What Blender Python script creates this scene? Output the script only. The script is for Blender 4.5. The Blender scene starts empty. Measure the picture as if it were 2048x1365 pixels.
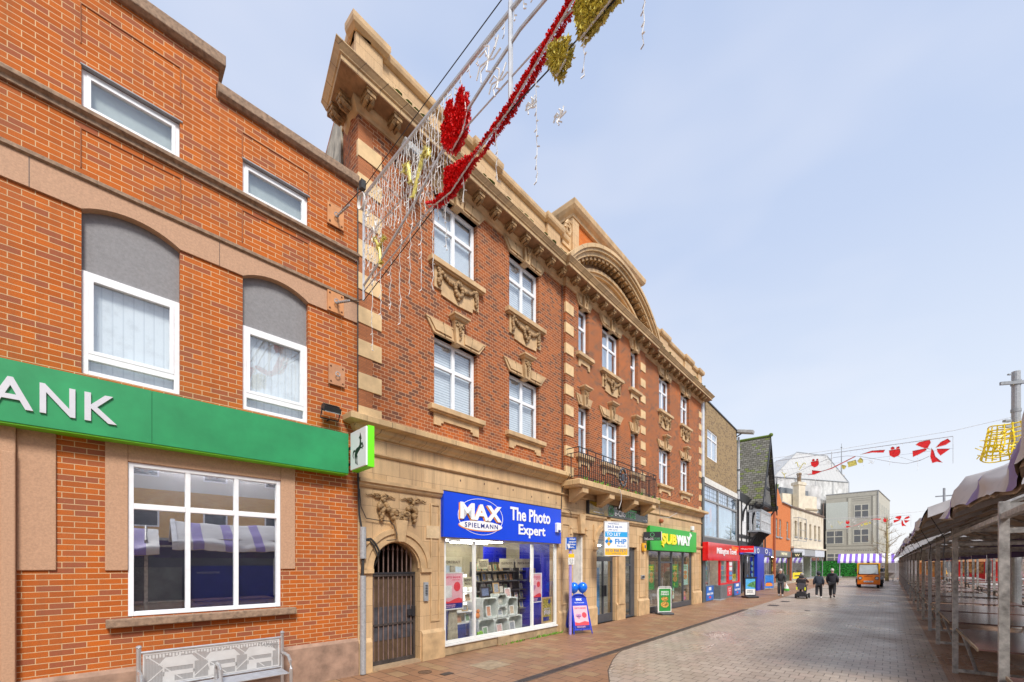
import bpy, bmesh, math, random
from mathutils import Vector, Matrix
random.seed(7)
S = bpy.context.scene; COL = S.collection
R = math.radians
# ---------------------------------------------------------------- camera, sky, sun, exposure
cam_d = bpy.data.cameras.new('camera'); cam = bpy.data.objects.new('camera', cam_d); COL.objects.link(cam)
cam.location = (0, 0, 2.16); cam.rotation_euler = (R(90), 0, 0)
cam_d.sensor_width = 36; cam_d.lens = 36*840/2048; cam_d.shift_y = 0.217; cam_d.clip_start = .05; cam_d.clip_end = 3000
S.camera = cam
S.view_settings.view_transform = 'Standard'; S.view_settings.look = 'None'; S.view_settings.gamma = 1
S.view_settings.exposure = 0.52
SUN_EL, SUN_AZ = 46, 158     # azimuth measured clockwise from +Y
w = bpy.data.worlds.new('World'); S.world = w; w.use_nodes = True
n = w.node_tree.nodes; l = w.node_tree.links; n.clear()
out = n.new('ShaderNodeOutputWorld'); bg = n.new('ShaderNodeBackground'); sky = n.new('ShaderNodeTexSky')
sky.sky_type = 'NISHITA'; sky.sun_disc = False; sky.sun_elevation = R(SUN_EL); sky.sun_rotation = R(SUN_AZ)
sky.air_density = 1.0; sky.dust_density = 1.5; sky.ozone_density = 1.0
tc = n.new('ShaderNodeTexCoord'); sep = n.new('ShaderNodeSeparateXYZ'); l.new(tc.outputs['Generated'], sep.inputs[0])
mp = n.new('ShaderNodeMapping'); mp.inputs['Scale'].default_value = (1.2, 1.2, 3.2); l.new(tc.outputs['Generated'], mp.inputs[0])
nz = n.new('ShaderNodeTexNoise'); nz.inputs['Scale'].default_value = 1.6; nz.inputs['Detail'].default_value = 3; nz.inputs['Roughness'].default_value = .5
l.new(mp.outputs[0], nz.inputs['Vector'])
cr = n.new('ShaderNodeValToRGB'); cr.color_ramp.elements[0].position = .44; cr.color_ramp.elements[1].position = .85; l.new(nz.outputs[0], cr.inputs[0])
# veil of high cloud: pale blue overhead, near white towards the horizon
gr = n.new('ShaderNodeValToRGB'); l.new(sep.outputs[2], gr.inputs[0])
e = gr.color_ramp.elements; e[0].position = 0; e[0].color = (8.1, 8.1, 8.2, 1); e[1].position = .85; e[1].color = (4.3, 5.2, 7.2, 1)
a = e.new(.30); a.color = (6.2, 6.85, 8.0, 1); a = e.new(.55); a.color = (4.9, 5.75, 7.55, 1)
m1 = n.new('ShaderNodeMix'); m1.data_type = 'RGBA'; m1.inputs[0].default_value = .86
l.new(sky.outputs[0], m1.inputs[6]); l.new(gr.outputs[0], m1.inputs[7])
m2 = n.new('ShaderNodeMix'); m2.data_type = 'RGBA'; mm = n.new('ShaderNodeMath'); mm.operation = 'MULTIPLY'; mm.inputs[1].default_value = .5
l.new(cr.outputs[0], mm.inputs[0]); l.new(mm.outputs[0], m2.inputs[0]); l.new(m1.outputs[2], m2.inputs[6]); m2.inputs[7].default_value = (7.6, 7.5, 7.8, 1)
l.new(m2.outputs[2], bg.inputs[0]); bg.inputs[1].default_value = .092; l.new(bg.outputs[0], out.inputs[0])
sd = bpy.data.lights.new('sun', 'SUN'); sd.energy = 2.9; sd.angle = R(16); sd.color = (1, .95, .88)
sun = bpy.data.objects.new('sun', sd); COL.objects.link(sun)
_d = Vector((math.sin(R(SUN_AZ))*math.cos(R(SUN_EL)), math.cos(R(SUN_AZ))*math.cos(R(SUN_EL)), math.sin(R(SUN_EL))))
sun.rotation_euler = (-_d).to_track_quat('-Z', 'Y').to_euler(); sun.location = (0, -5, 30)

# ---------------------------------------------------------------- frames: local x along the facade, local y into the building
class Fr:
    def __init__(s, x, y, deg): s.x, s.y, s.a = x, y, R(deg); s.c, s.s = math.cos(s.a), math.sin(s.a)
    def w(s, x, y, z=0): return Vector((s.x + x*s.c - y*s.s, s.y + x*s.s + y*s.c, z))
FB = Fr(-2.994, 8.14, 44.661); FM = Fr(-2.985, 8.14, 48.088); FT = Fr(10.405, 23.0, 49.715)
FO = Fr(35.144, 53, 46.397); FC = Fr(35.270, 53, 42.709); FS = Fr(0, 0, 48.088)

# ---------------------------------------------------------------- mesh builder
class MB:
    def __init__(s): s.v = []; s.f = []
    def add(s, vs, fs):
        b = len(s.v); s.v += [tuple(q) for q in vs]; s.f += [tuple(b+i for i in f) for f in fs]; return s
    def box(s, x0, x1, y0, y1, z0, z1):
        return s.add([(x0,y0,z0),(x1,y0,z0),(x1,y1,z0),(x0,y1,z0),(x0,y0,z1),(x1,y0,z1),(x1,y1,z1),(x0,y1,z1)],
                     [(0,3,2,1),(4,5,6,7),(0,1,5,4),(1,2,6,5),(2,3,7,6),(3,0,4,7)])
    def cbox(s, c, d, rz=0, rx=0, ry=0):
        M = Matrix.Translation(c) @ Matrix.Rotation(rz,4,'Z') @ Matrix.Rotation(ry,4,'Y') @ Matrix.Rotation(rx,4,'X')
        t = MB().box(-d[0]/2, d[0]/2, -d[1]/2, d[1]/2, -d[2]/2, d[2]/2)
        return s.add([M @ Vector(q) for q in t.v], t.f)
    def quad(s, a, b, c, d): return s.add([a,b,c,d], [(0,1,2,3)])
    def prism(s, poly, y0, y1):            # polygon in (x,z), extruded along y
        k = len(poly)
        return s.add([(x,y0,z) for x,z in poly]+[(x,y1,z) for x,z in poly],
            [tuple(range(k)), tuple(range(2*k-1,k-1,-1))]+[(i,i+k,(i+1)%k+k,(i+1)%k) for i in range(k)])
    def prismx(s, poly, x0, x1):           # polygon in (y,z), extruded along x
        k = len(poly)
        return s.add([(x0,y,z) for y,z in poly]+[(x1,y,z) for y,z in poly],
            [tuple(range(k)), tuple(range(2*k-1,k-1,-1))]+[(i,i+k,(i+1)%k+k,(i+1)%k) for i in range(k)])
    def slab(s, poly, z0, z1):             # polygon in (x,y)
        k = len(poly)
        return s.add([(x,y,z0) for x,y in poly]+[(x,y,z1) for x,y in poly],
            [tuple(range(k-1,-1,-1)), tuple(range(k,2*k))]+[(i,(i+1)%k,(i+1)%k+k,i+k) for i in range(k)])
    def tube(s, pts, r, n=6, cap=True):
        pts = [Vector(p) for p in pts]; rs = r if isinstance(r,(list,tuple)) else [r]*len(pts); rings = []
        ref = Vector((0.13,0.27,1)).normalized()
        for i, p in enumerate(pts):
            d = (pts[min(i+1,len(pts)-1)]-pts[max(i-1,0)])
            d = d.normalized() if d.length > 1e-9 else Vector((0,0,1))
            u = d.cross(ref); u = u.normalized() if u.length > .05 else d.cross(Vector((1,0,0))).normalized()
            v = d.cross(u); rings.append([p+(u*math.cos(2*math.pi*k/n)+v*math.sin(2*math.pi*k/n))*rs[i] for k in range(n)])
        b = [q for ring in rings for q in ring]; f = []
        for i in range(len(pts)-1):
            for k in range(n): f.append((i*n+k, i*n+(k+1)%n, (i+1)*n+(k+1)%n, (i+1)*n+k))
        if cap: f += [tuple(range(n-1,-1,-1)), tuple(range((len(pts)-1)*n, len(pts)*n))]
        return s.add(b, f)
    def sph(s, c, r, sx=1, sy=1, sz=1, n=8, m=5):
        vs = [(c[0],c[1],c[2]+r*sz)]; f = []
        for i in range(1, m):
            t = math.pi*i/m
            for k in range(n):
                a = 2*math.pi*k/n; vs.append((c[0]+r*sx*math.sin(t)*math.cos(a), c[1]+r*sy*math.sin(t)*math.sin(a), c[2]+r*sz*math.cos(t)))
        vs.append((c[0],c[1],c[2]-r*sz))
        for k in range(n):
            f.append((0, 1+k, 1+(k+1)%n)); f.append((len(vs)-1, 1+(m-2)*n+(k+1)%n, 1+(m-2)*n+k))
            for i in range(m-2): f.append((1+i*n+k, 1+(i+1)*n+k, 1+(i+1)*n+(k+1)%n, 1+i*n+(k+1)%n))
        return s.add(vs, f)
    def lathe(s, prof, c=(0,0), n=16):     # (r,z)
        vs = []; f = []
        for r, z in prof:
            for k in range(n): a = 2*math.pi*k/n; vs.append((c[0]+r*math.cos(a), c[1]+r*math.sin(a), z))
        for i in range(len(prof)-1):
            for k in range(n): f.append((i*n+k, i*n+(k+1)%n, (i+1)*n+(k+1)%n, (i+1)*n+k))
        f += [tuple(range(n-1,-1,-1)), tuple(range((len(prof)-1)*n, len(prof)*n))]
        return s.add(vs, f)
    def sweep(s, prof, path):              # prof: (outward, z) list, path: plan points; outward = right of travel
        k = len(prof); N = []
        for i in range(len(path)-1):
            dx, dy = path[i+1][0]-path[i][0], path[i+1][1]-path[i][1]; L = math.hypot(dx, dy); N.append((dy/L, -dx/L))
        vs = []
        for i, p in enumerate(path):
            a = N[max(i-1,0)]; b = N[min(i,len(N)-1)]; q = 1+a[0]*b[0]+a[1]*b[1]; m = ((a[0]+b[0])/q, (a[1]+b[1])/q)
            for o, z in prof: vs.append((p[0]+m[0]*o, p[1]+m[1]*o, z))
        f = [(i*k+j, i*k+(j+1)%k, (i+1)*k+(j+1)%k, (i+1)*k+j) for i in range(len(path)-1) for j in range(k)]
        f += [tuple(range(k-1,-1,-1)), tuple(range((len(path)-1)*k, len(path)*k))]
        return s.add(vs, f)
    def frame(s, x0, x1, z0, z1, w, y0, y1):
        s.box(x0,x0+w,y0,y1,z0,z1); s.box(x1-w,x1,y0,y1,z0,z1); s.box(x0+w,x1-w,y0,y1,z0,z0+w); s.box(x0+w,x1-w,y0,y1,z1-w,z1); return s
    def disc(s, cx, cz, rx, rz, y0, y1, n=28, a0=0, a1=2*math.pi):
        return s.prism([(cx+rx*math.cos(a0+(a1-a0)*i/n), cz+rz*math.sin(a0+(a1-a0)*i/n)) for i in range(n)], y0, y1)
    def ring(s, cx, cz, r0, r1, y0, y1, a0=0, a1=math.pi, n=24, k0=1, k1=1):
        for i in range(n):
            A = a0+(a1-a0)*i/n; B = a0+(a1-a0)*(i+1)/n; c = math.cos; q = math.sin
            s.prism([(cx+r0*c(A),cz+r0*q(A)),(cx+r1*c(A),cz+r1*q(A)),(cx+r1*c(B),cz+r1*q(B)),(cx+r0*c(B),cz+r0*q(B))], y0, y1)
        return s
    def wall(s, x0, x1, z0, z1, holes, y0, y1):
        xs = sorted({x0,x1}|{h[0] for h in holes}|{h[1] for h in holes}); zs = sorted({z0,z1}|{h[2] for h in holes}|{h[3] for h in holes})
        xs = [x for x in xs if x0 <= x <= x1]; zs = [z for z in zs if z0 <= z <= z1]
        for i in range(len(xs)-1):
            for j in range(len(zs)-1):
                cx, cz = (xs[i]+xs[i+1])/2, (zs[j]+zs[j+1])/2
                if any(h[0]<cx<h[1] and h[2]<cz<h[3] for h in holes): continue
                s.quad((xs[i],y0,zs[j]),(xs[i+1],y0,zs[j]),(xs[i+1],y0,zs[j+1]),(xs[i],y0,zs[j+1]))
        for a,b,c,d in holes+[(x0,x1,z0,z1)]:
            s.quad((a,y0,c),(a,y1,c),(a,y1,d),(a,y0,d)); s.quad((b,y0,c),(b,y1,c),(b,y1,d),(b,y0,d))
            s.quad((a,y0,d),(b,y0,d),(b,y1,d),(a,y1,d))
            if c > z0+.001 or (a,b,c,d)==(x0,x1,z0,z1): s.quad((a,y0,c),(b,y0,c),(b,y1,c),(a,y1,c))
        return s

class Th:
    def __init__(s, obj, off): s.o = obj; s.off = Vector(off)
def setp(o, label=None, cat=None, group=None, kind=None):
    if label: o['label'] = label
    if cat: o['category'] = cat
    if group: o['group'] = group
    if kind: o['kind'] = kind
def thing(name, label, cat, F, o=(0,0,0), rz=None, group=None, kind=None):
    e = bpy.data.objects.new(name, None); COL.objects.link(e); e.empty_display_size = .2
    e.location = F.w(*o); e.rotation_euler = (0, 0, F.a+(rz or 0)); setp(e, label, cat, group, kind)
    return Th(e, o if rz is None else (0,0,0))
def mkobj(name, mb, m, smooth=False, bevel=0, off=(0,0,0)):
    me = bpy.data.meshes.new(name); ox, oy, oz = off
    me.from_pydata([(x-ox, y-oy, z-oz) for x,y,z in mb.v], [], mb.f); me.update()
    if smooth:
        bm = bmesh.new(); bm.from_mesh(me); bmesh.ops.remove_doubles(bm, verts=bm.verts, dist=1e-5); bmesh.ops.recalc_face_normals(bm, faces=bm.faces); bm.to_mesh(me); bm.free()
        for p in me.polygons: p.use_smooth = True
    me.materials.append(m); o = bpy.data.objects.new(name, me); COL.objects.link(o)
    if bevel:
        b = o.modifiers.new('b', 'BEVEL'); b.width = bevel; b.segments = 2; b.limit_method = 'ANGLE'; b.angle_limit = R(40)
    return o
def part(t, name, mb, m, parent=None, smooth=False, bevel=0, label=None):
    o = mkobj(name, mb, m, smooth, bevel, t.off); o.parent = parent or t.o
    if label: o['label'] = label
    return o
def solo(name, label, cat, F, o, mb, m, group=None, kind=None, smooth=False, bevel=0):
    ob = mkobj(name, mb, m, smooth, bevel, o); ob.location = F.w(*o); ob.rotation_euler = (0,0,F.a); setp(ob, label, cat, group, kind); return ob
def dup(o, parent=None):
    c = o.copy(); COL.objects.link(c); c.parent = parent
    for ch in list(o.children): dup(ch, c)
    return c
def textmb(body, h, pos, rot=0, width=None, ext=.006, bold=0, shear=0, align='CENTER', spacing=1, outline=0, wob=0):
    cu = bpy.data.curves.new('t', 'FONT'); cu.body = body; cu.size = 1; cu.extrude = 0.0; cu.offset = bold; cu.shear = shear
    cu.align_x = align; cu.space_character = spacing; cu.resolution_u = 3
    ob = bpy.data.objects.new('t', cu); me = bpy.data.meshes.new_from_object(ob)
    vs = [v.co.copy() for v in me.vertices]; fs = [tuple(p.vertices) for p in me.polygons]
    bpy.data.objects.remove(ob); bpy.data.curves.remove(cu); bpy.data.meshes.remove(me)
    mb = MB()
    if not vs: return mb
    y0 = min(v.y for v in vs); y1 = max(v.y for v in vs); x0 = min(v.x for v in vs); x1 = max(v.x for v in vs)
    k = h/(y1-y0); kx = k if width is None else width/(x1-x0)
    cx = (x0+x1)/2 if align == 'CENTER' else x0
    P = []
    for v in vs:
        x, z = (v.x-cx)*kx, (v.y-(y0+y1)/2)*k
        x, z = x*math.cos(rot)-z*math.sin(rot), x*math.sin(rot)+z*math.cos(rot)
        P.append((pos[0]+x, pos[2]+z))
    nn = len(P)
    mb.add([(x,pos[1],z) for x,z in P], fs)
    # side walls from boundary edges, plus back
    cnt = {}
    for f in fs:
        for i in range(len(f)): a, b = f[i], f[(i+1)%len(f)]; cnt[(min(a,b),max(a,b))] = cnt.get((min(a,b),max(a,b)),0)+1
    mb.v += [(x,pos[1]+ext,z) for x,z in P]
    for (a,b),c in cnt.items():
        if c == 1: mb.f.append((a,b,b+nn,a+nn))
    return mb

# ---------------------------------------------------------------- materials
MATS = {}
def nodes(name):
    m = bpy.data.materials.new(name); m.use_nodes = True; nt = m.node_tree; return m, nt.nodes, nt.links, nt.nodes['Principled BSDF']
def mix(n, l, a, b, fac, mode='MIX'):
    x = n.new('ShaderNodeMix'); x.data_type = 'RGBA'; x.blend_type = mode; x.clamp_factor = True
    for i, q in ((0,fac),(6,a),(7,b)):
        if hasattr(q, 'is_linked') or hasattr(q, 'links'): l.new(q, x.inputs[i])
        else: x.inputs[i].default_value = q if i == 0 else (*q, 1) if len(q) == 3 else q
    return x.outputs[2]
def noise(n, l, scale, detail=4, rough=.55, vec=None, ramp=None, dist=0):
    t = n.new('ShaderNodeTexNoise'); t.inputs['Scale'].default_value = scale; t.inputs['Detail'].default_value = detail; t.inputs['Roughness'].default_value = rough
    t.inputs['Distortion'].default_value = dist
    if vec is None: tc = n.new('ShaderNodeTexCoord'); vec = tc.outputs['Object']
    l.new(vec, t.inputs['Vector'])
    if ramp:
        r = n.new('ShaderNodeValToRGB'); r.color_ramp.elements[0].position, r.color_ramp.elements[1].position = ramp; l.new(t.outputs[0], r.inputs[0]); return r.outputs[0]
    return t.outputs[0]
def bump(n, l, h, p, strength=.3, dist=.01, prev=None):
    b = n.new('ShaderNodeBump'); b.inputs['Strength'].default_value = strength; b.inputs['Distance'].default_value = dist
    l.new(h, b.inputs['Height']); l.new(b.outputs[0], p.inputs['Normal']); return b
def M(name, col, rough=.6, metal=0, var=.12, vs=6, spec=.5, emit=0, bmp=0, bs=60):
    if name in MATS: return MATS[name]
    m, n, l, p = nodes(name); c2 = tuple(max(0,min(1,c*(1-var*2))) for c in col); c1 = tuple(min(1,c*(1+var)) for c in col)
    if var: l.new(mix(n, l, c2, c1, noise(n, l, vs, 5, .6, ramp=(.3,.7))), p.inputs['Base Color'])
    else: p.inputs['Base Color'].default_value = (*col, 1)
    p.inputs['Roughness'].default_value = rough; p.inputs['Metallic'].default_value = metal; p.inputs['Specular IOR Level'].default_value = spec
    if emit: p.inputs['Emission Color'].default_value = (*col, 1); p.inputs['Emission Strength'].default_value = emit
    if bmp: bump(n, l, noise(n, l, bs, 3), p, bmp, .01)
    MATS[name] = m; return m
def wallvec(n, l, swap=False):
    tc = n.new('ShaderNodeTexCoord'); s = n.new('ShaderNodeSeparateXYZ'); l.new(tc.outputs['Object'], s.inputs[0])
    a = n.new('ShaderNodeMath'); a.operation = 'ADD'; l.new(s.outputs[0], a.inputs[0]); l.new(s.outputs[1], a.inputs[1])
    c = n.new('ShaderNodeCombineXYZ'); l.new(a.outputs[0], c.inputs[0]); l.new(s.outputs[2], c.inputs[1]); return c.outputs[0]
def brickmat(name, c1, c2, mortar, bw=.225, rh=.075, ms=.005, extra=None, extrafac=.3, bmp=.5, rough=.85, stain=None, smooth=.1, vec=None, squash=None, grime=.25, off=.5, bright=None, specks=None, streak=0):
    m, n, l, p = nodes(name); v = vec(n, l) if vec else wallvec(n, l)
    b = n.new('ShaderNodeTexBrick'); l.new(v, b.inputs['Vector']); b.offset = off
    for k, q in (('Scale',1),('Mortar Size',ms),('Mortar Smooth',smooth),('Bias',0),('Brick Width',bw),('Row Height',rh)): b.inputs[k].default_value = q
    b.inputs['Color1'].default_value = (0,0,0,1); b.inputs['Color2'].default_value = (1,1,1,1); b.inputs['Mortar'].default_value = (.5,.5,.5,1)
    if squash: b.squash, b.squash_frequency = squash
    col = mix(n, l, c1, c2, b.outputs['Color'])
    if extra:      # some bricks of a third colour
        r = n.new('ShaderNodeValToRGB'); r.color_ramp.elements[0].position = 1-extrafac; r.color_ramp.elements[1].position = min(1, 1-extrafac+.06); l.new(b.outputs['Color'], r.inputs[0])
        col = mix(n, l, col, extra, r.outputs[0])
    col = mix(n, l, col, tuple(c*.7 for c in c1), noise(n, l, 90, 3, .6, ramp=(.5,.75)))
    if bright: col = mix(n, l, col, bright[0], noise(n, l, bright[1], 3, .6, ramp=bright[2]))
    col = mix(n, l, col, mortar, b.outputs['Fac'])
    if specks:
        vo = n.new('ShaderNodeTexVoronoi'); vo.inputs['Scale'].default_value = 2.3; l.new(v, vo.inputs['Vector']); rr_ = n.new('ShaderNodeValToRGB'); rr_.color_ramp.elements[0].position = .03; rr_.color_ramp.elements[0].color = (1,1,1,1); rr_.color_ramp.elements[1].position = .05; rr_.color_ramp.elements[1].color = (0,0,0,1); l.new(vo.outputs['Distance'], rr_.inputs[0])
        sm = n.new('ShaderNodeMath'); sm.operation = 'MULTIPLY'; l.new(rr_.outputs[0], sm.inputs[0]); l.new(noise(n, l, 1.3, 2, .5, vec=v, ramp=(.35,.75)), sm.inputs[1]); col = mix(n, l, col, specks, sm.outputs[0])
    if grime: 
        mp = n.new('ShaderNodeMapping'); mp.inputs['Scale'].default_value = (1.6,.45,1); l.new(v, mp.inputs[0])
        g = noise(n, l, 1.1, 6, .65, vec=mp.outputs[0], ramp=(.42,.75)); gm = n.new('ShaderNodeMath'); gm.operation='MULTIPLY'; gm.inputs[1].default_value = grime; l.new(g, gm.inputs[0])
        col = mix(n, l, col, (.16,.11,.08), gm.outputs[0])
    if streak:
        mq = n.new('ShaderNodeMapping'); mq.inputs['Scale'].default_value = (7,.35,1); l.new(v, mq.inputs[0]); g2 = noise(n, l, 1.0, 5, .7, vec=mq.outputs[0], ramp=(.52,.80)); g3 = n.new('ShaderNodeMath'); g3.operation='MULTIPLY'; g3.inputs[1].default_value = streak; l.new(g2, g3.inputs[0]); col = mix(n, l, col, (.10,.07,.045), g3.outputs[0])
    l.new(col, p.inputs['Base Color']); p.inputs['Roughness'].default_value = rough; p.inputs['Specular IOR Level'].default_value = .2 if rough > .7 else .4
    inv = n.new('ShaderNodeMath'); inv.operation = 'SUBTRACT'; inv.inputs[0].default_value = 1; l.new(b.outputs['Fac'], inv.inputs[1])
    ad = n.new('ShaderNodeMath'); ad.operation = 'MULTIPLY_ADD'; l.new(noise(n, l, 70, 3), ad.inputs[0]); ad.inputs[1].default_value = .5; l.new(inv.outputs[0], ad.inputs[2])
    bump(n, l, ad.outputs[0], p, bmp, .008)
    MATS[name] = m; return m
BANKBRICK = brickmat('orange_brick', (.42,.10,.017), (.60,.15,.02), (.64,.44,.25), extra=(.34,.10,.045), extrafac=.26, ms=.0046, grime=.30, streak=.25)
MAINBRICK = brickmat('dark_red_brick', (.25,.078,.034), (.48,.13,.032), (.56,.34,.20), bw=.165, rh=.075, ms=.005, extra=(.16,.07,.045), extrafac=.22, grime=.07, bright=((.55,.13,.02), .5, (.58,.76)))
THINBRICK = brickmat('thin_tile', (.42,.15,.06), (.55,.2,.08), (.25,.12,.07), bw=.32, rh=.03, ms=.004, grime=.2)
BUFFBRICK = brickmat('buff_brick', (.33,.225,.11), (.46,.33,.17), (.28,.22,.15), extra=(.22,.15,.09), extrafac=.25, grime=.25)
ORANGE2 = brickmat('smooth_orange_brick', (.58,.17,.05), (.66,.21,.07), (.62,.3,.15), grime=.08, ms=.003)
BROWNBRICK = brickmat('brown_brick', (.33,.17,.07), (.42,.23,.09), (.4,.3,.2), grime=.2)
TERRA = brickmat('terracotta_block', (.60,.395,.205), (.71,.49,.27), (.30,.18,.09), bw=.62, rh=.33, ms=.0035, bmp=.25, rough=.6, grime=.40, streak=.55)
TERRA2 = M('terracotta', (.61,.41,.215), .6, var=.16, vs=3, bmp=.15, bs=25)
TERRAD = M('crevice_shaded_terracotta', (.37,.225,.10), .65, var=.35, vs=14, bmp=.4, bs=40)  # darkened tone stands in for shade in the carved crevices
QUOIN = M('quoin_stone', (.74,.52,.27), .6, var=.10, vs=4, bmp=.1)
PINKST = M('pink_granite_concrete', (.50,.295,.18), .75, var=.09, vs=45, bmp=.35, bs=120)
PINKD = M('weathered_concrete_coping', (.31,.205,.135), .85, var=.22, vs=18, bmp=.4, bs=60)
WHITE = M('white_paint', (.84,.85,.87), .35, var=.04, vs=9)
BLIND = M('blind_fabric', (.72,.75,.77), .7, var=.03)
SIGNGREEN = M('green_sign_panel', (.022,.29,.10), .4, var=.12, vs=1.5)
LIME = M('lime_edge', (.17,.80,.01), .35, var=0)
BLACK = M('black_metal', (.025,.025,.03), .45, var=.1)
DKGREY = M('dark_grey_aluminium', (.07,.075,.085), .4, var=.1)
GREYP = M('grey_render_panel', (.25,.245,.25), .8, var=.08, vs=30, bmp=.3, bs=90)
GALV = M('galvanised_steel', (.42,.43,.44), .42, metal=.25, var=.12, vs=22)
LEAD = M('lead_grey', (.33,.35,.37), .6, var=.15)
MOSS = M('moss', (.13,.19,.03), .9, var=.3, vs=20)
WEED = M('weeds', (.16,.36,.03), .8, var=.3, vs=20)
CABLE = M('cable', (.03,.03,.03), .6, var=0)
def glassmat(name, tint=(.9,.95,.96), base=.06, k=1.0, rough=.0):
    m, n, l, p = nodes(name); n.remove(p); o = n['Material Output']
    t = n.new('ShaderNodeBsdfTransparent'); t.inputs[0].default_value = (*tint,1); g = n.new('ShaderNodeBsdfGlossy'); g.inputs['Roughness'].default_value = rough; g.inputs[0].default_value = (.95,.97,1,1)
    lw = n.new('ShaderNodeLayerWeight'); lw.inputs[0].default_value = .5; fr = n.new('ShaderNodeMath'); fr.operation = 'POWER'; fr.inputs[1].default_value = 4; l.new(lw.outputs['Facing'], fr.inputs[0])
    ma = n.new('ShaderNodeMath'); ma.operation = 'MULTIPLY_ADD'; ma.use_clamp = True; ma.inputs[1].default_value = k; ma.inputs[2].default_value = base; l.new(fr.outputs[0], ma.inputs[0])
    x = n.new('ShaderNodeMixShader'); l.new(ma.outputs[0], x.inputs[0]); l.new(t.outputs[0], x.inputs[1]); l.new(g.outputs[0], x.inputs[2]); l.new(x.outputs[0], o.inputs[0])
    MATS[name] = m; return m
GLASS = glassmat('window_glass', (.95,.97,.98), .12, 1.0)
GLASSR = glassmat('reflective_glass', (.92,.94,.95), .55, 1.0)
GLASSS = glassmat('shop_glass', (.97,.98,.98), .06, .9)
def stripemat(name, a, b, period, axis=0, duty=.5, rough=.6, soft=0.02, var=.15, off=0):
    m, n, l, p = nodes(name); tc = n.new('ShaderNodeTexCoord'); s = n.new('ShaderNodeSeparateXYZ'); l.new(tc.outputs['Object'], s.inputs[0])
    q = n.new('ShaderNodeMath'); q.operation = 'MULTIPLY_ADD'; q.inputs[1].default_value = 1/period; q.inputs[2].default_value = 100+off; l.new(s.outputs[axis], q.inputs[0])
    f = n.new('ShaderNodeMath'); f.operation = 'FRACT'; l.new(q.outputs[0], f.inputs[0])
    r = n.new('ShaderNodeValToRGB'); r.color_ramp.interpolation = 'LINEAR'; r.color_ramp.elements[0].position = duty-soft; r.color_ramp.elements[1].position = duty+soft; l.new(f.outputs[0], r.inputs[0])
    c = mix(n, l, a, b, r.outputs[0]); c = mix(n, l, c, tuple(x*.55 for x in a), noise(n, l, 5, 5, .65, ramp=(.5,1.0)))
    l.new(c, p.inputs['Base Color']); p.inputs['Roughness'].default_value = rough; MATS[name] = m; return m
SLATBLIND = stripemat('venetian_blind', (.80,.83,.85), (.42,.46,.50), .062, 2, .72, soft=.12)
VERTBLIND = stripemat('vertical_blind', (.84,.87,.88), (.62,.66,.69), .11, 0, .90, soft=.10)
AWNW = M('awning_white', (.60,.59,.60), .6, var=.14, vs=4); AWNP = M('awning_purple', (.11,.045,.33), .6, var=.2, vs=4)
AWNU = M('awning_backlit_underside', (.40,.31,.22), .8, var=.15, vs=4)  # tan paints in daylight coming through the canvas from above
# ---------------------------------------------------------------- ground
def rowsvec(n, l):      # paving rows run across the street
    tc = n.new('ShaderNodeTexCoord'); s = n.new('ShaderNodeSeparateXYZ'); l.new(tc.outputs['Object'], s.inputs[0])
    c = n.new('ShaderNodeCombineXYZ'); l.new(s.outputs[1], c.inputs[0]); l.new(s.outputs[0], c.inputs[1])
    d = noise(n, l, 3.5, 2, .5, vec=tc.outputs['Object']); v = n.new('ShaderNodeVectorMath'); v.operation = 'SCALE'; v.inputs['Scale'].default_value = .035
    cc = n.new('ShaderNodeCombineXYZ'); l.new(d, cc.inputs[0]); l.new(d, cc.inputs[1]); l.new(cc.outputs[0], v.inputs[0])
    ad = n.new('ShaderNodeVectorMath'); l.new(c.outputs[0], ad.inputs[0]); l.new(v.outputs[0], ad.inputs[1]); return ad.outputs[0]
def wet(m, lo, hi, scale=.35, pos=(.38,.62)):
    nt = m.node_tree; n, l = nt.nodes, nt.links; p = n['Principled BSDF']
    f = noise(n, l, scale, 5, .6, ramp=pos); mr = n.new('ShaderNodeMapRange'); l.new(f, mr.inputs[0]); mr.inputs[3].default_value = lo; mr.inputs[4].default_value = hi; l.new(mr.outputs[0], p.inputs['Roughness'])
GREYPAV = brickmat('grey_block_paving', (.37,.295,.23), (.48,.395,.315), (.13,.10,.075), bw=.24, rh=.27, ms=.008, vec=rowsvec, bmp=.5, grime=.3, rough=.45, extra=(.44,.34,.27), extrafac=.2, specks=(.56,.50,.44))
wet(GREYPAV, .22, .55)
PINKPAV = brickmat('pink_block_paving', (.28,.145,.075), (.37,.20,.11), (.09,.05,.03), bw=.42, rh=.28, ms=.008, vec=rowsvec, bmp=.35, grime=.35, rough=.6, extra=(.36,.23,.12), extrafac=.2, specks=(.50,.38,.28))
wet(PINKPAV, .4, .7)
BROWNPAV = brickmat('brown_block_paving', (.30,.17,.10), (.38,.23,.15), (.12,.07,.045), bw=.22, rh=.11, ms=.006, vec=rowsvec, bmp=.4, grime=.3, rough=.5)
wet(BROWNPAV, .25, .6)
solo('ground', None, None, FS, (0,0,0), MB().slab([(-700,-900),(900,-900),(900,900),(-700,900)], -.3, -.012), GREYPAV, kind='structure')
cur = [(11.6,5.04),(10,5.0),(9.2,4.85),(8.45,4.59),(7.58,4.22),(6.79,3.75),(6.2,3.2),(5.8,2.5),(5.55,1.7),(5.45,.8),(5.4,-.2),(5.4,-.6)]
solo('pavement', None, None, FS, (0,0,0), MB().slab([(-14,7.9),(-14,-.6)]+cur[::-1]+[(20,5.05),(40,5.0),(70,4.6),(70,7.9)], -.1, 0), PINKPAV, kind='structure')
solo('street', None, None, FS, (0,0,0), MB().slab(cur+[(5.4,-.8),(120,-.8),(120,4.6),(70,4.55),(40,4.95),(20,5.0)], -.1, -.004), GREYPAV, kind='structure')
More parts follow.
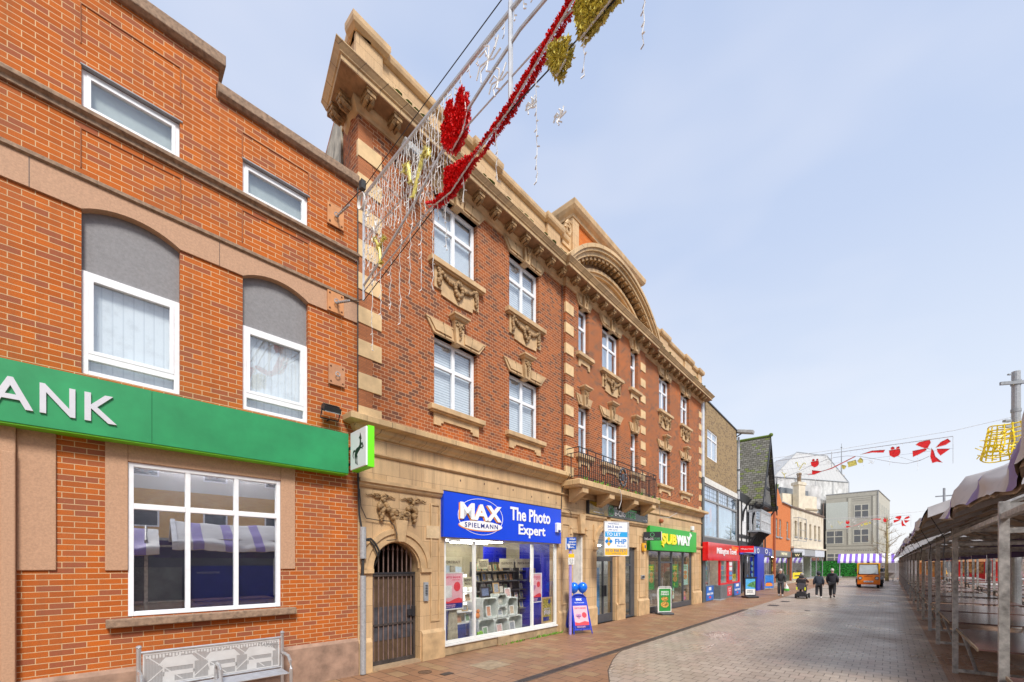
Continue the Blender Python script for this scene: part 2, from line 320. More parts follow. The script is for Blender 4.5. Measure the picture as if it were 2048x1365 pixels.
solo('paving', None, None, FS, (0,0,0), MB().slab([(-14,-.82),(-14,-26),(110,-26),(110,-.82)], -.1, -.002), BROWNPAV, kind='structure')
b = MB()
for i in range(len(cur)-1):
    (a0,b0),(a1,b1) = cur[i],cur[i+1]; L = math.hypot(a1-a0,b1-b0); nx, ny = (b1-b0)/L, -(a1-a0)/L
    for o in (0.0,): b.add([(a0-nx*o,b0-ny*o,.004),(a1-nx*o,b1-ny*o,.004),(a1-nx*(o+.02),b1-ny*(o+.02),.004),(a0-nx*(o+.02),b0-ny*(o+.02),.004)],[(0,1,2,3)])
solo('paving', None, None, FS, (0,0,0), b, M('joint_sand', (.10,.07,.05), .9), kind='structure')
DRAINM = M('drain_iron', (.07,.055,.05), .5, metal=.3, var=.3, vs=30)
t = thing('drainage_channel', 'long dark slotted drainage channel running along the edge of the pink pavement', 'drain', FS, (8,4.99,0))
b = MB(); x = -2.0
part(t, 'channel', MB().box(-3,22,4.90,4.915,.0,.012).box(-3,22,5.065,5.08,0,.012).box(-3,22,4.915,5.065,0,.005), M('drain_channel', (.16,.115,.09), .6), )
for i in range(26): b.box(-3+i*.95,-3+i*.95+.9,4.925,5.055,.005,.009)
part(t, 'grating', b, DRAINM)
for i,(x,y,sx,sy,lab) in enumerate([(6.31,6.29,.34,.30,'square stone access cover set in the pavement before the photo shop'),(24.9,4.4,.3,.22,'dark iron manhole cover beyond the end of the drain'),(27.9,4.35,.3,.2,'small iron cover farthest along the paving near the walking man'),(23.2,2.76,.12,.1,'tiny round black cover out in the middle of the street')]):
    solo('access_cover', lab, 'manhole cover', FS, (x,y,0), MB().box(x-sx,x+sx,y-sy,y+sy,0,.008).box(x-sx*.25,x+sx*.25,y-.02,y+.02,.008,.011), M('stone_cover',(.36,.27,.17),.7,var=.2) if i==0 else DRAINM, bevel=.003)
solo('drain_cover', 'round rusty iron drain cover in the pavement near the iron gate', 'manhole cover', FS, (5.04,6.84,0), MB().lathe([(.14,0),(.14,.01),(.11,.012),(.11,.006),(.02,.006)], (5.04,6.84)), M('rusty_iron',(.16,.09,.05),.7,var=.3,vs=30))
solo('square_cover', 'small dark square valve cover beside the round drain cover', 'manhole cover', FS, (5.25,6.42,0), MB().box(5.13,5.37,6.34,6.5,0,.008), DRAINM)

# ---------------------------------------------------------------- shared building pieces
WALLIN = M('interior_wall', (.20,.19,.18), .9)
def window(t, x0, x1, z0, z1, y, cols=(.5,), tz=.7, w=.07, blind=SLATBLIND, glass=GLASS, fm=WHITE, name='window', d=.07, by=.13, drop=1.0):
    b = MB().frame(x0,x1,z0,z1,w,y,y+d); m = w*.62
    for c in cols: cx = x0+(x1-x0)*c; b.box(cx-m,cx+m,y+.002,y+d-.002,z0+w,z1-w)
    zt = z0+(z1-z0)*tz if tz else None; xs = [x0+w]+[x0+(x1-x0)*c for c in cols]+[x1-w]
    if tz:
        for i in range(len(xs)-1): b.box(xs[i]+(m if i else 0), xs[i+1]-(m if i<len(xs)-2 else 0), y-.004, y+d-.006, zt-m, zt+m)
    o = part(t, name, b, fm, bevel=.004)
    part(t, 'pane', MB().box(x0+w,x1-w,y+d*.45,y+d*.45+.006,z0+w,z1-w), glass, parent=o)
    if blind: part(t, 'blind', MB().box(x0+.02,x1-.02,y+by,y+by+.01,z1-(z1-z0)*drop,z1), blind, parent=o)
    return o
def room(t, x0, x1, y0, y1, z0, z1, floor, wallm, ceil, name='shop_interior', lights=(), lit=5, parent=None):
    o = part(t, name, MB().box(x0,x1,y1,y1+.05,z0,z1).box(x0-.05,x0,y0,y1,z0,z1).box(x1,x1+.05,y0,y1,z0,z1), wallm, parent=parent)
    part(t, 'floor', MB().box(x0,x1,y0,y1,z0-.04,z0), floor, parent=o); part(t, 'ceiling', MB().box(x0,x1,y0,y1,z1,z1+.04), ceil, parent=o)
    for (a,b_,c,d_) in lights: part(t, 'strip_or_fill_light', MB().box(a,b_,c,d_,z1-.05,z1-.01), M('strip_or_fill_light_%g'%lit,(1,.97,.9),.5,var=0,emit=lit), parent=o)
    return o
def arc_pts(cx, cz, r, a0, a1, n): return [(cx+r*math.cos(a0+(a1-a0)*i/n), cz+r*math.sin(a0+(a1-a0)*i/n)) for i in range(n+1)]

# ---------------------------------------------------------------- the bank
t = thing('bank_building', 'modern orange brick bank with pink concrete bands and arched grey panels over its windows', 'building', FB, (-2,0,0))
bw_ = [(-3.737,-2.716),(-1.915,-.911)]
holes = []
for a,c in bw_: holes += [(a,c,8.15,8.72),(a,c,4.66,6.97)]
holes += [(-3.285,-1.36,1.41,3.57),(-6.1,-4.75,0,2.9)]
for a,c in ((-7.3,-6.3),(-5.55,-4.55)): holes += [(a,c,8.15,8.72),(a,c,4.66,6.97)]
b = MB().wall(-2.27,0,0,9.42,[h for h in holes if h[0]>-2.27 and h[2]>3.7 or h[0]>-2],0,.2)
holes2 = [h for h in holes if h[0]<-2.27]
b = MB(); H1 = [h for h in holes if h[1]>-2.27 and h[0]<-2.27]
b.wall(-2.27,0,3.9,9.42,[h for h in holes if h[0]>-2.27],0,.2)
b.wall(-9,-2.27,3.9,9.86,[h for h in holes if h[0]<-2.27 and h[2]>3.7],0,.2)
b.wall(-9,0,0,3.9,[h for h in holes if h[2]<3.7],0,.2)
b.box(-9,-.06,.5,9,0,9.3); b.box(-9,-2.3,.5,9,9.3,9.8)
part(t, 'wall', b, BANKBRICK)
# sunk brick panels over the small windows, their shadow lines drawn as dark raised strips
for a,c in bw_+[(-5.55,-4.55)]:
    e = MB()
    for z1,z0 in ((9.5,8.98) if a<-2.3 else (9.12,8.72),(7.86,7.35)):
        e = MB(); e.box(a-.012,a,-.012,0,z0,z1).box(c,c+.012,-.012,0,z0,z1).box(a-.012,c+.012,-.012,0,z1,z1+.012)
        part(t, 'panel_shadow_line', e, M('panel_shadow_tone',(.33,.12,.05),.9))
b = MB().sweep([(0,9.42),(.05,9.42),(.10,9.46),(.10,9.60),(.04,9.63),(-.25,9.63),(-.25,9.42)], [(-2.26,0),(0,0)])
b.sweep([(0,9.86),(.05,9.86),(.11,9.90),(.11,10.06),(.04,10.09),(-.25,10.09),(-.25,9.86)], [(-9,0),(-2.27,0),(-2.27,.5)])
part(t, 'coping', b, PINKD, bevel=.01)
part(t, 'coping_return', MB().box(-2.27,-2.24,0.001,.25,9.64,9.86), BANKBRICK)
part(t, 'sill_band', MB().sweep([(0,7.97),(.045,7.97),(.045,8.02),(.10,8.05),(.10,8.10),(.03,8.145),(0,8.15)], [(-9,0),(0,0)]), PINKD, bevel=.006)
b = MB(); A = [(-9,6.80),(-7.3,6.80)]; 
edges = []
zb = 6.80; poly = [(-9,7.17),(-9,zb)]
for a,c in [(-7.3,-6.3),(-5.55,-4.55)]+bw_:
    hw = (c-a)/2; s_ = .155; rr = (hw*hw+s_*s_)/(2*s_); cx = (a+c)/2; cz = zb+s_-rr; a1 = math.asin(hw/rr)
    poly += [(cx+rr*math.sin(q), cz+rr*math.cos(q)) for q in [(-a1+2*a1*i/12) for i in range(13)]]
poly += [(0,zb),(0,7.17)]
# split into convex-ish strips between windows so the faces stay clean
def band(poly_top, x0, x1, pts):
    for i in range(len(pts)-1): b.prism([(pts[i][0],pts[i][1]),(pts[i+1][0],pts[i+1][1]),(pts[i+1][0],poly_top),(pts[i][0],poly_top)], -.03, .16)
band(7.17,-9,0,poly[1:-1]); part(t, 'stone_band', b, PINKST)
part(t, 'stone_lip', MB().sweep([(0,7.17),(.03,7.172),(.065,7.19),(.065,7.235),(0,7.25)], [(-9,0),(0,0)]), PINKD)
part(t, 'band_joint', MB().box(-3.25-.94,-3.25-.934,-.034,-.03,6.8,7.17).box(-2.235,-2.23,-.034,-.03,6.8,7.17), BLACK)
FLATBL = M('roller_blind',(.50,.54,.50),.8,var=.05)
for a,c in bw_+[(-7.3,-6.3),(-5.55,-4.55)]:
    part(t, 'infill_panel', MB().box(a,c,.085,.12,6.04,6.97), GREYP)
    o = MB().frame(a,c,4.66,6.04,.065,.045,.11).box(a+.065,c-.065,.04,.1,4.87,4.95).frame(a+.065,c-.065,4.95,5.975,.05,.035,.09)
    w_ = part(t, 'window', o, WHITE, bevel=.004); part(t, 'pane', MB().box(a+.07,c-.07,.08,.086,4.72,5.99), GLASS, parent=w_)
    part(t, 'blind', MB().box(a+.03,c-.03,.17,.18,4.67,6.02), VERTBLIND, parent=w_)
    w_ = part(t, 'window', MB().frame(a,c,8.15,8.70,.045,.05,.11).frame(a+.045,c-.045,8.195,8.655,.045,.04,.1), WHITE, bevel=.004)
    part(t, 'pane', MB().box(a+.09,c-.09,.07,.076,8.2,8.65), GLASS, parent=w_); part(t, 'blind', MB().box(a+.03,c-.03,.16,.17,8.32,8.69), FLATBL, parent=w_)
    part(t, 'room', MB().box(a-.1,c+.1,.44,.46,4.6,8.75), WALLIN)
    part(t, 'flashing', MB().box(a-.01,c+.03,-.02,.05,8.705,8.72), LEAD)
# ground floor: stone surrounds, picture window, sill, plinth, entrance
st = MB().box(-4.29,-3.96,-.03,.0,2.07,3.85).box(-3.515,-3.285,-.03,.1,2.06,3.85).box(-1.36,-1.13,-.03,.1,2.06,3.85).box(-3.285,-1.36,-.03,.1,3.57,3.85)
st.box(-4.74,-4.29,-.08,0,.0,3.85).box(-4.40,-4.29,-.11,-.08,0,3.5).box(-9,-6.1,-.08,0,0,3.85).box(-6.1,-4.74,-.08,.1,2.9,3.85)
part(t, 'stone_surround', st, PINKST, bevel=.01)
part(t, 'window_sill', MB().box(-3.51,-1.14,-.13,.02,1.29,1.40), PINKD, bevel=.012)
part(t, 'plinth', MB().box(-4.29,0,-.06,0,0,.66).prismx([(0,.66),(-.06,.66),(0,.72)],-4.29,0), M('plinth_concrete', (.37,.235,.165), .8, var=.2, vs=4, bmp=.4, bs=90), bevel=.004)
w_ = MB().frame(-3.285,-1.36,1.42,3.57,.06,.0,.1)
for x in (-2.62,-2.0): w_.box(x-.03,x+.03,.004,.09,1.48,3.51)
for x0,x1 in ((-3.225,-2.65),(-2.59,-2.03),(-1.97,-1.42)): w_.box(x0,x1,-.002,.085,2.92,3.0)
w_ = part(t, 'window', w_, WHITE, bevel=.005); part(t, 'pane', MB().box(-3.23,-1.41,.05,.056,1.47,3.52), GLASSR, parent=w_)
room(t, -3.6,-.9,.2,.48,1.2,3.8, M('blue_screen_floor',(.1,.12,.3),.6), M('bank_interior',(.24,.25,.30),.8), M('bank_ceiling',(.6,.6,.6),.8), 'interior', lights=[(-3.2,-1.4,.3,.36)], lit=35)  # light strip added to brighten the bank window, no such lamp known
part(t, 'privacy_screen', MB().box(-2.60,-1.42,.14,.15,1.48,2.12), M('privacy_blue',(.06,.10,.55),.5,var=.08)); part(t, 'inner_door', MB().box(-3.2,-2.66,.30,.32,1.3,2.10), M('inner_door_grey',(.50,.50,.50),.6,var=.15)); part(t, 'screen_text', textmb('welcome', .05, (-2.35,.135,2.02), width=.3, ext=.003), M('screen_white',(.8,.8,.85),.5,var=0)); part(t, 'entrance', MB().box(-6.1,-4.75,.1,.12,0,2.9), M('entrance_dark',(.05,.05,.06),.2))
# bank fascia sign
t = thing('bank_fascia_sign', 'long green fascia sign with raised pale grey capital letters on the bank front', 'sign', FB, (-2,-.25,3.8))
part(t, 'panel', MB().box(-9,-3.052,-.25,0,3.82,4.55).box(-3.048,-.285,-.25,0,3.82,4.55), SIGNGREEN)
part(t, 'lower_edge', MB().box(-9,-.285,-.235,-.002,3.80,3.819), M('lime_light',(.17,.62,.02),.4,var=0))
for ch, x in (('B',-4.80),('A',-4.31),('N',-3.935),('K',-3.555)):
    part(t, 'letter', textmb(ch, .36, (x,-.275,4.165), width=.35 if ch=='A' else .30, ext=.025, bold=.012), M('letter_grey',(.62,.62,.66),.4,var=.03))
# projecting horse sign
HS = Fr(*FB.w(-.27,0)[:2], 44.661-90)       # its local x runs out from the wall, local y faces away from the viewer
t = thing('projecting_horse_sign', 'square projecting sign with a rearing black horse and lime green edge', 'sign', HS, (0,0,3.8))
part(t, 'box', MB().box(.30,.92,.0,.035,3.87,4.55), M('sign_white',(.82,.83,.86),.3,var=.02), bevel=.004)
part(t, 'green_edge', MB().box(.29,.935,.035,.15,3.85,4.57), LIME); part(t, 'bracket', MB().box(0,.29,.05,.09,4.0,4.04).box(0,.29,.05,.09,4.3,4.34), BLACK)
def H(pts): return [(.61+(x-.47)*.56, 3.90+z*.60) for x,z in pts]
hb = MB()
hb.prism(H([(.28,.40),(.30,.50),(.40,.55),(.52,.56),(.60,.62),(.62,.72),(.60,.80),(.56,.80),(.55,.83),(.62,.88),(.63,.97),(.67,.91),(.70,.86),(.735,.77),(.71,.75),(.68,.78),(.70,.70),(.72,.62),(.70,.55),(.60,.46),(.48,.40),(.40,.33),(.33,.31)]), -.004, 0)
for seg in ([(.62,.60),(.78,.66),(.80,.64),(.86,.55),(.88,.50),(.84,.51),(.77,.60),(.66,.53)], [(.62,.56),(.74,.52),(.82,.56),(.80,.46),(.78,.46),(.77,.51),(.72,.48),(.62,.50)],
    [(.28,.42),(.33,.30),(.31,.22),(.34,.12),(.36,.08),(.33,.08),(.28,.13),(.27,.22),(.24,.30),(.24,.38)], [(.38,.36),(.45,.30),(.42,.20),(.44,.08),(.46,.04),(.42,.04),(.38,.10),(.38,.20),(.34,.30)],
    [(.28,.44),(.22,.46),(.15,.42),(.14,.34),(.18,.26),(.10,.34),(.10,.44),(.16,.51),(.26,.52)]): hb.prism(H(seg), -.0035, 0)
part(t, 'horse_emblem', hb, M('emblem_black',(.01,.015,.012),.5,var=0))
# floodlight over the fascia, anchor plates, cables and conduit
t = thing('floodlight', 'black finned floodlight on a small bracket above the right end of the bank sign', 'lamp', FB, (-.58,-.1,4.75))
b = MB().cbox((-.58,-.2,4.94),(.30,.16,.10),rx=R(25))
for i in range(9): b.cbox((-.70+i*.03,-.2+.0,5.0),(.008,.15,.04),rx=R(25))
part(t, 'housing', b, BLACK); part(t, 'bracket', MB().tube([(-.74,-.2,4.92),(-.74,-.12,4.78),(-.42,-.12,4.78),(-.42,-.2,4.92)],.012).tube([(-.58,-.12,4.78),(-.58,0,4.78)],.015), BLACK); part(t,'lens',MB().cbox((-.58,-.225,4.885),(.27,.13,.006),rx=R(25)),M('lens',(.5,.52,.55),.2))
PLATE = M('anchor_plate_orange',(.62,.27,.10),.6,var=.12)
for x,z,c,lab in ((-.44,8.6,1,'topmost square anchor plate holding the chain of the festive lights'),(-.44,7.0,1,'middle anchor plate with chain on the pink stone band'),(-.42,5.66,0,'lowest anchor plate, with an empty eye bolt, above the floodlight')):
    t = thing('anchor_plate', lab, 'wall plate', FB, (x,0,z), group='square wall plates at the corner of the bank')
    part(t, 'plate', MB().box(x-.15,x+.15,-.055,-.03,z-.19,z+.19), PLATE if z>6 else M('anchor_plate_brown',(.50,.24,.12),.7)); e = MB()
    for dx in (-.11,.11):
        for dz in (-.14,.14): e.sph((x+dx,-.058,z+dz),.016)
    part(t, 'bolt', e, M('rust',(.18,.07,.03),.8)); part(t, 'eye_bolt', MB().tube([(x+.04*math.cos(q),-.07-.03,z+.04*math.sin(q)) for q in [i*math.pi/6 for i in range(13)]],.009), GALV)
t = thing('cable_conduit', 'grey pipe guarding black cables in the corner between bank and stone arch', 'pipe', FM, (.03,-.06,0))
part(t, 'lower_pipe', MB().tube([(.05,-.10,0.02),(.05,-.10,1.92)],.055,10), GALV); part(t, 'upper_pipe', MB().tube([(.05,-.10,2.25),(.05,-.10,2.86)],.06,10), GALV)
part(t, 'cable', MB().tube([(.04,-.09,1.9),(.05,-.1,2.3)],.03).tube([(.04,-.08,2.8),(-.01,-.07,3.1),(-.03,-.06,3.8),(-.03,-.05,4.6)],.018).tube([(.0,-.06,3.6),(.03,-.06,3.25),(.14,-.06,3.04),(.40,-.06,3.02),(.66,-.06,3.02),(.74,-.08,2.94),(.745,-.19,2.75),(.73,-.19,2.64),(.55,-.12,2.62)],.009).tube([(.08,-.12,2.62),(.2,-.12,2.64),(.3,-.12,2.55),(.4,-.1,2.4),(.42,-.0,2.25),(.40,.1,2.1)],.022).tube([(.08,-.12,2.6),(.19,-.11,2.60),(.28,-.11,2.5),(.38,-.08,2.3)],.016), CABLE)
t = thing('wall_cable', 'thin black cable running down the joint between the bank and the stone building', 'cable', FM, (-.03,-.05,5))
part(t, 'cable', MB().tube([(-.02,-.03,9.4),(-.02,-.03,5.1)],.012), CABLE)
# ---------------------------------------------------------------- the main terracotta and brick building
t = MT = thing('terracotta_brick_building', 'three storey dark brick building with carved terracotta cornice, curved pediment and balcony', 'building', FM, (0,0,0))
W2 = [(1.833,3.16),(4.355,5.664),(7.613,8.228),(9.135,10.383),(11.335,11.944),(14.32,15.53),(16.94,18.08)]
bay = lambda x: 6.87 < x < 12.65
ZU, ZL = (9.03,10.6), (5.72,7.36)
hl = lambda L, z: [(a,c,*z) for a,c in L]
b = MB()
b.wall(0,6.87,4.9,11.05, hl(W2[:2],ZU)+hl(W2[:2],ZL), 0,.3)
b.wall(6.87,12.65,4.9,11.05, hl(W2[2:5],ZU)+hl(W2[2:5],ZL), -.10,.2)
b.wall(12.65,20.0,4.9,11.05, hl(W2[5:],ZU)+hl(W2[5:],ZL), 0,.3)
part(t, 'wall', b, MAINBRICK)
part(t, 'side_wall', MB().slab([(.02,.31),(19.98,.31),(19.98,10),(2.3,10)],3.05,12.3), MAINBRICK); part(t, 'corner_pier', MB().slab([(.005,.02),(.3,.02),(.3,.3),(.06,.3)],5.0,10.9), MATS['smooth_orange_brick'] if 'smooth_orange_brick' in MATS else ORANGE2); part(t, 'rendered_stack', MB().slab([(.12,.95),(.9,.95),(1.3,2.4),(.46,2.4)],8.5,12.0), M('pale_render_grey',(.46,.44,.36),.85,var=.3,vs=4))
part(t, 'roof', MB().slab([(.3,.35),(20,.35),(20,10.1),(2.4,10.1)],12.3,12.36), LEAD)
for i,(a,c) in enumerate(W2):
    y = .0 if bay(a) else .10; narrow = (c-a) < .8
    for k,(z0,z1) in enumerate((ZL,ZU)):
        window(t, a, c, z0, z1, y+.02, cols=() if narrow else (.5,), tz=.62, blind=SLATBLIND if (k==0 and i<2) or (k==1 and i==1) else BLIND, glass=GLASS if i<2 else glassmat('upper_glass',(.8,.86,.9),.28,1.4) if 'upper_glass' not in MATS else MATS['upper_glass'], drop=1 if i<2 else .93)
        f = y-.10   # wall face
        # flat arch lintel with splayed ends and carved keystone
        cx = (a+c)/2; e = .20 if narrow else .27; hh = .31
        lw = MB()
        for s_ in (-1,1):
            xi = cx+s_*.11; xo = (a-.03 if s_<0 else c+.03); xt = (a-e if s_<0 else c+e)
            lw.prism([(xi,z1),(xo,z1),(xt,z1+hh),(xi+s_*.04,z1+hh)], f-.045, f+.12)
            g = .045; lw.prism([(xi+s_*.09,z1+g+.02),(xo-s_*.03,z1+g+.02),(xt-s_*.11,z1+hh-g),(xi+s_*.10,z1+hh-g)], f-.075, f-.045)
            lw.prism([(xi,z1-.0),(xo,z1-.0),(xo+s_*.02,z1+.035),(xi+s_*.005,z1+.035)], f-.06, f-.045)
            lw.prism([(xi+s_*.035,z1+hh-.035),(xt-s_*.025,z1+hh-.035),(xt,z1+hh),(xi+s_*.04,z1+hh)], f-.06, f-.045)
        lo = part(t, 'lintel', lw, TERRA2, bevel=.006)
        part(t, 'lintel_joint', MB().prism([(cx-.40,z1),(cx-.392,z1),(cx-.46,z1+hh),(cx-.468,z1+hh)], f-.0765, f-.044).prism([(cx+.40,z1),(cx+.392,z1),(cx+.46,z1+hh),(cx+.468,z1+hh)], f-.0765, f-.044), M('dark_joint',(.12,.07,.035),.9), parent=lo) if not narrow else None
        ks = MB().prism([(cx-.10,z1-.03),(cx+.10,z1-.03),(cx+.15,z1+.50),(cx-.15,z1+.50)], f-.12, f+.1)
        ks.sweep([(0,z1+.50),(.04,z1+.52),(.06,z1+.56),(.09,z1+.57),(.09,z1+.61),(0,z1+.63)], [(cx-.16,f),(cx-.16,f-.14),(cx+.16,f-.14),(cx+.16,f)]); ks.box(cx-.16,cx+.16,f-.14,f,z1+.5,z1+.61)
        ko = part(t, 'keystone', ks, TERRA2)
        cv = MB(); rnd = random.Random(i*7+k)
        for s_ in (-1,1): cv.tube([(cx+s_*(.09+.045*math.cos(q)),f-.13,z1+.41+.05*math.sin(q)) for q in [j*.8 for j in range(8)]], .018, 5)
        for j in range(13): u = j/12; cv.sph((cx+rnd.uniform(-.06,.06)*(1.1-u*.8), f-.135-.02*math.sin(u*3.1), z1+.42-.36*u), .042*(1-.45*u), 1, .7, 1, 6, 4)
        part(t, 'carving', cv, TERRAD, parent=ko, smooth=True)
        # sill and apron
        ex = .17
        so = part(t, 'window_sill', MB().box(a-ex,c+ex,f-.15,f+.1,z0-.12,z0).box(a-ex+.03,c+ex-.03,f-.11,f,z0-.15,z0-.12), TERRA2, bevel=.012)
        mid = k == 1 and not narrow
        if not mid:
            ap = MB().box(a-.03,c+.03,f-.04,f,z0-.30,z0-.15); q = .10 if narrow else .20
            ap.box(a-.03,a-.03+q,f-.04,f,z0-.42,z0-.30).box(c+.03-q,c+.03,f-.04,f,z0-.42,z0-.30).box(a-.03+q,a-.03+q*1.35,f-.04,f,z0-.35,z0-.30).box(c+.03-q*1.35,c+.03-q,f-.04,f,z0-.35,z0-.30)
            part(t, 'apron', ap, TERRA2, parent=so)
        else:
            W_ = c-a; ap = MB().prism([(a-.02,z0-.15),(c+.02,z0-.15),(c+.02,z0-.62),(c-.18,z0-.62),(c-.18,z0-.72),(cx+.0,z0-.76),(a+.18,z0-.72),(a+.18,z0-.62),(a-.02,z0-.62)], f-.04, f)
            part(t, 'apron', ap, TERRA2, parent=so)
            g = MB()
            for s_ in (-1,1):
                xe = cx+s_*(W_/2-.10)
                for j in range(9): g.sph((xe+rnd.uniform(-.03,.03), f-.075, z0-.20-.34*j/8), .055-.02*abs(j/8-.55), 1, .8, 1, 6, 4)
                g.tube([(xe,f-.06,z0-.17),(xe-s_*.05,f-.06,z0-.19)], .03, 5)
                for j in range(9):
                    u = j/8; g.sph((xe+(cx-xe)*u, f-.08+rnd.uniform(-.01,.01), z0-.20-.16*math.sin(u*math.pi*.8)+rnd.uniform(-.015,.015)), .055, 1, .8, 1, 6, 4)
            for j in range(12): an = j*math.pi/6; g.sph((cx+.11*math.cos(an), f-.09, z0-.42+.15*math.sin(an)), .055, 1, .8, 1, 6, 4)
            for j in range(4): g.sph((cx+rnd.uniform(-.06,.06), f-.085, z0-.24), .05, 1, .8, 1, 6, 4); g.sph((cx, f-.08, z0-.58-.02*j), .045, 1, .8, 1, 6, 4)
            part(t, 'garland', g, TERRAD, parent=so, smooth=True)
# quoins
pitch = .645
for x0,x1,y,tag in ((-.005,.50,0,0),(6.865,7.30,-.10,1),(12.22,12.655,-.10,1),(19.60,20.005,0,1)):
    for k in range(10):
        z = 4.905+pitch*k
        if z+.32 > 10.95: break
        part(t, 'quoin', MB().box(x0,x1,y-.025,y+.05,z,min(z+.32,10.95)), QUOIN, bevel=.006)
    if tag == 0: 
        for k in range(9): part(t, 'tile_band', MB().box(x0,.30,y-.008,y,4.905+pitch*k+.325,4.905+pitch*(k+1)-.005), THINBRICK)
# cornice with modillions
path = [(.14,.60),(0,0),(6.87,0),(6.87,-.10),(12.65,-.10),(12.65,0),(20,0),(20,.9)]
co = part(t, 'cornice', MB().sweep([(0,10.88),(.03,10.88),(.05,10.93),(.10,10.97),(.13,11.03),(.13,11.06),(0,11.06)], path), TERRA2)
part(t, 'cornice_top', MB().sweep([(0,11.10),(.44,11.10),(.44,11.18),(.47,11.195),(.475,11.21),(.50,11.24),(.53,11.28),(.55,11.30),(.55,11.32),(0,11.42)], path), brickmat('cornice_block',(.56,.38,.19),(.66,.46,.25),(.14,.09,.05),bw=.45,rh=.9,ms=.005,bmp=.2,rough=.65,grime=.6,streak=.5), parent=co)
mo = MB().box(-.09,.09,-.39,-.12,10.99,11.10).box(-.11,.11,-.41,-.10,11.06,11.098).tube([(-.05,-.37,10.99),(-.05,-.30,10.94),(-.05,-.16,10.92)],[.03,.05,.04],5).tube([(.05,-.37,10.99),(.05,-.30,10.94),(.05,-.16,10.92)],[.03,.05,.04],5).sph((0,-.34,10.97),.04,1,1,1,6,4)
proto = None; SOF = M('shaded_soffit_terracotta',(.36,.21,.11),.75,var=.2)  # soffit terracotta darkened to carry the shade under cornice and pediment
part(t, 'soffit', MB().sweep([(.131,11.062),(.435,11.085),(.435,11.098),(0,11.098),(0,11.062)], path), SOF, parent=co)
xs = [-.05+.58*i for i in range(35)]
for i, x in enumerate(xs):
    yy = -.10 if 6.87 < x < 12.65 else 0
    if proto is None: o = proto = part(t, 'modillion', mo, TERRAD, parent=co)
    else: o = proto.copy(); COL.objects.link(o); o.parent = co
    o.location = (x+.12 if x<19.5 else x-.1, yy, 0)
for y in (.12,.45): o = proto.copy(); COL.objects.link(o); o.parent = co; o.rotation_euler = (0,0,-math.pi/2); o.location = (.05,y,0)
setp(part(t, 'cornice_moss', (lambda m: [m.sph((random.choice([.9,1.6,3.2,4.4,5.6,6.6,8.2,13.4,14.6,16,17.5,19])+random.gauss(0,.25), -.46+random.uniform(-.06,.18), 11.345), random.uniform(.03,.10),1.3,.9,.3,6,4) for _ in range(420)] and m)(MB()), MOSS, parent=co), kind='stuff')
# parapet, piers and cap
part(t, 'parapet', MB().box(12.2,20.0,.06,.40,11.30,12.42), TERRA)
pp = MB().box(0,7.3,.06,.40,11.30,12.42).slab([(.0,.4),(.4,.4),(.5,1.2),(.2,1.2)],11.3,12.42)
part(t, 'parapet', pp, TERRA)
for x0,x1 in ((-.05,.52),(3.1,3.88),(6.05,6.7),(13.0,13.5),(14.45,15.30),(17.5,18.45),(19.5,20.05)):
    part(t, 'parapet_pier', MB().box(x0,x1,-.02,.06,11.40,12.42), TERRA)
    part(t, 'pier_cap', MB().sweep([(0,12.42),(.04,12.42),(.10,12.47),(.12,12.53),(.12,12.63),(0,12.67)], [(x0,.2),(x0,-.02),(x1,-.02),(x1,.2)]).box(x0,x1,-.02,.3,12.42,12.665), TERRA2)
for x0,x1 in ((.52,7.2),(12.3,19.5)):
    part(t, 'parapet_cap', MB().sweep([(-.3,12.42),(.03,12.42),(.09,12.46),(.11,12.52),(.11,12.60),(0,12.64),(-.3,12.64)], [(x0,.06),(x1,.06)]), TERRA2)
part(t, 'parapet_cap', MB().sweep([(-.3,12.42),(.03,12.42),(.09,12.46),(.11,12.52),(.11,12.60),(0,12.64),(-.3,12.64)], [(.22,1.1),(-.05,.0)]), TERRA2)
# curved pediment
cx, cz = 9.76, 8.54; Ro = 4.41
def ang(r, z): return math.asin((z-cz)/r)
pedn = 34
def ringseg(mb, r0, r1, y0, y1, zc=11.42):
    a0 = ang(r1, zc); mb.ring(cx, cz, r0, r1, y0, y1, a0, math.pi-a0, pedn); return mb
pm = MB(); 
for r0,r1,y0,y1 in ((4.30,4.41,-.60,.1),(4.22,4.30,-.55,.1),(4.10,4.22,-.47,.1)): ringseg(pm, r0, r1, y0, y1)
po = part(t, 'pediment_arch', pm, brickmat('pediment_block',(.60,.41,.21),(.70,.49,.27),(.14,.09,.05),bw=.50,rh=6,ms=.006,bmp=.2,rough=.65,grime=.5))
part(t, 'pediment_moulding', ringseg(ringseg(MB(), 3.74, 3.84, -.24, .1), 3.66, 3.74, -.18, .1), TERRA2, parent=po)
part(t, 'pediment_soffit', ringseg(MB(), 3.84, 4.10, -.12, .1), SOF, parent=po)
for i in range(21):
    an = ang(3.95,11.55)+(math.pi-2*ang(3.95,11.55))*i/20
    part(t, 'pediment_bracket', MB().cbox((cx+4.05*math.cos(an),-.27,cz+4.05*math.sin(an)), (.16,.32,.10), ry=math.pi/2-an).sph((cx+4.0*math.cos(an),-.26,cz+4.0*math.sin(an)),.07,1,1,1,6,4), TERRAD, parent=po)
pts = arc_pts(cx, cz, 3.67, ang(3.67,11.38), math.pi-ang(3.67,11.38), 24)
part(t, 'tympanum', MB().prism(pts, -.08, .1), TERRA, parent=po)
z0 = 11.42
bo = part(t, 'pediment_block', MB().box(7.50,12.02,.0,.5,11.3,13.36), brickmat('bright_brick',(.55,.13,.02),(.64,.18,.03),(.5,.3,.16),grime=.1,ms=.003))
part(t, 'pediment_pier', MB().box(7.36,7.72,-.05,.6,11.3,13.36).box(11.80,12.16,-.05,.6,11.3,13.36), TERRA, parent=bo)
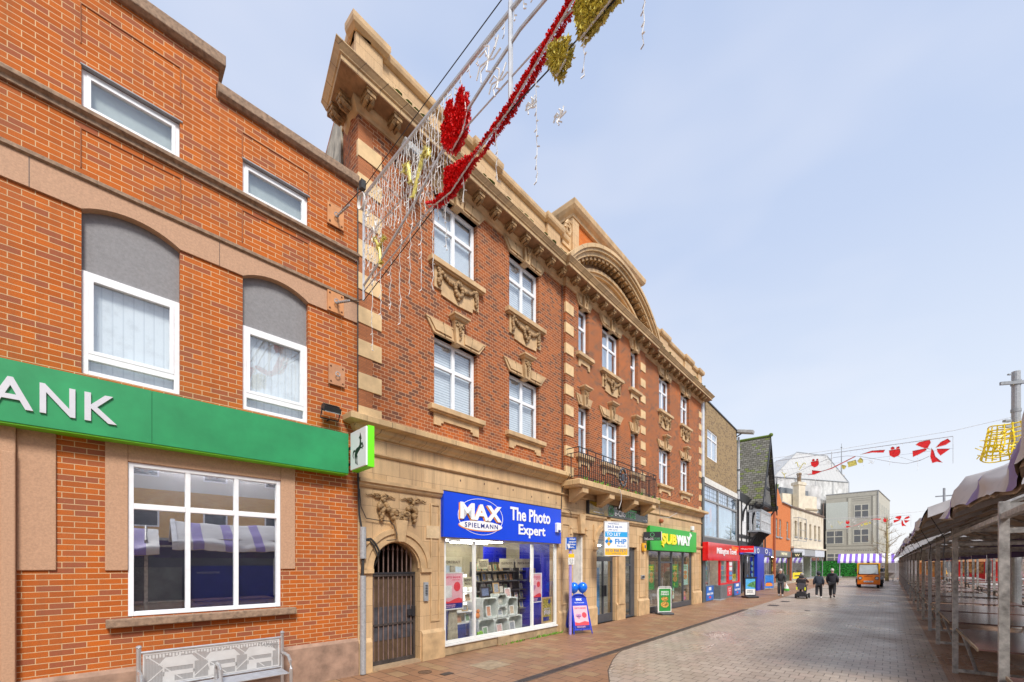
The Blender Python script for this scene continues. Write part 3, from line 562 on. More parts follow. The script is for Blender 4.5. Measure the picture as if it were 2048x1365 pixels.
part(t, 'pediment_cap', MB().sweep([(-.3,13.36),(.03,13.36),(.05,13.44),(.14,13.50),(.20,13.58),(.22,13.70),(.22,13.74),(-.3,13.78)], [(7.36,1.0),(7.36,-.05),(12.16,-.05),(12.16,1.0)]).box(7.3,12.2,.2,1.0,13.36,13.77), TERRA2, parent=bo)
part(t, 'pediment_step', MB().box(8.45,11.05,.05,.8,13.77,14.12), TERRA, parent=bo)
for s_,x in ((-1,7.36),(1,12.16)):
    v = MB().tube([(x+s_*(.20+.16*math.cos(q)*(1-q/14)), -.0, 12.85+.24*math.sin(q)*(1-q/14)) for q in [j*.45 for j in range(20)]], .045, 6)
    v.tube([(x+s_*.04,0,13.15),(x+s_*.22,0,13.12),(x+s_*.36,0,12.95)], .05, 6).prism([(x,12.3),(x+s_*.5,12.3),(x+s_*.42,12.7),(x+s_*.16,13.1),(x,13.3)], .02, .3)
    part(t, 'volute', v, TERRA2, parent=bo, smooth=False)
# string course, frieze
led = [(0,4.66),(.05,4.66),(.07,4.70),(.13,4.75),(.15,4.82),(.28,4.845),(.30,4.86),(.30,4.96),(.26,4.985),(0,5.03)]
lb = brickmat('ledge_block',(.62,.42,.21),(.72,.50,.26),(.15,.09,.05),bw=.55,rh=9,ms=.005,bmp=.2,rough=.6,grime=.5,streak=.5)
part(t, 'string_course', MB().sweep(led, [(0,.1),(0,0),(6.87,0)]), lb); part(t, 'string_course', MB().sweep(led, [(12.65,0),(20,0),(20,.1)]), lb)
part(t, 'architrave', MB().sweep([(0,4.30),(.03,4.30),(.06,4.33),(.06,4.36),(0,4.37)], [(0,0),(20,0)]), TERRA2)
# ground floor stonework
gh = [(.31,1.45,0,2.64),(2.12,6.60,.0,2.80),(7.45,8.20,0,3.16),(8.93,10.30,0,3.42),(11.02,12.12,0,2.80),(13.22,18.60,0,2.78)]
part(t, 'stone_wall', MB().wall(0,20,0,4.9,gh,0,.32), TERRA)
def spandrel(mb, x0, x1, zs, zt, y0, y1, n=14):
    c_ = (x0+x1)/2; r = (x1-x0)/2
    P = arc_pts(c_, zs, r, math.pi, 0, n)
    for i in range(n): mb.prism([P[i],P[i+1],(P[i+1][0],zt),(P[i][0],zt)], y0, y1)
    return mb
part(t, 'arch_stone', spandrel(spandrel(MB(), .31,1.45,2.05,2.65,.001,.32), 8.93,10.30,2.72,3.43,.001,.32), TERRA)
for (c_,r,zs,w_) in ((.88,.57,2.05,.26),(9.615,.685,2.72,.22)):
    am = MB(); am.ring(c_,zs,r,r+w_*.6,-.035,0).ring(c_,zs,r+w_*.6,r+w_,-.07,0)
    am.box(c_-r-w_-.02,c_-r,-.06,0,zs-.09,zs).box(c_+r,c_+r+w_+.02,-.06,0,zs-.09,zs)
    am.ring(c_,zs,r-.03,r,.02,.06)
    part(t, 'arch_moulding', am, TERRA2)
for P_,y_ in (([(.80,2.60),(.96,2.60),(1.03,3.05),(.73,3.05)],-.17),([(9.54,3.38),(9.69,3.38),(9.76,3.74),(9.47,3.74)],-.12),([(7.74,3.14),(7.90,3.14),(8.02,3.78),(7.66,3.78)],-.14)): part(t, 'arch_keystone', MB().prism(P_, y_, 0), TERRA2, bevel=.01)
cap = [(0,3.66),(.03,3.66),(.06,3.70),(.06,3.73),(.10,3.75),(.10,3.82),(0,3.83)]
for a_,b_,dz_ in ((0,2.06,0),(6.68,7.66,0),(8.02,9.47,0),(9.76,13.16,0),(18.75,20.0,-.75)): part(t, 'cornice_strip', MB().sweep([(o_,z+dz_) for o_,z in cap], [(a_,0),(b_,0)]), TERRA2)
# pilaster dressings
for x0,x1,zt in ((1.72,1.98,3.5),(6.80,7.22,3.42),(12.30,12.98,3.3),(18.82,19.75,2.75)): part(t, 'pilaster_panel', MB().frame(x0,x1,.85 if x0<12 else .75,zt,.035,-.025,0), TERRA2)
for x0,x1 in ((.0,.28),(1.48,2.1),(6.62,7.42),(8.25,8.90),(10.33,11.0),(12.15,13.2),(18.64,19.95)): part(t, 'pier_base', MB().box(x0,x1,-.06,0,0,.60).prismx([(0,.60),(-.06,.60),(0,.68)],x0,x1), TERRA2, bevel=.005)
part(t, 'pilaster', MB().box(10.42,10.92,-.09,0,.6,3.3).box(10.40,10.94,-.11,0,3.3,3.42), TERRA2, bevel=.005)
for x in (7.28,8.24): part(t, 'lintel_shoulder', MB().box(x-.06,x+.10,-.05,0,3.28,3.34).box(x-.04,x+.08,-.03,0,3.10,3.28), TERRA2)
for x in (8.72,10.42): part(t, 'wall_strip', MB().box(x-.03,x+.03,-.05 if x<9 else -.13,0,2.95,3.5), TERRA2)
part(t, 'repair_stone', MB().box(1.60,1.96,-.03,0,2.72,3.0), M('pale_stone',(.72,.53,.31),.6))
# swag over the gate
sw = MB(); rnd = random.Random(3)
def ribbon(x, s_): 
    sw.sph((x,-.05,3.50),.035,1,.8,1,7,4)
    for q in (-1,1): sw.tube([(x,-.04,3.50),(x+q*.08,-.05,3.56),(x+q*.15,-.04,3.54),(x+q*.13,-.04,3.48),(x,-.04,3.49)],.022,5); sw.tube([(x+q*.12,-.03,3.50),(x+q*.22,-.04,3.53),(x+q*.30,-.03,3.50),(x+q*.34,-.03,3.52)],[.02,.018,.012,.006],5)
for x in (.48,1.26):
    ribbon(x,1); sw.tube([(x,-.03,3.48),(x-.02,-.04,3.38),(x-.02,-.04,3.3)],[.015,.03,.05],6)
    for j in range(22): u = j/21; sw.sph((x-.01+rnd.uniform(-.05,.05)*(1.2-u), -.05-rnd.uniform(0,.03), 3.33-.30*u), .058*(1.15-.5*u), 1,1,1,6,4)
for j in range(40):
    u = j/39; xx = .50+.74*u; zz = 3.44-.34*math.sin(u*math.pi); wd = .03+.055*math.sin(u*math.pi)
    sw.sph((xx+rnd.uniform(-.02,.02), -.06-rnd.uniform(0,.04)*math.sin(u*3.1), zz+rnd.uniform(-wd,wd)), .038+.038*math.sin(u*math.pi), 1,1,1,7,5)
for x,z,r in ((.76,3.20,.085),(1.0,3.19,.065),(.88,3.10,.06)): sw.sph((x,-.11,z),r,1,.7,1,9,6); sw.tube([(x+r*.6*math.cos(q),-.16,z+r*.6*math.sin(q)) for q in [i*.7 for i in range(9)]],.012,5)
part(t, 'gate_swag', sw, TERRAD, smooth=True)
# stall risers and plinths
part(t, 'stall_riser', MB().box(2.12,6.60,.02,.25,0,.26).box(3.9,4.35,-.03,.02,0,.22), M('stone_riser',(.42,.30,.17),.8,var=.2,vs=4), bevel=.01)
part(t, 'stone_hole', (lambda m: [m.box(x,x+.03,-.003,0,z,z+.05) for x,z in ((2.6,4.12),(3.4,4.15),(3.9,4.1),(4.5,4.14),(5.3,4.05),(6.1,4.12),(6.5,4.0),(7.6,4.1))] and m)(MB()), M('rust_stain',(.10,.06,.05),.9))
# --- gate
gt = part(t, 'gate', MB().frame(.33,1.43,.06,1.93,.045,.16,.20).box(.375,1.385,.165,.195,.86,.90).box(.375,1.385,.165,.195,.10,.14), M('gate_iron',(.09,.075,.07),.5,metal=.4,var=.2))
for i in range(9):
    x = .43+i*.1125; top = 2.12+.34*math.sin(math.acos(max(-1,min(1,(x-.88)/.6)))) if True else 0
    bb = MB().box(x-.01,x+.01,.17,.19,.06,top).prism([(x-.032,top-.02),(x,top+.1),(x+.032,top-.02),(x+.01,top),(x-.01,top)], .172,.188)
    part(t, 'gate_bar', bb, M('gate_bar_rust',(.20,.13,.11),.6,var=.2), parent=gt)
part(t, 'gate_sheet', MB().box(.375,1.385,.20,.205,.55,1.25), M('sheet_metal',(.07,.07,.08),.5,var=.25), parent=gt)
part(t, 'lock_box', MB().box(1.22,1.40,.13,.16,1.02,1.16).box(1.33,1.41,.12,.16,1.0,1.22), BLACK, parent=gt); part(t,'top_rail',MB().box(.33,1.43,.15,.21,1.93,1.97),BLACK,parent=gt)
meshm = stripemat('gate_mesh',(.035,.022,.015),(.20,.12,.06),.03,0,.6); part(t, 'mesh_infill', MB().box(.36,1.40,.212,.215,.1,1.9), meshm, parent=gt)
room(t, .31,1.45,.32,2.2,0,2.75, M('passage_floor',(.2,.16,.13),.8), M('passage_brick',(.16,.09,.05),.9), WALLIN, 'passage')
part(t, 'passage_step', MB().box(.31,1.45,-.02,.32,0,.06), M('step_stone',(.4,.28,.17),.8))
# --- small blocked doorway
part(t, 'blank_panel', MB().box(7.45,8.20,.22,.25,0,3.16), M('blank_board',(.55,.52,.47),.7,var=.08)); part(t, 'blank_panel_edge', MB().box(8.12,8.20,.12,.22,0,3.1), M('white_timber',(.75,.74,.70),.6))
# --- vacant unit: arched double door and side door
dk = MB().frame(8.93,10.30,0,2.30,.07,.12,.19).box(9.585,9.645,.12,.19,.07,2.23).box(9.0,9.585,.12,.19,.07,.30).box(9.645,10.23,.12,.19,.07,.30).box(8.93,10.30,.115,.195,2.30,2.40)
w_ = part(t, 'double_door', dk, DKGREY); part(t, 'pane', MB().box(8.95,10.28,.15,.156,.2,3.42), GLASSS, parent=w_); part(t, 'door_handle', MB().box(9.50,9.56,.05,.12,.95,1.35).box(9.67,9.73,.05,.12,.95,1.35), BLACK, parent=w_)
part(t, 'blue_film', MB().box(9.0,9.40,.165,.17,.3,2.0), M('blue_film',(.05,.25,.5),.4), parent=w_)
w_ = part(t, 'side_door', MB().frame(11.02,12.12,0,2.80,.08,.12,.19).box(11.78,12.04,.12,.19,.08,2.72).box(11.1,11.78,.12,.19,2.05,2.13), DKGREY); part(t, 'pane', MB().box(11.08,11.78,.15,.156,.08,2.72), GLASSS, parent=w_)
room(t, 8.7,12.14,.32,4.5,0,2.95, M('laminate',(.25,.2,.15),.4), M('grey_shop_wall',(.33,.34,.31),.8), WALLIN, 'vacant_interior', lights=[(9.2,11.8,1.5,1.6)], lit=25)
# --- balcony
sl = part(t, 'balcony', MB().sweep([(0,4.52),(.60,4.52),(.62,4.56),(.66,4.58),(.66,4.72),(.62,4.75),(0,4.78)], [(7.42,.05),(7.42,-.04),(12.08,-.04),(12.08,.05)]).box(7.3,12.2,-.5,-.101,4.53,4.76), lb)
for x in (7.05,8.75,10.6,12.2): part(t, 'balcony_bracket', MB().prismx([(-.10,4.52),(-.62,4.52),(-.62,4.36),(-.50,4.32),(-.10,4.10)], x, x+.34), TERRA2, parent=sl, bevel=.01)
rl = part(t, 'railing', MB().tube([(6.90,0,5.74),(6.90,-.58,5.74),(12.62,-.58,5.74),(12.62,0,5.74)],.016,5).tube([(6.90,0,5.58),(6.90,-.58,5.58),(12.62,-.58,5.58),(12.62,0,5.58)],.014,5).tube([(6.90,0,4.86),(6.90,-.58,4.86),(12.62,-.58,4.86),(12.62,0,4.86)],.014,5), BLACK)
rl.location.x = 0
for i in range(47):
    x = 6.90+i*(5.72/46)
    if 9.45 < x < 10.05: continue
    tall = i % 4 == 0 or i == 46
    part(t, 'baluster', MB().box(x-.011,x+.011,-.591,-.569,4.78,5.74 if tall else 5.58), BLACK, parent=rl)
for y in (-.29,): 
    for x in (6.90,12.62): part(t, 'baluster', MB().box(x-.011,x+.011,y-.011,y+.011,4.8,5.58), BLACK, parent=rl)
wr = MB().tube([(9.75+.24*math.cos(q),-.58,5.22+.30*math.sin(q)) for q in [i*math.pi/10 for i in range(21)]],.035,6).tube([(9.46,-.58,4.88),(10.04,-.58,5.57)],.014,5).tube([(10.04,-.58,4.88),(9.46,-.58,5.57)],.014,5).disc(9.75,5.22,.12,.14,-.60,-.57,10)
for i in range(14): q = i*math.pi/7; wr.sph((9.75+.24*math.cos(q),-.60,5.22+.30*math.sin(q)),.05,1,.6,1,6,4)
part(t, 'railing_wreath', wr, M('wreath_iron',(.06,.06,.07),.5,var=.3), parent=rl)
wd = MB()
for i in range(60): x = random.choice([7.2,7.7,8.1,8.5,9.4,9.8,10.6,11.0,12.2,12.7])+random.gauss(0,.12); y=-.62+random.uniform(-.08,.02); wd.tube([(x,y,4.74),(x+random.uniform(-.05,.05),y-random.uniform(0,.05),4.74+random.uniform(.03,.12))],[.02,.004],4)
part(t, 'balcony_weeds', wd, WEED)
# --- downpipes and stray cables on the facade
t2 = thing('facade_cable', 'loose grey wire hanging from the edge of the balcony', 'cable', FM, (9.3,-.7,4.6)); part(t2, 'cable', MB().tube([(9.2,-.74,4.70),(9.3,-.75,4.55),(9.32,-.74,4.3),(9.2,-.72,4.05)],.012), M('pale_cable',(.5,.48,.46),.6,var=0))
t2 = thing('facade_cable', 'grey wire looping from the balcony end over the green sandwich shop sign', 'cable', FM, (12.7,-.4,4.6)); part(t2, 'cable', MB().tube([(12.6,-.7,4.65),(12.9,-.6,4.4),(13.6,-.35,4.15),(14.6,-.33,4.2),(15.6,-.33,4.5)],.011), MATS['pale_cable'])
t2 = thing('facade_cable', 'thin black wire hanging in the corner left of the balcony', 'cable', FM, (6.78,-.03,3.9)); part(t2, 'cable', MB().tube([(6.80,-.02,11.0),(6.80,-.03,5.1),(6.78,-.34,4.9),(6.79,-.03,4.5),(6.76,-.02,3.85)],.012).tube([(6.76,-.1,3.85),(7.0,-.14,3.86),(7.15,-.12,3.78),(7.15,-.12,3.6)],.01), CABLE)
t2 = thing('wall_floodlight', 'large grey floodlight hung under the cornice behind the festive lights', 'lamp', FM, (1.0,-.3,10.6))
part(t2, 'housing', MB().cbox((1.0,-.42,10.55),(.42,.18,.42),rx=R(-28)), M('lamp_grey',(.35,.35,.34),.5), bevel=.02); part(t2, 'lens', MB().cbox((1.0,-.515,10.52),(.34,.01,.34),rx=R(-28)), M('lamp_lens',(.22,.24,.26),.15)); part(t2, 'bracket', MB().tube([(.76,-.38,10.5),(.76,-.1,10.5),(.85,0,10.5)],.02).tube([(1.24,-.38,10.5),(1.24,-.1,10.5),(1.1,0,10.5)],.02), BLACK)
# ---------------------------------------------------------------- photo shop: front, sign, contents
SIGNBLUE = M('blue_sign_panel', (.004,.062,.72), .22, var=.05, vs=1); NAVY = M('navy', (.01,.025,.22), .4, var=0); ORG = M('logo_orange',(.95,.33,.05),.4,var=0); WT = M('letter_white',(.88,.88,.88),.35,var=0)
t = thing('photo_shop_sign', 'bright blue fascia sign with a white and orange oval logo over the photo shop', 'sign', FM, (4.3,-.1,2.76))
part(t, 'panel', MB().box(2.02,4.60,-.10,0,2.765,3.82).box(4.604,6.63,-.10,0,2.765,3.82), SIGNBLUE)
part(t, 'sign_top_edge', MB().box(2.02,6.63,-.11,0,3.821,3.835), BLACK)
lx, lz = 3.22, 3.31
part(t, 'logo_oval', MB().ring(lx,lz,.90,.91,-.106,-.1,0,0.001,1) if 0 else (lambda m: [m.prism([(lx+.76*r*math.cos(a), lz+.44*r*math.sin(a)) for r,a in ((1,q),(1.02,q),(1.02,q+.131),(1,q+.131))], -.106, -.1) for q in [i*math.pi/24 for i in range(48)]] and m)(MB()), WT)
part(t, 'logo_letters_back', textmb('MAX', .40, (lx-.035,-.112,3.40), width=1.42, bold=.035, shear=.0, ext=.01), ORG); part(t, 'logo_letters', textmb('MAX', .40, (lx-.01,-.135,3.42), width=1.42, bold=.035, ext=.02), WT)
part(t, 'logo_lens_back', MB().disc(lx-.02,3.075,.74,.125,-.108,-.1,36), ORG); part(t, 'logo_lens', MB().disc(lx,3.09,.74,.118,-.115,-.105,36), WT)
part(t, 'logo_name', textmb('SPIELMANN', .115, (lx,-.121,3.09), width=1.14, bold=.012, spacing=1.25), NAVY)
part(t, 'lettering', textmb('The Photo', .36, (5.17,-.115,3.50), width=1.78, bold=.022, ext=.012).add(*(lambda q: (q.v,q.f))(textmb('Expert', .37, (5.22,-.115,3.05), width=1.2, bold=.022, ext=.012))), WT)
t = thing('alarm_box', 'white alarm box fixed on the right end of the blue photo shop sign', 'alarm', FM, (6.42,-.16,3.1)); part(t, 'cover', MB().prism([(6.31,3.10),(6.52,3.10),(6.52,3.36),(6.50,3.39),(6.33,3.39),(6.31,3.36)], -.19, -.10), WHITE, bevel=.01); part(t, 'lens', MB().box(6.36,6.48,-.195,-.19,3.11,3.17), NAVY)
UP = M('white_upvc',(.78,.78,.74),.35,var=.04)
sf = MB().frame(2.13,6.59,.26,2.81,.075,.04,.12); 
for x in (3.13,5.42): sf.box(x-.03,x+.03,.035,.12,.315,2.705)
sf.box(2.13,6.59,-.02,.12,.22,.26)
sf = part(MT, 'shopfront', sf, UP, bevel=.004); part(MT, 'pane', MB().box(2.18,6.54,.08,.086,.3,2.72), GLASSS, parent=sf)
room(MT, 2.02,6.68,.30,3.6,.12,2.86, M('blue_carpet',(.02,.06,.32),.95,var=.3,vs=50), M('cream_wall',(.55,.48,.30),.8,var=.05), M('ceiling_white',(.75,.74,.70),.8), 'photo_shop_interior', lights=[(2.3,3.4,.8,.9),(2.4,3.8,1.9,1.98),(3.9,5.2,.7,.8),(4.2,5.9,1.7,1.78),(4.6,6.2,2.7,2.78)], lit=18)
part(MT, 'blue_wall_panel', MB().box(6.63,6.67,.35,1.6,.12,2.8).box(2.06,2.1,.35,3.55,.2,1.75).box(2.1,3.2,3.55,3.58,.2,1.8).box(5.55,6.62,2.2,2.25,.12,2.7), M('blue_panel',(.01,.02,.50),.4,var=.05), parent=sf)
POP = [M('print_%d'%i, c, .5, var=.3, vs=25) for i,c in enumerate([(.55,.42,.30),(.35,.38,.42),(.62,.30,.18),(.25,.40,.25),(.62,.58,.50),(.18,.22,.35),(.70,.45,.42)])]
WOODF = M('light_wood',(.55,.36,.17),.5); CREAMF = M('cream_frame',(.68,.60,.40),.5); BLKF = M('black_frame',(.05,.04,.04),.4); WHF = M('white_frame',(.78,.77,.74),.5); PINK = M('poster_pink',(.83,.45,.50),.5,var=.06); RED = M('poster_red',(.75,.05,.07),.5,var=0)
def gift_poster(t, x, z0, w, h, y, heart=False, fr=True):
    part(t, 'poster', MB().box(x,x+w,y,y+.012,z0,z0+h), PINK)
    if fr: part(t, 'poster_frame', MB().frame(x-.03,x+w+.03,z0-.03,z0+h+.03,.03,y-.01,y+.015), WHF)
    part(t, 'poster_footer', MB().box(x+.002,x+w-.002,y-.003,y-.001,z0+.002,z0+h*.15), NAVY)
    part(t, 'poster_print', MB().disc(x+w*.72,z0+h*.62,w*.17,w*.19,y-.004,y-.001,18).prism([(x,z0+h*.15),(x+w,z0+h*.15),(x+w,z0+h*.26),(x+w*.8,z0+h*.30),(x+w*.55,z0+h*.26),(x+w*.3,z0+h*.2),(x,z0+h*.24)], y-.0035, y-.001), RED)
    part(t, 'poster_text', textmb('GIFTS MADE', h*.055, (x+w*.5,y-.004,z0+h*.89), width=w*.8, bold=.02, ext=.003).add(*(lambda q: (q.v,q.f))(textmb('with love', h*.05, (x+w*.66,y-.004,z0+h*.82), width=w*.4, ext=.003, shear=.3))), M('poster_text_red',(.70,.08,.15),.5,var=0))
    part(t, 'poster_footer_text', textmb('PERSONALISED\nPHOTO GIFTS', h*.09, (x+w*.36,y-.006,z0+h*.075), width=w*.55, bold=.01, ext=.003), M('poster_text_pink',(.9,.5,.6),.5,var=0))
    part(t, 'poster_photo', MB().prism([(x+w*.12,z0+h*.30),(x+w*.45,z0+h*.32),(x+w*.45,z0+h*.66),(x+w*.12,z0+h*.66)], y-.0032, y-.001) if not heart else MB().disc(x+w*.22,z0+h*.55,w*.10,w*.10,y-.003,y-.001,12).disc(x+w*.36,z0+h*.55,w*.10,w*.10,y-.003,y-.001,12).prism([(x+w*.13,z0+h*.53),(x+w*.45,z0+h*.53),(x+w*.29,z0+h*.40)], y-.003, y-.001), WHF if not heart else M('heart_mauve',(.55,.25,.45),.5))
t = thing('poster_easel', 'pink gift poster on a tapered wooden easel inside the photo shop window', 'poster stand', FM, (2.55,.35,.12))
part(t, 'post', MB().prism([(2.52,.12),(2.86,.12),(2.76,2.1),(2.62,2.1)], .36, .40), M('grey_wood',(.42,.38,.28),.7,var=.2,vs=8), bevel=.004); gift_poster(t, 2.32, 1.05, .62, .86, .30); part(t, 'back_board', MB().cbox((2.6,.43,1.6),(.75,.02,1.0),ry=R(6)), M('pale_blue_board',(.55,.65,.72),.5))
CR = M('white_crate',(.66,.70,.66),.6,var=.1,vs=12)
def crate(x, z, w, h, y=.45, d=.36):
    m = MB(); s = .018
    m.box(x,x+s,y,y+d,z,z+h).box(x+w-s,x+w,y,y+d,z,z+h).box(x+s,x+w-s,y,y+d,z,z+s).box(x+s,x+w-s,y,y+d,z+h-s,z+h).box(x+s,x+w-s,y+d-s,y+d,z+s,z+h-s)
    for cx,cz,sx,sz in ((x+s,z+s,1,1),(x+w-s,z+s,-1,1),(x+s,z+h-s,1,-1),(x+w-s,z+h-s,-1,-1)): m.prism([(cx,cz),(cx+sx*.07,cz),(cx,cz+sz*.07)], y, y+.02)
    return m
cr_spots = [(3.36,.14,.62,.50,'bottom left'),(4.00,.14,.52,.48,'bottom middle'),(4.54,.14,.60,.50,'bottom right'),(3.52,.65,.56,.56,'upper left, with the orange toy'),(4.50,.65,.44,.52,'upper right'),(4.10,.64,.38,.30,'low middle of the second row'),(4.10,.95,.38,.34,'high middle, below the wooden picture frame')]
for x,z,w_,h_,lab in cr_spots:
    x += .28
    t = thing('display_crate', 'white wooden crate in the photo shop window, %s' % lab, 'crate', FM, (x+w_/2,.6,z), group='white crates in the photo shop window'); part(t, 'crate', crate(x,z,w_,h_), CR, bevel=.003)
rnd = random.Random(11); pf = 0
def pframe(x, z, w, h, y, fm, pm, lab, group, tilt=-12, cat='picture frame'):
    t = thing('picture_frame', lab, cat, FM, (x,y,z), 0.0, group)
    o = part(t, 'frame', MB().frame(-w/2,w/2,0,h,w*.13,-.012,.012), fm); part(t, 'picture', MB().box(-w/2+w*.12,w/2-w*.12,-.004,.004,w*.12,h-w*.12), pm)
    t.o.rotation_euler = (R(tilt)*0, 0, FM.a); t.o.rotation_mode = 'XYZ'
    for c in t.o.children: c.rotation_euler = (R(tilt), 0, 0)
ladj = ['cream','wooden','black','white']; lm = [CREAMF,WOODF,BLKF,WHF]
rows = [(1.92,'top shelf',0),(1.62,'second shelf',0),(1.32,'third shelf',3),(1.02,'fourth shelf',3),(.70,'lowest shelf',2)]
sh = thing('display_shelving', 'tall grey shelving unit full of picture frames inside the photo shop', 'shelf', FM, (4.9,1.75,.12))
part(sh, 'back_panel', MB().box(4.4,6.6,1.60,1.63,.12,2.2), M('grey_shelf',(.16,.15,.13),.7))
for z,nm,k in rows: part(sh, 'shelf', MB().box(4.4,6.6,1.30,1.60,z-.03,z), MATS['grey_shelf'])
pos = ['far left','left of centre','second from the left','third from the left','at the centre','right of centre','third from the right','second from the right','far right']
for z,nm,k in rows:
    for i in range(9):
        if rnd.random() < .1: continue
        j = rnd.choice([0,0,1] if k==0 else [0,3,2,1]); h_ = rnd.uniform(.18,.24)
        pframe(4.55+i*.245+rnd.uniform(-.02,.02), z+.002, h_*.72, h_, 1.42, lm[j], rnd.choice(POP), '%s picture frame on the %s inside the photo shop, %s' % (ladj[j],nm,pos[i]), 'picture frames on the photo shop shelving')
for x,z,w_,h_,fm,pm,lab in ((4.15,1.31,.24,.30,WOODF,1,'orange wood picture frame standing on top of the white crates'),(4.62,1.18,.26,.27,WHF,6,'pinkish framed photo on the upper right crate'),(4.36,1.30,.20,.24,BLKF,4,'brown framed photo leaning beside the orange wood frame'),(3.72,1.22,.36,.30,BLKF,5,'black photo plaque lying on the upper left crate'),(4.28,.98,.26,.20,M('grey_album',(.4,.42,.36),.6),4,'grey photo album inside the high middle crate'),(4.28,.67,.24,.20,WHF,1,'square portrait print inside the low middle crate'),(4.80,.67,.20,.26,WHF,0,'family photo print inside the upper right crate'),(3.85,.69,.18,.30,WHF,2,'orange toy print inside the upper left crate'),(3.72,.17,.20,.26,WHF,3,'teal photo book inside the bottom left crate'),(4.28,.17,.24,.28,WHF,6,'portrait canvas inside the bottom middle crate'),(4.82,.17,.26,.30,WHF,1,'blue photo canvas inside the bottom right crate'),(6.33,1.56,.26,.44,WOODF,5,'tall collage frame hanging on the blue wall at the right of the shop')):
    x += .28 if x<6 else 0
    pframe(x, z, w_, h_, .55 if x<6.1 else .8, fm, POP[pm], lab, None, -8 if x<6 else 0)
t = thing('toy', 'small orange soft toy sitting in the upper left crate', 'toy', FM, (3.72,.55,.67)); part(t, 'body', MB().sph((3.70,.55,.76),.07,1,.8,1.2).sph((3.70,.53,.87),.05).sph((3.67,.53,.91),.018).sph((3.73,.53,.91),.018), M('toy_orange',(.75,.25,.06),.8), smooth=True)
t = thing('gift_bag', 'bright green gift item at the front of the bottom left crate', 'gift', FM, (3.70,.42,.14)); part(t, 'bag', MB().prism([(3.58,.16),(3.80,.16),(3.78,.32),(3.72,.36),(3.66,.33),(3.58,.34)],.42,.46), M('toy_green',(.25,.55,.08),.6))
t = thing('lightbox', 'tall glowing white light panel at the back of the photo shop', 'light panel', FM, (3.55,1.1,.9)); part(t, 'panel', MB().box(3.45,3.85,1.15,1.18,1.0,1.85), M('lightbox_white',(1,1,.97),.4,var=0,emit=2.2))
t = thing('shop_poster', 'pink gift poster with a heart in the right pane of the photo shop', 'poster', FM, (5.75,.14,.9)); gift_poster(t, 5.50, 1.02, .46, .82, .16, heart=True)
t = thing('autumn_poster', 'gold framed poster with figures among yellow leaves in the photo shop window', 'poster', FM, (6.15,.2,.3)); part(t, 'frame', MB().frame(5.98,6.5,.33,1.12,.045,.14,.17), WOODF); part(t, 'picture', MB().box(6.02,6.46,.155,.16,.37,1.08), M('autumn_print',(.45,.36,.05),.5,var=.5,vs=22))
part(t, 'badge', MB().disc(6.36,.98,.06,.07,.148,.153,14).prism([(6.06,.40),(6.34,.40),(6.34,.52),(6.06,.52)],.148,.153), NAVY); pm_ = MB()
for i in range(5): pm_.disc(6.12+i*.065,.66+rnd.uniform(-.02,.02),.028,.08,.149,.153,10).disc(6.12+i*.065,.77,.02,.022,.149,.153,10)
part(t, 'figures', pm_, M('figure_print',(.6,.55,.6),.6,var=.6,vs=40))
for x,z,w_,s_ in ((4.35,2.10,.42,'PASSPORT\nVISAS & ID\nPHOTOS'),(5.35,2.12,.62,'OLD PHOTOS'),(6.15,2.12,.75,'PRINT & FRAME'),(3.2,2.15,.7,'PORTRAIT'),(3.75,1.6,.3,'PASSPORT\nPHOTOS')):
    t = thing('hanging_sign', 'cream hanging sign reading %s inside the photo shop' % s_.replace('\n',' '), 'sign', FM, (x,1.0,z), group='cream signs hanging inside the photo shop')
    part(t, 'board', MB().box(x-w_/2,x+w_/2,1.0,1.02,z-.10,z+.18), M('sign_cream',(.72,.66,.45),.6,var=.03)); part(t, 'lettering', textmb(s_, .16 if '\n' in s_ else .07, (x,.995,z+.04), width=w_*.8, ext=.003), M('text_brown',(.12,.09,.07),.6,var=0))
t = thing('display_unit', 'white slatted shelf unit in the left pane of the photo shop', 'shelf', FM, (2.9,1.2,.12))
part(t, 'frame', MB().box(3.02,3.05,.9,1.3,.5,1.5).box(3.95,3.98,.9,1.3,.12,1.5), WHF)
for z in (.52,.82,1.10,1.34): part(t, 'shelf', MB().box(3.05,3.95,.9,1.3,z,z+.03), WHF)
for i,(x,z,w_,h_,lab) in enumerate(((3.2,1.13,.16,.18,'small wooden frame on the slatted shelf, uppermost'),(3.1,.85,.20,.15,'wooden frame on the middle slatted shelf'),(2.85,.55,.24,.20,'brown album on the lowest slatted shelf'),(3.2,.55,.18,.22,'grey album on the lowest slatted shelf'),(2.9,1.37,.2,.16,'cluster of small frames on top of the slatted shelf'))): pframe(x+.55, z, w_, h_, 1.0, WOODF if i<3 else WHF, POP[i], lab+' in the photo shop', None)
t = thing('intercom', 'silver intercom panel with a column of buttons on the stone jamb right of the gate', 'intercom', FM, (1.60,-.03,1.3)); part(t, 'panel', MB().box(1.53,1.64,-.05,0,1.32,1.74), LEAD, bevel=.006)
part(t, 'buttons', (lambda m: [m.box(1.555,1.615,-.056,-.05,1.45+i*.035,1.468+i*.035) for i in range(7)] and m)(MB()), BLACK)
wb = MB()
for i in range(60): x = 3.9+random.random()**.6*2.8; wb.tube([(x,-.03-random.random()*.08,0),(x+random.uniform(-.05,.05),-.06-random.random()*.08,random.uniform(.02,.09))],[.025,.004],4)
solo('weeds', None, None, FM, (5,0,0), wb, WEED, kind='stuff')
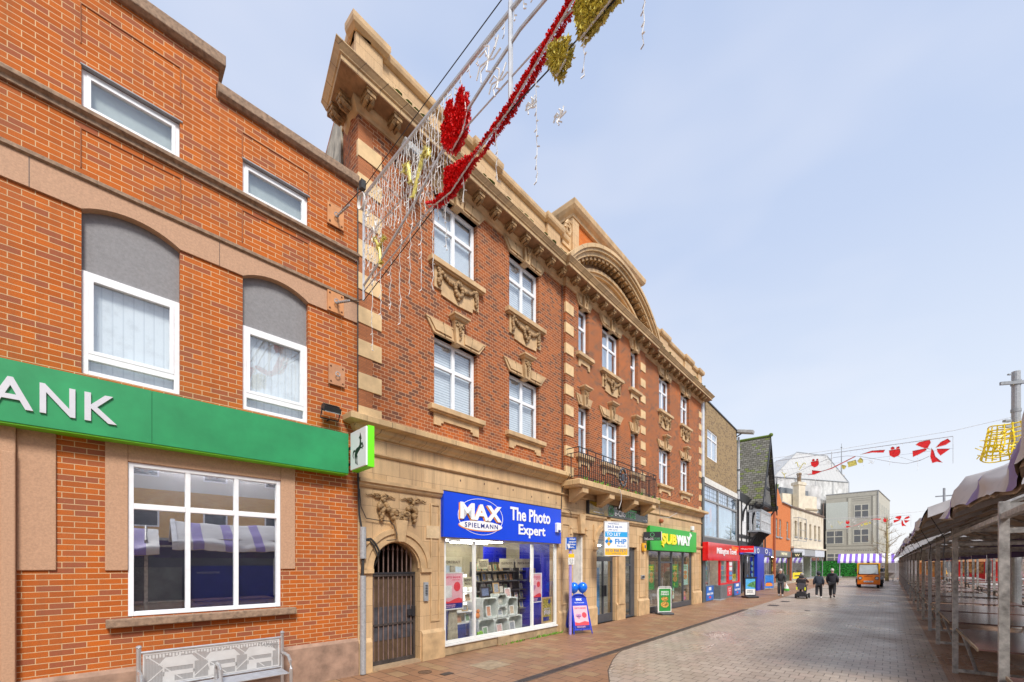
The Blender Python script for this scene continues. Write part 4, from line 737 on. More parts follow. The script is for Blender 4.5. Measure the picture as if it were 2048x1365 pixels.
# pole with passport-photo flag sign
t = thing('parking_sign_post', 'lilac steel post carrying a blue passport photo sign and a small yellow and white notice', 'sign post', FM, (6.62,-.45,0))
part(t, 'pole', MB().tube([(6.62,-.45,0),(6.62,-.45,2.55)],.045,12), M('lilac_paint',(.36,.28,.66),.4,var=.08), smooth=False)
SB = Fr(*FM.w(6.62,-.45)[:2], 18)
part(t, 'pole_cap', MB().sph((6.62,-.45,2.55),.05), LEAD)
def flat(t, name, x0, x1, z0, z1, y, m, lab=None, th=.02): return part(t, name, MB().box(x0,x1,y,y+th,z0,z1), m, label=lab)
t = thing('passport_flag_sign', 'small blue two-sided flag sign for instant passport photos on the lilac post', 'sign', SB, (0,-.06,2.58))
flat(t, 'board', -.16,.16,2.58,2.94,-.08,M('sign_blue2',(.01,.10,.50),.4)); flat(t,'edge',-.19,-.16,2.56,2.92,-.07,WHF)
part(t, 'lettering', textmb('instant\npassport\nphotos\nhere...', .30, (.03,-.088,2.77), width=.24, bold=.01, ext=.004), WT); part(t, 'print', MB().cbox((-.10,-.09,2.68),(.07,.006,.14),ry=R(-12)), WHF)
t = thing('parking_notice', 'small yellow topped white notice on the lilac post below the passport sign', 'sign', SB, (0,-.06,2.12))
flat(t, 'board', -.10,.10,2.12,2.45,-.07,WHF); flat(t,'yellow_band',-.096,.096,2.33,2.446,-.075,M('sign_yellow',(.85,.50,.01),.5,var=0),th=.004); part(t,'lettering',textmb('Mon - Sat\n9am - 6pm\nMax stay\n1 hour',.16,(0,-.073,2.22),width=.14,ext=.002),M('text_dark',(.05,.05,.07),.6,var=0))

# ---------------------------------------------------------------- e-cig shop sign
BSH = Fr(*FM.w(0,0)[:2], FM.a*180/math.pi)
t = thing('vape_shop_sign', 'dark glossy fascia sign with white and green letters under the balcony', 'sign', FM, (10.6,-.08,3.82))
part(t, 'panel', MB().box(8.27,12.92,-.10,-.0,3.84,4.29), M('glossy_dark',(.06,.058,.045),.12,var=.2,vs=2)); part(t, 'amber_panel', MB().box(8.29,9.55,-.106,-.101,3.855,4.275), M('amber_gloss',(.28,.17,.01),.15,var=.3,vs=3)); part(t,'edge',MB().box(8.24,8.27,-.11,0,3.83,4.30),BLACK)
VG = M('vape_green',(.13,.55,.22),.4,var=0)
part(t, 'emblem', (lambda m: [m.ring(9.78,4.07,r,r+.018,-.112,-.106,0,2*math.pi,28) for r in (.17,)] and m.tube([(9.66,-.11,3.98),(9.73,-.11,4.16),(9.78,-.11,3.98),(9.84,-.11,4.18),(9.90,-.11,3.98)],.008,4))(MB()), VG)
part(t, 'lettering', textmb('THE', .07, (10.10,-.115,4.20), width=.22).add(*(lambda q:(q.v,q.f))(textmb('e-CIG', .22, (10.45,-.115,4.03), width=.86, bold=.006))), WT); part(t, 'lettering_green', textmb('STORE', .22, (11.33,-.115,4.03), width=.84, bold=-.004), VG)
part(t, 'small_print', textmb('www.theecigstore.co.uk', .05, (8.9,-.112,3.93), width=.7).add(*(lambda q:(q.v,q.f))(textmb('Tel 01509', .05, (12.6,-.112,3.93), width=.4))), WT); part(t,'small_strip',MB().box(11.25,11.85,-.112,-.106,4.19,4.24),VG)
HB = Fr(*FM.w(12.55,-.02)[:2], FM.a*180/math.pi-62)
t = thing('vape_hanging_sign', 'small black double sided projecting sign with green emblem beside the yellow alarm', 'sign', HB, (0,0,3.0))
flat(t, 'board', .05,.75,3.10,3.46,.0,BLACK,th=.05); flat(t,'edge',.75,.78,3.09,3.47,-.01,WHF,th=.07); part(t,'lettering',textmb('THE e-CIG',.09,(.26,-.012,3.17),width=.36),WT); part(t,'lettering_green',textmb('STORE',.09,(.58,-.012,3.17),width=.24),VG); part(t,'emblem',MB().ring(.4,3.34,.07,.085,-.008,0,0,2*math.pi,20),VG)
t = thing('alarm_box', 'yellow alarm box with blue centre on the stone pier between vape shop and sandwich shop', 'alarm', FM, (12.6,-.1,2.7)); part(t,'cover',MB().prism([(12.50,2.68),(12.62,2.64),(12.74,2.68),(12.76,2.85),(12.74,3.0),(12.50,3.0),(12.48,2.85)],-.12,-.02),M('alarm_yellow',(.80,.42,.02),.4,var=0),bevel=.01); part(t,'lens',MB().disc(12.62,2.85,.05,.07,-.128,-.12,12),NAVY)
flatp = thing('number_plate', 'small dark plaque on the stone pier left of the sandwich shop', 'plaque', FM, (12.6,-.03,1.5)); part(flatp,'plate',MB().box(12.46,12.76,-.045,-.0,1.52,1.66),LEAD); part(flatp,'inset',MB().box(12.50,12.72,-.05,-.045,1.55,1.63),BLACK)
# TO LET board, fixed edge-on to the wall by the bracket and turned towards the viewer
TL = Fr(*FM.w(9.9,-.10)[:2], 20)
t = thing('to_let_board', 'white estate agent board with blue band and diamond logo, before the arched door', 'sign', TL, (0,-.5,2.4))
x0,x1,zz0,zz1 = -1.20,-.32,2.42,3.52
TL_y = -1.36
# placed by its own frame: x across, z up
flat(t,'board',x0,x1,zz0,zz1,TL_y,M('board_white',(.80,.82,.86),.4,var=.02),th=.03); part(t,'edge',MB().frame(x0-.02,x1+.05,zz0-.02,zz1+.02,.022,TL_y-.01,TL_y+.05),WHF)
W_ = x1-x0; cxx = (x0+x1)/2
flat(t,'blue_band',x0+.01,x1-.01,3.03,3.20,TL_y-.004,M('agent_blue',(.03,.36,.72),.4,var=0),th=.003); flat(t,'yellow_band',x0+.01,x1-.01,2.43,2.65,TL_y-.004,M('agent_yellow',(.88,.50,.01),.4,var=0),th=.003)
AB = M('agent_text',(.02,.10,.33),.5,var=0)
tx = textmb('26.2 sq m',.085,(cxx-.06,TL_y-.006,3.36),width=.56,bold=.01); 
for q in (textmb('(282 sq ft)',.045,(cxx-.14,TL_y-.006,3.26),width=.36), textmb('0115 950 7577',.085,(cxx,TL_y-.008,2.58),width=.80,bold=.012), textmb('Retail Space',.04,(cxx-.1,TL_y-.006,3.46),width=.4), textmb('Oliver Marshall 07887 787 885\nwww.fhp.co.uk',.06,(cxx,TL_y-.008,2.48),width=.74)): tx.add(q.v,q.f)
part(t,'lettering',tx,AB); part(t,'white_lettering',textmb('TO LET',.11,(cxx-.11,TL_y-.01,3.115),width=.54,bold=.012),WT)
part(t,'logo_lettering',textmb('FHP',.17,(cxx+.17,TL_y-.006,2.88),width=.44,bold=.02).add(*(lambda q:(q.v,q.f))(textmb('fhp.co.uk',.055,(cxx+.2,TL_y-.006,2.73),width=.34))),M('agent_logo_blue',(.0,.22,.62),.4,var=0))
dm = lambda cx_,cz_: [(cx_-.07,cz_),(cx_,cz_-.075),(cx_+.07,cz_),(cx_,cz_+.075)]
part(t,'logo_diamond',MB().prism(dm(x0+.15,2.88+.08),TL_y-.006,TL_y).prism(dm(x0+.15,2.88-.08),TL_y-.006,TL_y),M('diamond_orange',(.88,.45,.02),.4,var=0)); part(t,'logo_diamond',MB().prism(dm(x0+.075,2.88),TL_y-.0065,TL_y).prism(dm(x0+.225,2.88),TL_y-.0065,TL_y),M('diamond_blue',(.0,.22,.62),.4,var=0))
part(t,'bracket',MB().tube([(-.5,TL_y+.03,2.42),(-.4,-.7,2.40),(-.1,0,2.40)],.025),M('bracket_rust',(.25,.12,.06),.7))

# ---------------------------------------------------------------- sandwich shop
SG = M('sub_green',(.02,.42,.03),.35,var=.06,vs=1.2); SY = M('sub_yellow',(.95,.80,.01),.35,var=0)
t = thing('sandwich_shop_sign', 'bright green fascia sign with yellow and white italic letters', 'sign', FM, (15.8,-.15,2.7))
part(t,'panel',MB().box(13.0,18.74,-.16,0,2.72,3.76),SG,bevel=.01)
part(t,'yellow_letters',textmb('SUB',.48,(15.05,-.20,3.26),width=1.75,bold=.045,shear=0,ext=.04).add(*(lambda m:(m.v,m.f))(MB().prism([(14.18,2.98),(14.40,3.13),(14.40,2.86)],-.20,-.16))),SY); part(t,'white_letters',textmb('WAY',.48,(16.85,-.20,3.26),width=1.95,bold=.045,ext=.04).add(*(lambda m:(m.v,m.f))(MB().prism([(17.95,3.56),(17.72,3.70),(17.72,3.42)],-.20,-.16))),WT)
sf = MB().frame(13.24,18.58,0.0,2.76,.07,.05,.13).box(13.31,18.51,.045,.125,.0,.24)
for x in (14.55,15.95,17.45): sf.box(x-.04,x+.04,.045,.128,.24,2.69)
sf.box(14.62,15.91,.04,.13,2.16,2.24)
sf = part(MT,'shopfront',sf,DKGREY); part(MT,'pane',MB().box(13.3,18.52,.09,.096,.2,2.7),GLASSS,parent=sf); part(MT,'door_handle',MB().tube([(14.72,.02,.9),(14.72,.02,1.5)],.015),GALV,parent=sf)
room(MT,13.1,18.72,.32,4.0,.1,2.9,M('tile_floor',(.25,.2,.16),.3),M('sub_wall',(.30,.26,.18),.7,var=.2),MATS['ceiling_white'],'sandwich_shop_interior',lights=[(13.6,15.2,1.2,1.3),(15.8,18.0,1.2,1.3),(14.0,17.5,2.6,2.7)],lit=14)
FOOD = M('food_print',(.72,.36,.08),.5,var=.5,vs=18); GP = M('poster_green',(.03,.28,.05),.5,var=.1); MINT = M('poster_mint',(.50,.78,.66),.5,var=.06)
for x,z0,w_,h_,m_,lab in ((13.5,1.0,.62,1.1,GP,'tall green food poster in the leftmost pane of the sandwich shop'),(16.15,.95,.85,1.15,GP,'green food poster in the third pane of the sandwich shop'),(17.6,1.05,.75,1.05,MINT,'mint green burger poster in the rightmost pane of the sandwich shop'),(16.05,.45,.4,.55,MINT,'small mint poster low in the third pane'),(17.45,.5,.55,.22,M('poster_orange',(.75,.25,.1),.5),'orange strip poster low in the rightmost pane'),(17.45,.3,.55,.16,M('poster_magenta',(.6,.08,.3),.5),'pink strip poster low in the rightmost pane')):
    t = thing('window_poster', lab, 'poster', FM, (x+w_/2,.14,z0)); part(t,'sheet',MB().box(x,x+w_,.14,.145,z0,z0+h_),m_)
    if h_ > .3: part(t,'food_picture',MB().disc(x+w_*.5,z0+h_*.38,w_*.34,h_*.12,.134,.139,14).disc(x+w_*.5,z0+h_*.60,w_*.30,h_*.10,.134,.139,14),FOOD); part(t,'lettering',textmb('FRESH\nDEAL',h_*.16,(x+w_*.5,.134,z0+h_*.86),width=w_*.6,ext=.003,bold=.02),SY if m_ is GP else M('text_green',(.02,.3,.08),.5,var=0))
for i in range(3): t = thing('cafe_chair', 'grey tubular chair inside the sandwich shop, %s'%['near the window poster','in the middle','farthest right'][i], 'chair', FM, (16.2+i*.6,.9+i*.3,.1)); x=16.2+i*.6; y=.9+i*.3; part(t,'frame',MB().tube([(x-.18,y-.18,.1),(x-.18,y-.18,.85)],.015,5).tube([(x+.18,y-.18,.1),(x+.18,y-.18,.85)],.015,5).tube([(x-.18,y+.18,.1),(x-.18,y+.18,.52)],.015,5).tube([(x+.18,y+.18,.1),(x+.18,y+.18,.52)],.015,5),GALV); part(t,'seat',MB().box(x-.2,x+.2,y-.2,y+.2,.52,.55),LEAD); part(t,'backrest',MB().box(x-.18,x+.18,y-.19,y-.17,.7,.85),LEAD)
t = thing('alarm_box', 'white alarm box above the right end of the green sandwich shop sign', 'alarm', FM, (18.4,-.1,3.85)); part(t,'cover',MB().box(18.28,18.55,-.12,0,3.86,4.08),WHITE,bevel=.015); part(t,'base',MB().box(18.3,18.53,-.09,0,3.84,3.86),LEAD)
t = thing('security_light', 'round terracotta coloured bell housing above the sandwich shop sign', 'alarm', FM, (14.4,-.08,4.0)); part(t,'dome',MB().sph((14.4,-.08,4.05),.10),M('bell_red',(.45,.13,.05),.5)); part(t,'base',MB().disc(14.4,4.05,.11,.11,-.03,0,14),M('bell_base',(.3,.15,.08),.6))

# ---------------------------------------------------------------- A-boards
def aboard(name, lab, x, y, rz, w_, h_, fm, face, arch=False):
    t = thing(name, lab, 'A-board', FS, (x,y,0), rz); th = .17
    for s_ in (-1,1):
        m = MB()
        def P(xx, zz, o=0): return (xx, s_*(.32-.30*zz/h_)*1.0+o, zz)
        m.tube([P(-w_/2-.03*s_*0-.02,.0),P(-w_/2+.03,h_)],.016,6); m.tube([P(w_/2+.02,.0),P(w_/2-.03,h_)],.016,6)
        if arch: m.tube([P(-w_/2+.03,h_)]+[P((w_/2-.03)*math.cos(q), h_+(w_/2-.03)*.75*math.sin(q)) for q in [math.pi-j*math.pi/10 for j in range(11)]],.016,6)
        m.tube([P(-w_/2,.12),P(w_/2,.12)],.012,5); part(t,'frame',m,fm)
    return t
def onboard(t, h_, mb, m, name, lab=None, s_=-1):
    # lean a flat drawing (x,z with y as relief) onto the front leaf
    k = .30/h_; v = [(x, s_*(.32-k*z)+y, z) for x,y,z in mb.v]; q = MB(); q.v = v; q.f = mb.f; return part(t, name, q, m, label=lab)
t = aboard('shop_a_board','blue arched A-board with a pink gift poster and two balloons outside the photo shop',11.15,7.22,R(-30),.58,1.0,M('board_blue',(.01,.05,.55),.35),None,arch=True)
BB = MATS['board_blue']
onboard(t,1.0,MB().box(-.27,.27,-.012,-.004,.14,.98).disc(0,.96,.25,.22,-.012,-.004,20,0,math.pi+.001),BB,'panel'); onboard(t,1.0,MB().box(-.27,.27,-.004,.004,.14,1.1),BB,'back_panel',s_=1)
onboard(t,1.0,MB().box(-.235,.235,-.020,-.013,.17,.84),PINK,'poster'); onboard(t,1.0,MB().box(-.235,.235,-.024,-.021,.17,.26),NAVY,'poster_footer'); onboard(t,1.0,MB().disc(.11,.56,.08,.085,-.024,-.021,14).prism([(-.235,.26),(.235,.26),(.235,.35),(.1,.38),(-.1,.33),(-.235,.36)],-.024,-.021),RED,'poster_print'); onboard(t,1.0,MB().disc(-.12,.55,.06,.05,-.024,-.021,12).disc(-.04,.55,.06,.05,-.024,-.021,12).prism([(-.17,.54),(.01,.54),(-.08,.44)],-.024,-.021),MATS['heart_mauve'],'poster_heart')
onboard(t,1.0,textmb('GIFTS MADE',.045,(0,-.026,.77),width=.38,bold=.02,ext=.003),MATS['poster_text_red'],'poster_text'); onboard(t,1.0,textmb('MAX',.075,(0,-.018,1.03),width=.2,bold=.05,ext=.003),WT,'logo'); onboard(t,1.0,textmb('The Photo Expert',.04,(0,-.018,.93),width=.34,bold=.01,ext=.003),WT,'lettering'); onboard(t,1.0,textmb('PERSONALISED\nPHOTO GIFTS',.05,(-.04,-.027,.215),width=.3,ext=.002),MATS['poster_text_pink'],'poster_footer_text')
for i,(dx,lab) in enumerate(((-.16,'left of the two blue balloons tied to the arched A-board'),(.14,'right of the two blue balloons tied to the arched A-board'))):
    q = Fr(*FS.w(11.15,7.22)[:2], FS.a*180/math.pi-30)
    tb = thing('balloon',lab,'balloon',q,(dx,0,1.28),group='blue balloons'); part(tb,'balloon',MB().lathe([(.005,1.20),(.03,1.22),(.10,1.27),(.145,1.35),(.155,1.42),(.13,1.50),(.07,1.555),(.002,1.57)],(dx,0),20),M('balloon_blue',(.0,.16,.80),.12,var=0,spec=.8),smooth=True); part(tb,'knot',MB().lathe([(.02,1.18),(.006,1.20),(.01,1.215)],(dx,0),8),MATS['balloon_blue']); part(tb,'ribbon',MB().tube([(dx,0,1.18),(dx*.3,0,1.08)],.003,4),MATS['balloon_blue'])
t = thing('pavement_sign','slim white framed pavement sign with a green food poster outside the sandwich shop','A-board',FS,(17.5,7.05,0),R(-35))
part(t,'base',MB().slab([(-.28,-.28),(.28,-.28),(.36,0),(.28,.28),(-.28,.28),(-.36,0)],0,.08),DKGREY,bevel=.03); part(t,'frame',MB().frame(-.31,.31,.10,1.12,.035,-.02,.02).tube([(-.31,0,.1),(-.34,0,1.0),(-.28,0,1.16),(.28,0,1.16),(.33,0,1.05)],.018,6).tube([(-.30,0,.02),(-.30,0,.2)],.02),WHF,bevel=.004)
part(t,'poster',MB().box(-.275,.275,-.012,.012,.135,1.085),GP); part(t,'food_picture',MB().disc(0,.42,.19,.13,-.02,-.013,16).disc(0,.66,.17,.09,-.02,-.013,16),FOOD); part(t,'lettering',textmb('FRESH\nDEALS',.17,(0,-.02,.9),width=.36,bold=.02,ext=.004),WT)
t = thing('travel_pavement_sign','black rounded pavement sign with a beach holiday poster outside the travel shop','A-board',FS,(29.42,6.45,0),R(-36))
part(t,'base',MB().slab([(-.40,-.3),(.40,-.3),(.45,0),(.40,.3),(-.40,.3),(-.45,0)],0,.12),BLACK,bevel=.04); part(t,'frame',MB().frame(-.40,.40,.14,1.25,.05,-.04,.04).box(-.44,.44,-.06,.06,1.22,1.30),BLACK,bevel=.01)
part(t,'poster',MB().box(-.35,.35,-.02,.02,.19,1.2),M('poster_sky',(.10,.42,.75),.5,var=.15)); part(t,'island_picture',MB().prism([(-.25,.75),(.35,.62),(.35,1.05),(.1,.98),(-.1,.9)],-.025,-.021),M('island_green',(.10,.30,.10),.6,var=.6,vs=14)); part(t,'text_panel',MB().box(-.35,.35,-.026,-.0205,.19,.55),WHF); part(t,'lettering',textmb('7 NIGHTS\nFROM 399',.16,(-.03,-.03,.40),width=.42,bold=.015,ext=.003),MATS['text_dark'])
t = thing('phone_pavement_sign','white framed A-board with a blue and orange poster outside the phone shop','A-board',FS,(39.0,7.2,0),R(-36))
part(t,'frame',MB().frame(-.45,.45,.12,1.25,.05,-.04,.02).tube([(-.42,0,0),(-.42,0,.15)],.02).tube([(.42,0,0),(.42,0,.15)],.02).tube([(-.42,.4,0),(-.42,.03,1.2)],.02).tube([(.42,.4,0),(.42,.03,1.2)],.02),LEAD); part(t,'poster',MB().box(-.40,.40,-.02,.0,.17,1.2),M('poster_phone_blue',(.03,.20,.62),.5,var=.2)); part(t,'orange_picture',MB().prism([(-.33,.32),(.33,.32),(.30,.52),(.1,.60),(-.2,.6),(-.33,.5)],-.026,-.021),M('poster_phone_orange',(.85,.25,.03),.5,var=.1)); part(t,'lettering',textmb('EASTER',.09,(0,-.028,.62),width=.5,bold=.02,ext=.003),NAVY)
# ---------------------------------------------------------------- bench in front of the bank
STEEL = M('brushed_steel',(.62,.62,.62),.28,metal=.7,var=.08,vs=12)
def holes_mat():
    m,n,l,p = nodes('perforated_steel'); tc = n.new('ShaderNodeTexCoord'); mp = n.new('ShaderNodeMapping'); mp.inputs['Scale'].default_value=(90,90,90); mp.inputs['Rotation'].default_value=(0,R(45),0); l.new(tc.outputs['Object'],mp.inputs[0])
    c = n.new('ShaderNodeTexChecker'); c.inputs['Scale'].default_value = 1; l.new(mp.outputs[0],c.inputs[0]); p.inputs['Base Color'].default_value=(.48,.48,.48,1); p.inputs['Metallic'].default_value=.3; p.inputs['Roughness'].default_value=.4
    q = n.new('ShaderNodeMath'); q.operation='MULTIPLY_ADD'; q.inputs[1].default_value=.42; q.inputs[2].default_value=.58; l.new(c.outputs['Fac'],q.inputs[0]); l.new(q.outputs[0],p.inputs['Alpha']); return m
t = thing('steel_bench','stainless steel bench with a perforated back showing market stalls, below the bank window','bench',FB,(-2.3,-.45,0))
bx0,bx1 = -3.19,-1.42
for x in (bx0,bx1): part(t,'post',MB().tube([(x,-.30,0),(x,-.30,.5),(x,-.30,1.0)],.028,10).sph((x,-.30,1.02),.036,1,1,.8,10,6),STEEL,smooth=False)
part(t,'back_frame',MB().tube([(bx0,-.30,.94),(bx1,-.30,.94)],.02,8).tube([(bx0,-.30,.46),(bx1,-.30,.46)],.018,8),STEEL)
pb = part(t,'backrest',MB().box(bx0+.04,bx1-.04,-.302,-.298,.48,.92),holes_mat())
PL = M('solid_steel_pattern',(.70,.70,.69),.35,metal=.25,var=.05); pm = MB(); y0_,y1_ = -.306,-.3025
pm.frame(bx0+.04,bx1-.04,.48,.92,.018,y0_,y1_)
for k,cx_ in enumerate((-2.76,-2.24,-1.74)):
    z=.50; w2 = .18
    pm.prism([(cx_-w2-.05,z+.24),(cx_+w2+.05,z+.24),(cx_+w2-.03,z+.34),(cx_-w2+.03,z+.34)],y0_,y1_); pm.box(cx_-w2,cx_-w2+.02,y0_,y1_,z,z+.24).box(cx_+w2-.02,cx_+w2,y0_,y1_,z,z+.24).box(cx_-w2,cx_+w2,y0_,y1_,z+.08,z+.14).box(cx_-w2+.02,cx_+w2-.02,y0_,y1_,z+.20,z+.24).box(cx_-w2+.02,cx_-.05,y0_,y1_,z,z+.08)
for x in [bx0+.06+i*.52 for i in range(4)]:
    for s_ in (-1,1):
        if x+.42 < bx1: pm.prism([(x,.70+s_*.19),(x+.02,.70+s_*.19),(x+.42,.70-s_*.19),(x+.40,.70-s_*.19)],y0_+.001,y1_)
rr = random.Random(5)
for i in range(46): x=bx0+.07+i*.036; pm.box(x,x+.022,y0_-.001,y1_,.87-rr.uniform(.0,.03),.895)
part(t,'market_pattern',pm,PL,parent=pb); part(t,'pattern_text',textmb('MARKET',.06,(-1.62,-.31,.84),width=.30,rot=-.25,ext=.003),M('pattern_dark',(.3,.3,.3),.5,var=0),parent=pb)
sl = MB()
for i in range(8): y=-.34-i*.055; sl.tube([(bx0+.02,y,.43),(bx1-.02,y,.43)],.012,6)
part(t,'seat',sl,STEEL)
for x in (bx0,-2.33,bx1): part(t,'armrest',MB().tube([(x,-.31,.68),(x,-.45,.70),(x,-.62,.69),(x,-.72,.62),(x,-.75,.50),(x,-.75,0)] if x!=-2.33 else [(x,-.34,.44),(x,-.34,.60),(x,-.42,.68),(x,-.55,.68),(x,-.66,.62),(x,-.70,.44)],.025,8),STEEL)
# ---------------------------------------------------------------- travel shop building (buff brick, large glazing)
t = T5 = thing('buff_brick_building','plain buff brick building with a tall glazed first floor above the red travel shop','building',FT,(0,0,0))
part(t,'wall',MB().wall(0.35,8.0,6.95,11.3,[(.98,3.05,8.18,9.8)],0,.25).box(.35,8.0,.26,9,7,11.28),BUFFBRICK); part(t,'roof_edge',MB().box(.3,8.05,-.05,.3,11.3,11.38),BLACK)
part(t,'panel_strip',MB().box(0.02,.34,-.04,.25,6.9,11.25),M('pale_metal',(.62,.64,.68),.4),bevel=.01); part(t,'side_block',MB().box(.1,7.9,.3,9,3.2,6.95),WALLIN)
window(t,.98,3.05,8.18,9.8,.03,cols=(.5,),tz=.72,w=.07,blind=BLIND,glass=MATS['upper_glass'])
part(t,'stone_band',MB().box(.35,8.0,-.05,.2,6.62,6.95),M('pale_render',(.72,.70,.64),.7,var=.1))
g = MB().frame(.36,8.05,3.62,6.62,.09,.0,.1).box(3.25,3.36,-.005,.1,3.71,6.53).box(.45,3.25,.0,.09,5.70,5.80).box(3.36,7.96,.0,.09,5.70,5.80).box(5.7,5.74,.01,.09,5.8,6.53)
g = part(t,'glazing',g,M('grey_frame',(.30,.30,.29),.4)); part(t,'pane',MB().box(.42,8.0,.05,.06,3.7,6.55),glassmat('pale_glass',(.9,.95,1),.10,1.1),parent=g); 
VIN = M('window_vinyl',(.36,.60,.80),.5,var=.35,vs=.7)
part(t,'window_vinyl',MB().box(.45,3.25,.10,.11,3.72,5.7),VIN,parent=g); part(t,'window_vinyl',MB().box(3.36,7.96,.10,.11,3.72,5.7),M('vinyl_mint',(.55,.72,.70),.5,var=.2,vs=.8),parent=g); part(t,'window_vinyl',MB().box(.45,7.96,.12,.13,5.8,6.53),M('vinyl_white',(.70,.74,.76),.5,var=.05),parent=g)
part(t,'vinyl_picture',MB().prism([(.55,3.75),(3.1,3.75),(3.1,4.1),(2.2,4.25),(1.2,4.15),(.55,4.3)],.09,.095).prism([(5.6,3.75),(7.9,3.75),(7.9,4.6),(7.2,4.5),(6.6,4.2)],.09,.095),M('vinyl_teal',(.12,.42,.50),.5,var=.5,vs=3),parent=g); part(t,'vinyl_figure',MB().box(1.2,1.32,.088,.094,4.3,4.95).box(1.0,1.52,.088,.094,4.75,4.83).disc(1.26,5.02,.07,.08,.088,.094,10),NAVY,parent=g); part(t,'vinyl_badge',MB().disc(2.0,5.0,.22,.45,.088,.094,14),M('vinyl_pink',(.8,.45,.42),.5),parent=g)
m = MB()
for i in range(9): m.box(.45+i*.94,.465+i*.94,.0,.012,5.8,6.53)
for z in (6.0,6.25): m.box(.45,7.96,.0,.012,z,z+.012)
part(t,'glazing_bar',m,BLACK,parent=g)
part(t,'fascia_backing',MB().box(0.02,8.05,-.05,.25,3.3,3.62).box(0.02,.34,-.04,.25,0,6.9),M('dark_cladding',(.10,.11,.11),.5)); part(t,'pier',MB().box(7.75,8.3,-.05,.3,0,3.3).box(.02,.5,-.05,.25,.0,3.3),MATS['dark_cladding'])
sf = MB().frame(2.75,7.7,.85,2.7,.10,-.25,-.12).box(4.6,5.55,-.26,-.12,.95,2.6); sf = part(t,'shopfront',sf,M('shop_red',(.72,.01,.02),.35,var=.05)); part(t,'pane',MB().box(2.85,7.6,-.2,-.19,.95,2.6).box(.6,2.2,.3,.31,.9,2.6),GLASSS,parent=sf)
part(t,'stall_riser',MB().box(2.75,7.75,-.26,.2,0,.85).box(.5,2.1,-.04,.3,0,.9),M('riser_grey',(.15,.16,.17),.5)); part(t,'door_frame',MB().frame(2.1,2.75,0,2.7,.06,.35,.42),LEAD); part(t,'door_mat',MB().box(2.1,3.4,-.4,.3,.0,.02),LEAD)
room(t,.3,7.9,.45,3.5,.02,2.95,M('travel_floor',(.3,.3,.3),.4),M('travel_wall',(.55,.50,.42),.7),MATS['ceiling_white'],'travel_interior',lights=[(1,7,1,1.15)],lit=14)
CARD = [M('card_blue',(.08,.30,.60),.5),M('card_white',(.78,.80,.80),.5),M('card_teal',(.10,.35,.35),.5),M('card_yellow',(.85,.72,.02),.5)]
def cards(x, y, z, n_, w_, h_, ms): 
    for i in range(n_): 
        c = thing('offer_card','%s offer card, %s in the %s column of the travel shop window'%(('blue','white','teal','yellow')[ms[i%len(ms)]],('lowest','second up','third up','fourth up','topmost')[i],'left door side' if x<2 else 'red framed middle' if x>4 else 'red framed left'),'poster',FT,(x,y,z+i*h_*1.25),group='holiday offer cards in the travel shop window'); part(c,'card',MB().box(x,x+w_,y,y+.01,z+i*h_*1.25,z+i*h_*1.25+h_),CARD[ms[i%len(ms)]])
cards(3.1,-.27+.13,1.1,4,.9,.26,[2,2,0,2]); cards(4.75,-.275,1.1,5,.7,.24,[0,0,1,1,1]); cards(.8,.28,1.1,5,.7,.22,[1,2,1,2,1])
c = thing('offer_card','yellow offer card low in the right pane of the travel shop','poster',FT,(6.2,-.15,1.0)); part(c,'card',MB().box(5.9,7.0,-.15,-.14,1.0,1.45),CARD[3])
for x0,x1,y,lab,bm in ((.55,2.0,-.06,'blue promotional panel under the left window of the travel shop',0),(5.9,7.7,-.28,'blue holiday picture panel at the right of the travel shop front',0)):
    c = thing('promotional_panel',lab,'poster',FT,(x0,y,.05)); part(c,'panel',MB().box(x0,x1,y-.01,y,.05,.86),M('promo_blue',(.02,.16,.60),.4,var=.2,vs=2)); part(c,'panel_print',MB().box(x0+.5,x1-.5,y-.016,y-.011,.62,.8),WT); part(c,'lettering',textmb('HOLIDAY OFFERS',.12,((x0+x1)/2,y-.02,.42),width=(x1-x0)*.8,bold=.02),WT); part(c,'red_spot',MB().disc((x0+x1)/2,.22,.2,.07,y-.016,y-.011,12),RED)
c = thing('promotional_panel','red notice on the grey riser of the travel shop','poster',FT,(4.6,-.28,.1)); part(c,'panel',MB().box(4.3,5.4,-.27,-.26,.12,.72),RED); part(c,'lettering',textmb('BOOK\nWITH\nUS',.4,(4.85,-.275,.42),width=.6,ext=.004),WT)
t = thing('travel_shop_sign','glossy red fascia sign with tall white letters over the travel shop','sign',FT,(3.6,-.3,2.3)); part(t,'panel',MB().box(-.1,7.05,-.34,-.05,2.30,3.32),M('gloss_red',(.75,.01,.015),.1,var=.1,vs=1.5),bevel=.02); part(t,'lettering',textmb('Millington Travel',.46,(3.9,-.365,2.83),width=4.6,bold=.012,ext=.02),WT); part(t,'orange_patch',MB().prism([(5.2,3.0),(6.6,2.95),(6.9,3.2),(5.0,3.25)],-.346,-.341),M('patch_orange',(.85,.20,.01),.2,var=0))
PJ = Fr(*FT.w(7.9,-.05)[:2], 49.715-62)
t = thing('projecting_travel_sign','small red projecting sign with white letters next to the black timber building','sign',PJ,(0,0,2.9)); part(t,'board',MB().box(.15,1.05,0,.08,2.90,3.35),MATS['gloss_red']); part(t,'lettering',textmb('Millington Travel',.10,(.6,-.012,3.13),width=.75),WT); part(t,'arm',MB().box(-.1,.15,.02,.05,3.0,3.03).box(-.1,.15,.02,.05,3.24,3.27),LEAD)
